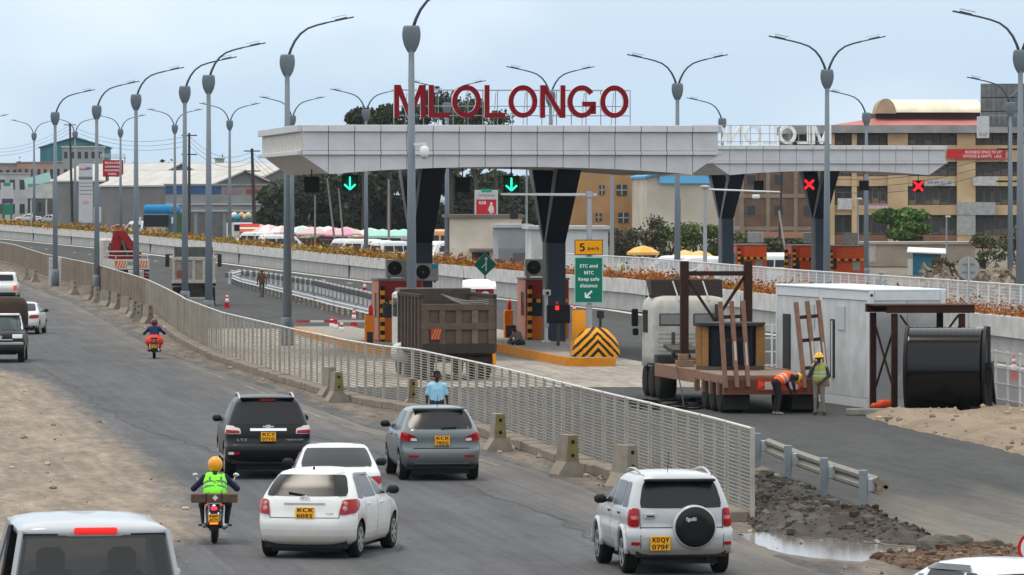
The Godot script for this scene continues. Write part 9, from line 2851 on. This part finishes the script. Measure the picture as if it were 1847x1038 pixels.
func strip(called: String, rows: Array, xl: Callable, xr: Callable, cols: Array, off: float, shade: Callable, m: Material, bump := 0.0, tuck := false) -> MeshInstance3D:
	var st := SurfaceTool.new()
	st.begin(Mesh.PRIMITIVE_TRIANGLES)
	st.set_smooth_group(0)
	var n := cols.size()
	for d in rows:
		var a: float = xl.call(d)
		var b: float = xr.call(d)
		for t in cols:
			var x := lerpf(a, b, t)
			st.set_color(shade.call(x, d, t, a, b))
			st.set_uv(Vector2((x + d * YAW) * 0.12, d * 0.02))
			var y := elev(d) + off
			if bump > 0.0:
				y += bump * (noise.get_noise_2d(x * 1.1, d * 0.5) + 0.5 * noise.get_noise_2d(x * 3.3, d * 1.7)) * smoothstep(0.0, 0.08, t) * smoothstep(0.0, 0.08, 1.0 - t)
			if tuck and (t == cols[0] or t == cols[-1] or d == rows[0] or d == rows[-1]): y = elev(d) - 0.04
			st.add_vertex(V(x, y, -d))
	for i in rows.size() - 1:
		for k in n - 1:
			var q := i * n + k
			for v in [q, q + n, q + n + 1, q, q + n + 1, q + 1]:
				st.add_index(v)
	st.generate_normals()
	return structure(called, st.commit(), m)

func even(n: int) -> Array:
	var r := []
	for k in n + 1: r.append(float(k) / n)
	return r

func depths(a: float, b: float, step: float) -> Array:
	var r := []
	var d := a
	while d < b:
		r.append(d)
		d += step * maxf(1.0, d / 150.0)
	r.append(b)
	return r

const DIRT := Color(0.315, 0.27, 0.227)
const ASPHALT := Color(0.102, 0.106, 0.115)
var fence_line := []
var wall_line := []

func road_mat(tex: Texture2D, rough := 0.9) -> StandardMaterial3D:
	var m := StandardMaterial3D.new()
	m.vertex_color_use_as_albedo = true
	m.albedo_texture = tex
	m.roughness = rough
	m.metallic_specular = 0.25
	m.normal_enabled = true
	m.normal_texture = tx_bump
	m.normal_scale = 0.35
	m.uv1_scale = Vector3.ONE
	return m

func ground() -> void:
	var asphalt := road_mat(tx_road, 0.85)
	var dirt := road_mat(tx_dirt, 0.95)
	dirt.normal_scale = 0.6
	# one sheet to the horizon
	strip("ground", [5.0, 40.0, 75.0, 150.0, 300.0, 430.0, 600.0, 800.0, 1000.0, 1200.0, 2500.0, 6500.0], func(d): return -60.0 - d * 0.6, func(d): return 60.0 + d * 0.6, even(24), -0.06,
		func(x, d, _t, _a, _b): return C(0.25, 0.225, 0.19) * (0.9 + 0.25 * noise.get_noise_2d(x * 0.03, d * 0.01)), dirt)
	# fence line from the heights at which its top shows
	for p in [[-60, 421], [0, 439], [27, 443.5], [81, 459], [98.5, 462], [173, 477], [243, 497.5], [266, 505], [300, 521], [318, 530], [335, 540], [378, 556], [400, 564], [482, 583], [525, 593], [621, 613.5], [689, 624.5], [748, 630.5], [840, 650], [900, 663], [1044, 698], [1203, 735], [1284, 754], [1358, 774]]:
		fence_line.append(gp(p[0], HY + (p[1] - HY) * EYE / (EYE - 1.8)))
	wall_line = line_of([[-400, 398], [-200, 410], [-60, 424], [0, 430], [200, 449], [400, 473], [640, 503], [930, 540], [1130, 560], [1400, 601], [1800, 652], [2300, 730]])
	var right_edge := line_of([[-500, 440], [-200, 462], [0, 500], [60, 520], [130, 545], [215, 591], [300, 638], [400, 670], [500, 704], [560, 731], [670, 771], [878, 820], [1000, 855], [1100, 893], [1250, 940], [1420, 1008], [1500, 1038], [1640, 1100], [1900, 1200]])
	var outer := fence_line.duplicate()
	outer.append_array(line_of([[1390, 948], [1480, 965], [1640, 985], [1800, 1018], [2100, 1060], [2700, 1200]]))
	var rise := depths(70.0, 520.0, 1.3)
	strip("road", rise, func(d): return -26.0 - d * 0.2, func(d): return x_at(right_edge, d) + 0.5, even(50), 0.0,
		func(x, d, t, a, b):
			var n := noise.get_noise_2d(x * 0.5, d * 0.06)
			var edge := clampf(1.0 - (b - x) / (2.4 + n * 1.8), 0.0, 1.0)
			var lane: float = (x - x_at(right_edge, d)) / 3.4
			var worn := 0.5 + 0.5 * cos(lane * TAU * 2.0) - 1.3 * smoothstep(0.22, 0.5, noise.get_noise_2d(x * 0.8 + 40.0, d * 0.11))
			return (ASPHALT * (0.98 + 0.10 * worn + 0.12 * n)).lerp(DIRT * 0.72, edge * 0.75 + 0.06), asphalt)
	strip("dirt_shoulder_verge", depths(86.0, 520.0, 1.3), func(d): return x_at(right_edge, d) - 0.3, func(d): return x_at(outer, d) + 0.2, even(14), 0.025,
		func(x, d, t, a, b):
			var n := noise.get_noise_2d(x * 0.9, d * 0.12)
			return (ASPHALT * 1.15).lerp(DIRT * (0.66 + 0.25 * n), clampf(smoothstep(0.0, 0.45, t + n * 0.35), 0.0, 1.0)), dirt, 0.012, true)
	# dry dirt beside the junction
	var tip := line_of([[-80, 640], [0, 664], [60, 676], [110, 692], [150, 722], [215, 768], [290, 828], [345, 872], [400, 930], [428, 962], [400, 978], [330, 994], [290, 1004], [180, 1014], [60, 1020], [-200, 1030]])
	var top_side := tip.slice(0, 10)
	var low_side := tip.slice(9)
	strip("dirt_ground", depths(-tip[9].z, -tip[0].z, 0.5), func(d): return -14.0 - d * 0.06, func(d): return x_at(top_side, d) + 0.25 * noise.get_noise_2d(d * 0.5, 3.0), even(46), 0.03,
		func(x, d, t, a, b):
			var n := noise.get_noise_2d(x * 0.9, d * 0.16)
			var near := clampf((b - x) / (1.3 + n), 0.0, 1.0)
			return (ASPHALT * 1.25).lerp(DIRT * (0.96 + 0.28 * n), smoothstep(0.0, 1.0, near)), dirt, 0.03, true)
	strip("dirt_ground_edge", depths(-low_side[-1].z, -low_side[0].z, 0.2), func(d): return -14.0 - d * 0.06, func(d): return x_at(low_side, d) + 0.15 * noise.get_noise_2d(d * 1.3, 7.0), even(46), 0.031,
		func(x, d, t, a, b):
			var n := noise.get_noise_2d(x * 0.9, d * 0.16)
			return (ASPHALT * 1.3).lerp(DIRT * (0.96 + 0.28 * n), clampf((b - x) / 1.2, 0.0, 1.0)), dirt, 0.02, true)
	# loose stones on the dirt and the verge
	var peb := mb0()
	for k in 700:
		var d := 90.0 + 130.0 * pow(rng.randf(), 1.6)
		var x := rng.randf_range(x_at(right_edge, d) + 0.1, x_at(outer, d) - 0.3) if k % 2 else rng.randf_range(-10.5 - d * 0.05, x_at(top_side, d) - 0.4)
		if k % 2 == 0 and d > -tip[0].z: continue
		var s := 0.01 + 0.045 * pow(rng.randf(), 7.0)
		peb.col(DIRT * rng.randf_range(0.45, 1.25))
		peb.box(V(x, 0.035 + s * 0.4, -d), V(s * 2.2, s * 1.4, s * 2.6), rng.randf() * 3.0, rng.randf() * 0.6, rng.randf() * 0.6)
	solo("loose_gravel", peb, vmat(0.95), "loose stones scattered over the dirt and the road verge", "gravel", "", "stuff")
	# the toll road between the fence and the median wall
	var toll_left := fence_line.duplicate()
	toll_left.append_array(line_of([[1390, 945], [1480, 952], [1600, 960], [1700, 990], [1800, 1020], [2100, 1070], [2700, 1200]]))
	strip("toll_road", depths(72.0, 1150.0, 2.0), func(d): return x_at(toll_left, d) + 0.15 if d < 560.0 else x_at(toll_left, 560.0) - (d - 560.0) * 0.18, func(d): return x_at(wall_line, d), even(40), 0.004,
		func(x, d, t, a, b):
			var n := noise.get_noise_2d(x * 0.35, d * 0.035)
			var dust := smoothstep(118.0, 98.0, d + n * 14.0) * 0.75
			return (C(0.070, 0.071, 0.071) * (1.0 + 0.18 * n)).lerp(C(0.26, 0.235, 0.20), dust), asphalt)
	var apron := road_mat(tx_dirt, 0.85)
	strip("concrete_apron", depths(181.0, 262.0, 2.0), func(d): return maxf(4.9 - 19.0 - (d - 205.0) * 0.128, x_at(fence_line, d) + 0.4), func(d): return 4.9 - (d - 205.0) * 0.128 + 0.5, even(20), 0.012,
		func(x, d, t, a, b): return C(0.38, 0.355, 0.32) * (0.98 + 0.22 * noise.get_noise_2d(x * 0.5, d * 0.1)), apron)
	# white edge line under the wall, the drain beside it, and lane dashes
	var paintw := G(C(0.62, 0.62, 0.60), 0.8, 0.4)
	var dk := mat(C(0.045, 0.045, 0.045), 0.9)
	strip("edge_line_marking", depths(150.0, 900.0, 4.0), func(d): return x_at(wall_line, d) - 0.95 - d * 0.0007, func(d): return x_at(wall_line, d) - 0.62, even(1), 0.016, func(_x, _d, _t, _a, _b): return Color.WHITE, paintw)
	strip("drain_channel", depths(150.0, 900.0, 4.0), func(d): return x_at(wall_line, d) - 0.5, func(d): return x_at(wall_line, d) - 0.1, even(1), 0.018, func(_x, _d, _t, _a, _b): return Color.WHITE, dk)
	# what is left of the main road's edge line, and cracks sealed with bitumen
	strip("faded_edge_marking", depths(128.0, 205.0, 2.0), func(d): return x_at(right_edge, d) - 0.75, func(d): return x_at(right_edge, d) - 0.60, even(1), 0.006,
		func(x, d, _t, _a, _b): return (ASPHALT * 1.2).lerp(C(0.30, 0.29, 0.27), clampf(0.45 + 0.9 * noise.get_noise_2d(x * 2.0, d * 0.3), 0.0, 1.0)), road_mat(tx_dirt))
	for q in [[92.0, 150.0, -2.6, 0.05], [97.0, 205.0, -6.4, 0.06], [118.0, 260.0, -9.3, 0.07]]:
		strip("sealed_crack_marking", depths(q[0], q[1], 0.7), func(d): return x_at(right_edge, d) + q[2] + 0.35 * noise.get_noise_2d(d * 0.25, q[2]), func(d): return x_at(right_edge, d) + q[2] + q[3] + 0.35 * noise.get_noise_2d(d * 0.25, q[2]), even(1), 0.005,
			func(_x, _d, _t, _a, _b): return ASPHALT * 0.8, asphalt)
	var dashes := [[57, 447], [84, 450], [135, 456], [162, 460], [220, 466], [282, 472], [350, 480], [421, 489], [501, 497], [544, 502], [587, 506.5], [634, 512]]
	for q in dashes:
		var p := gp(q[0], q[1], 0.017)
		var mb := mb0()
		var f := fwd(YAW) * 3.0
		var r := rt(YAW) * 0.12
		mb.quad(p - r, p - r + f, p + r + f, p + r)
		var o := structure("lane_marking", mb, paintw)
	# far carriageway behind the median
	strip("far_road", depths(230.0, 1150.0, 6.0), func(d): return x_at(wall_line, d) + 2.2, func(d): return x_at(wall_line, d) + 22.0, even(8), 0.0,
		func(x, d, _t, _a, _b): return C(0.14, 0.14, 0.14) * (1.0 + 0.2 * noise.get_noise_2d(x * 0.3, d * 0.05)), asphalt)
	strip("service_road", depths(520.0, 1150.0, 8.0), func(d): return x_at(wall_line, d) + 26.0, func(d): return x_at(wall_line, d) + 38.0, even(6), 0.006,
		func(x, d, _t, _a, _b): return C(0.20, 0.185, 0.165) * (1.0 + 0.2 * noise.get_noise_2d(x * 0.3, d * 0.05)), asphalt)
	# distant low rise closing the plain
	strip("hills", [2600.0, 3000.0, 3600.0, 4600.0], func(d): return -0.2 * d, func(d): return 0.2 * d, even(60), 0.0,
		func(x, d, _t, _a, _b): return C(0.12, 0.13, 0.10), mat(C(0.12, 0.13, 0.1), 0.95))

func along(pts: Array, step: float) -> Array:      # [point, unit direction] every step metres
	var r := []
	var left := 0.0
	for i in pts.size() - 1:
		var a: Vector3 = pts[i]
		var b: Vector3 = pts[i + 1]
		var l := a.distance_to(b)
		var s := left
		while s < l:
			r.append([a.lerp(b, s / l), (b - a) / l])
			s += step
		left = s - l
	return r

func fence_near() -> void:
	var pts := fence_line.duplicate()
	pts.reverse()                                     # from the near end away
	var st := along(pts, 1.65)
	var t := thing("mesh_fence", "long waist-high louvred metal fence between the main road and the toll road", "fence", pts[0])
	var o: Vector3 = pts[0]
	var white := G(C(0.45, 0.425, 0.385), 0.6, 0.25)
	var dusty := vmat(0.8, "grunge", 0.3)
	var post_mesh := mb0().mm(V(-0.04, 0, -0.04), V(0.04, 1.82, 0.04)).done()
	var thin_mesh := mb0().mm(V(-0.025, 0.05, -0.025), V(0.025, 1.8, 0.025)).done()
	var slat_mesh := mb0().box(V(0, 0, 0), V(0.008, 0.023, 1.0), 0, 0, 0.5).done()
	var panels := {}
	var slats_left := 290
	for k in st.size() - 1:
		var p: Vector3 = st[k][0]
		var q: Vector3 = st[k + 1][0]
		var yaw := atan2(-(q - p).x, -(q - p).z)
		var far := -p.z
		var kind := 0 if far < 222.0 else (1 if far < 300.0 else 2)
		var m := part(t, "post", post_mesh if k % 2 == 0 else thin_mesh, white, "", p - o)
		m.rotation.y = yaw
		var l := p.distance_to(q)
		if kind == 0:
			if slats_left >= 24:
				for i in 24:
					var s := part(t, "slat", slat_mesh, white, "", (p + q) / 2 - o + V(0, 0.09 + i * 0.0715, 0))
					s.rotation.y = yaw
					s.scale.z = l - 0.04
				slats_left -= 24
			else:
				if not panels.has(int(far / 30.0)): panels[int(far / 30.0)] = mb0()
				var mb: MB = panels[int(far / 30.0)]
				mb.col(C(0.44, 0.41, 0.37) * (0.92 + 0.16 * rng.randf()))
				for i in 24:
					var c := (p + q) / 2 - o + V(0, 0.09 + i * 0.0715, 0)
					mb.box(c, V(0.008, 0.023, l - 0.04), yaw, 0, 0.5)
		else:
			var mb2 := mb0()
			var tone := 0.88 + 0.24 * rng.randf()
			mb2.col((C(0.42, 0.375, 0.32) if kind == 1 else C(0.335, 0.262, 0.205)) * tone)
			mb2.box((p + q) / 2 - o + V(0, 0.93, 0), V(0.03, 1.70, l - 0.07), yaw)
			for i in 3:
				mb2.box(p.lerp(q, 0.25 + i * 0.25) - o + rt(yaw) * -0.02 + V(0, 0.93, 0), V(0.03, 1.66, 0.12), yaw)
			part(t, "panel", mb2, dusty)
	for key in panels:
		tag(part(t, "louvre_infill", panels[key], dusty), "", "", "", "stuff")
	for yy in [1.80, 0.06]:
		var rail := []
		for s in st: rail.append(s[0] - o + V(0, yy, 0))
		part(t, "rail", mb0().tube(rail, 0.028 if yy > 1.0 else 0.02, 6), mat(C(0.62, 0.60, 0.56), 0.6))
	# kerb that carries the fence
	var kb := mb0()
	kb.col(Color.WHITE)
	var pieces := along(pts, 1.2)
	var kerb := thing("kerb", "dusty broken concrete kerb along the foot of the louvred fence", "kerb", pts[0])
	var kmat := G(C(0.25, 0.215, 0.18), 0.95, 0.4)
	for k in pieces.size() - 1:
		var a: Vector3 = pieces[k][0]
		if -a.z > 300.0: break
		var b: Vector3 = pieces[k + 1][0]
		var yw := atan2(-(b - a).x, -(b - a).z)
		var hgt := 0.24 + 0.05 * rng.randf()
		var m2 := part(kerb, "kerb_stone", mb0().cbox(V(0, hgt / 2, 0), V(0.42 + 0.06 * rng.randf(), hgt, 1.17), 0.04), kmat, "", (a + b) / 2 - o - rt(yw) * 0.3)
		m2.rotation.y = yw + 0.02 * rng.randfn()

func median() -> void:
	var pts := wall_line.duplicate()
	pts.reverse()
	var concrete := G(C(0.40, 0.40, 0.40), 0.9, 0.12)
	var light := G(C(0.64, 0.64, 0.63), 0.85, 0.2)
	var o: Vector3 = pts[0]
	var w := thing("retaining_wall", "long concrete median wall with planter boxes along its top", "wall", o)
	var mb := mb0()
	for i in pts.size() - 1:
		var a: Vector3 = pts[i] - o
		var b: Vector3 = pts[i + 1] - o
		var r := rt(atan2(-(b - a).x, -(b - a).z))
		var ring := func(p: Vector3) -> PackedVector3Array: return PackedVector3Array([p - V(0, 0.1, 0), p + r * 0.12 + V(0, 0.95, 0), p + r * 1.3 + V(0, 0.95, 0), p + r * 1.3 - V(0, 0.1, 0)])
		mb.loft([ring.call(a), ring.call(b)], true, true)
	part(w, "wall_face", mb, concrete)
	var far_box := mb0()
	var st := along(pts, 2.5)
	var boxes := 0
	for k in st.size() - 1:
		var a: Vector3 = st[k][0]
		var b: Vector3 = st[k + 1][0]
		var yaw := atan2(-(b - a).x, -(b - a).z)
		var c: Vector3 = (a + b) / 2 + rt(yaw) * 0.35 - o + V(0, 1.35, 0)
		if -a.z < 520.0:
			var p := part(w, "planter_box", mb0().cbox(Vector3.ZERO, V(0.75, 0.78, a.distance_to(b) - 0.012), 0.008), light, "", c)
			p.rotation.y = yaw
			boxes += 1
		else:
			far_box.box(c, V(0.75, 0.78, a.distance_to(b)), yaw)
	tag(part(w, "planter_row", far_box, light), "", "", "", "stuff")
	var jm := mat(C(0.05, 0.05, 0.05), 0.9)
	for s in along(pts, 33.0):
		var p: Vector3 = s[0] - o
		var r2 := rt(atan2(-s[1].x, -s[1].z))
		part(w, "joint", mb0().box(p + r2 * 0.03 + V(0, 0.75, 0), V(0.14, 1.5, 0.12)), jm)
	# flowers
	var fl := mb0()
	for s in along(pts, 0.5):
		var p: Vector3 = s[0]
		if -p.z > 900.0: break
		var r3 := rt(atan2(-s[1].x, -s[1].z))
		var big := 1.0 + maxf(0.0, -p.z - 350.0) / 450.0
		var rust := smoothstep(430.0, 330.0, -p.z)
		for k in (46 if -p.z < 300.0 else 34 if -p.z < 450.0 else 14):
			var tall := 0.30 + 0.25 * noise.get_noise_2d(p.x * 0.4, p.z * 0.25)
			var c: Vector3 = p + r3 * rng.randf_range(0.0, 0.75) + s[1] * rng.randf_range(-0.3, 0.3) + V(0, 1.66 + absf(rng.randfn()) * tall * 0.85, 0)
			var u := rng.randf()
			var cc := C(0.42, 0.10, 0.02).lerp(C(0.50, 0.26, 0.05), rng.randf() * (1.0 - 0.6 * rust)) if u < 0.5 + 0.35 * rust else (C(0.34, 0.29, 0.06) if u < 0.93 - 0.04 * rust else C(0.09, 0.11, 0.03))
			fl.col(cc * 0.78 * rng.randf_range(0.6, 1.25))
			leaf(fl, c, rng.randf_range(0.08, 0.17) * big * clampf(-p.z / 420.0, 0.5, 1.0))
	solo("flower_hedge", fl, vmat(0.8), "orange and yellow flowers growing along the median wall planters", "flowers", "", "stuff")
	# low white mesh fence standing behind the planters
	var wf := thing("median_fence", "low white mesh fence behind the orange flower planters", "fence", o)
	var white := mat(C(0.66, 0.66, 0.66), 0.5)
	var run := []
	for s in along(pts, 1.8):
		if -s[0].z < 330.0: run.append(s)
	var infill := mb0()
	for k in run.size() - 1:
		var r4 := rt(atan2(-run[k][1].x, -run[k][1].z))
		var a: Vector3 = run[k][0] + r4 * 1.1 - o + V(0, 0.95, 0)
		var b: Vector3 = run[k + 1][0] + r4 * 1.1 - o + V(0, 0.95, 0)
		part(wf, "post", mb0().mm(V(-0.03, 0, -0.03), V(0.03, 1.95, 0.03)), white, "", a)
		for i in 9:
			infill.bar(a + V(0, 0.86 + i * 0.13, 0), b + V(0, 0.86 + i * 0.13, 0), 0.01, 0.014)
		for i in 12:
			var q := a.lerp(b, i / 12.0)
			infill.bar(q + V(0, 0.8, 0), q + V(0, 1.92, 0), 0.014, 0.01)
	tag(part(wf, "mesh_infill", infill, white), "", "", "", "stuff")
	var rail := []
	for s in run: rail.append(s[0] + rt(atan2(-s[1].x, -s[1].z)) * 1.1 - o + V(0, 2.88, 0))
	part(wf, "rail", mb0().tube(rail, 0.03, 6), white)

func leaf(mb: MB, c: Vector3, s: float) -> void:
	var a := V(rng.randfn(), rng.randfn(), rng.randfn()).normalized() * s
	var b := V(rng.randfn(), rng.randfn(), rng.randfn())
	b = (b - a * (b.dot(a) / a.length_squared())).normalized() * s * 0.6
	mb.tri(c - a, c + b, c + a)
	mb.tri(c - a, c + a, c - b)
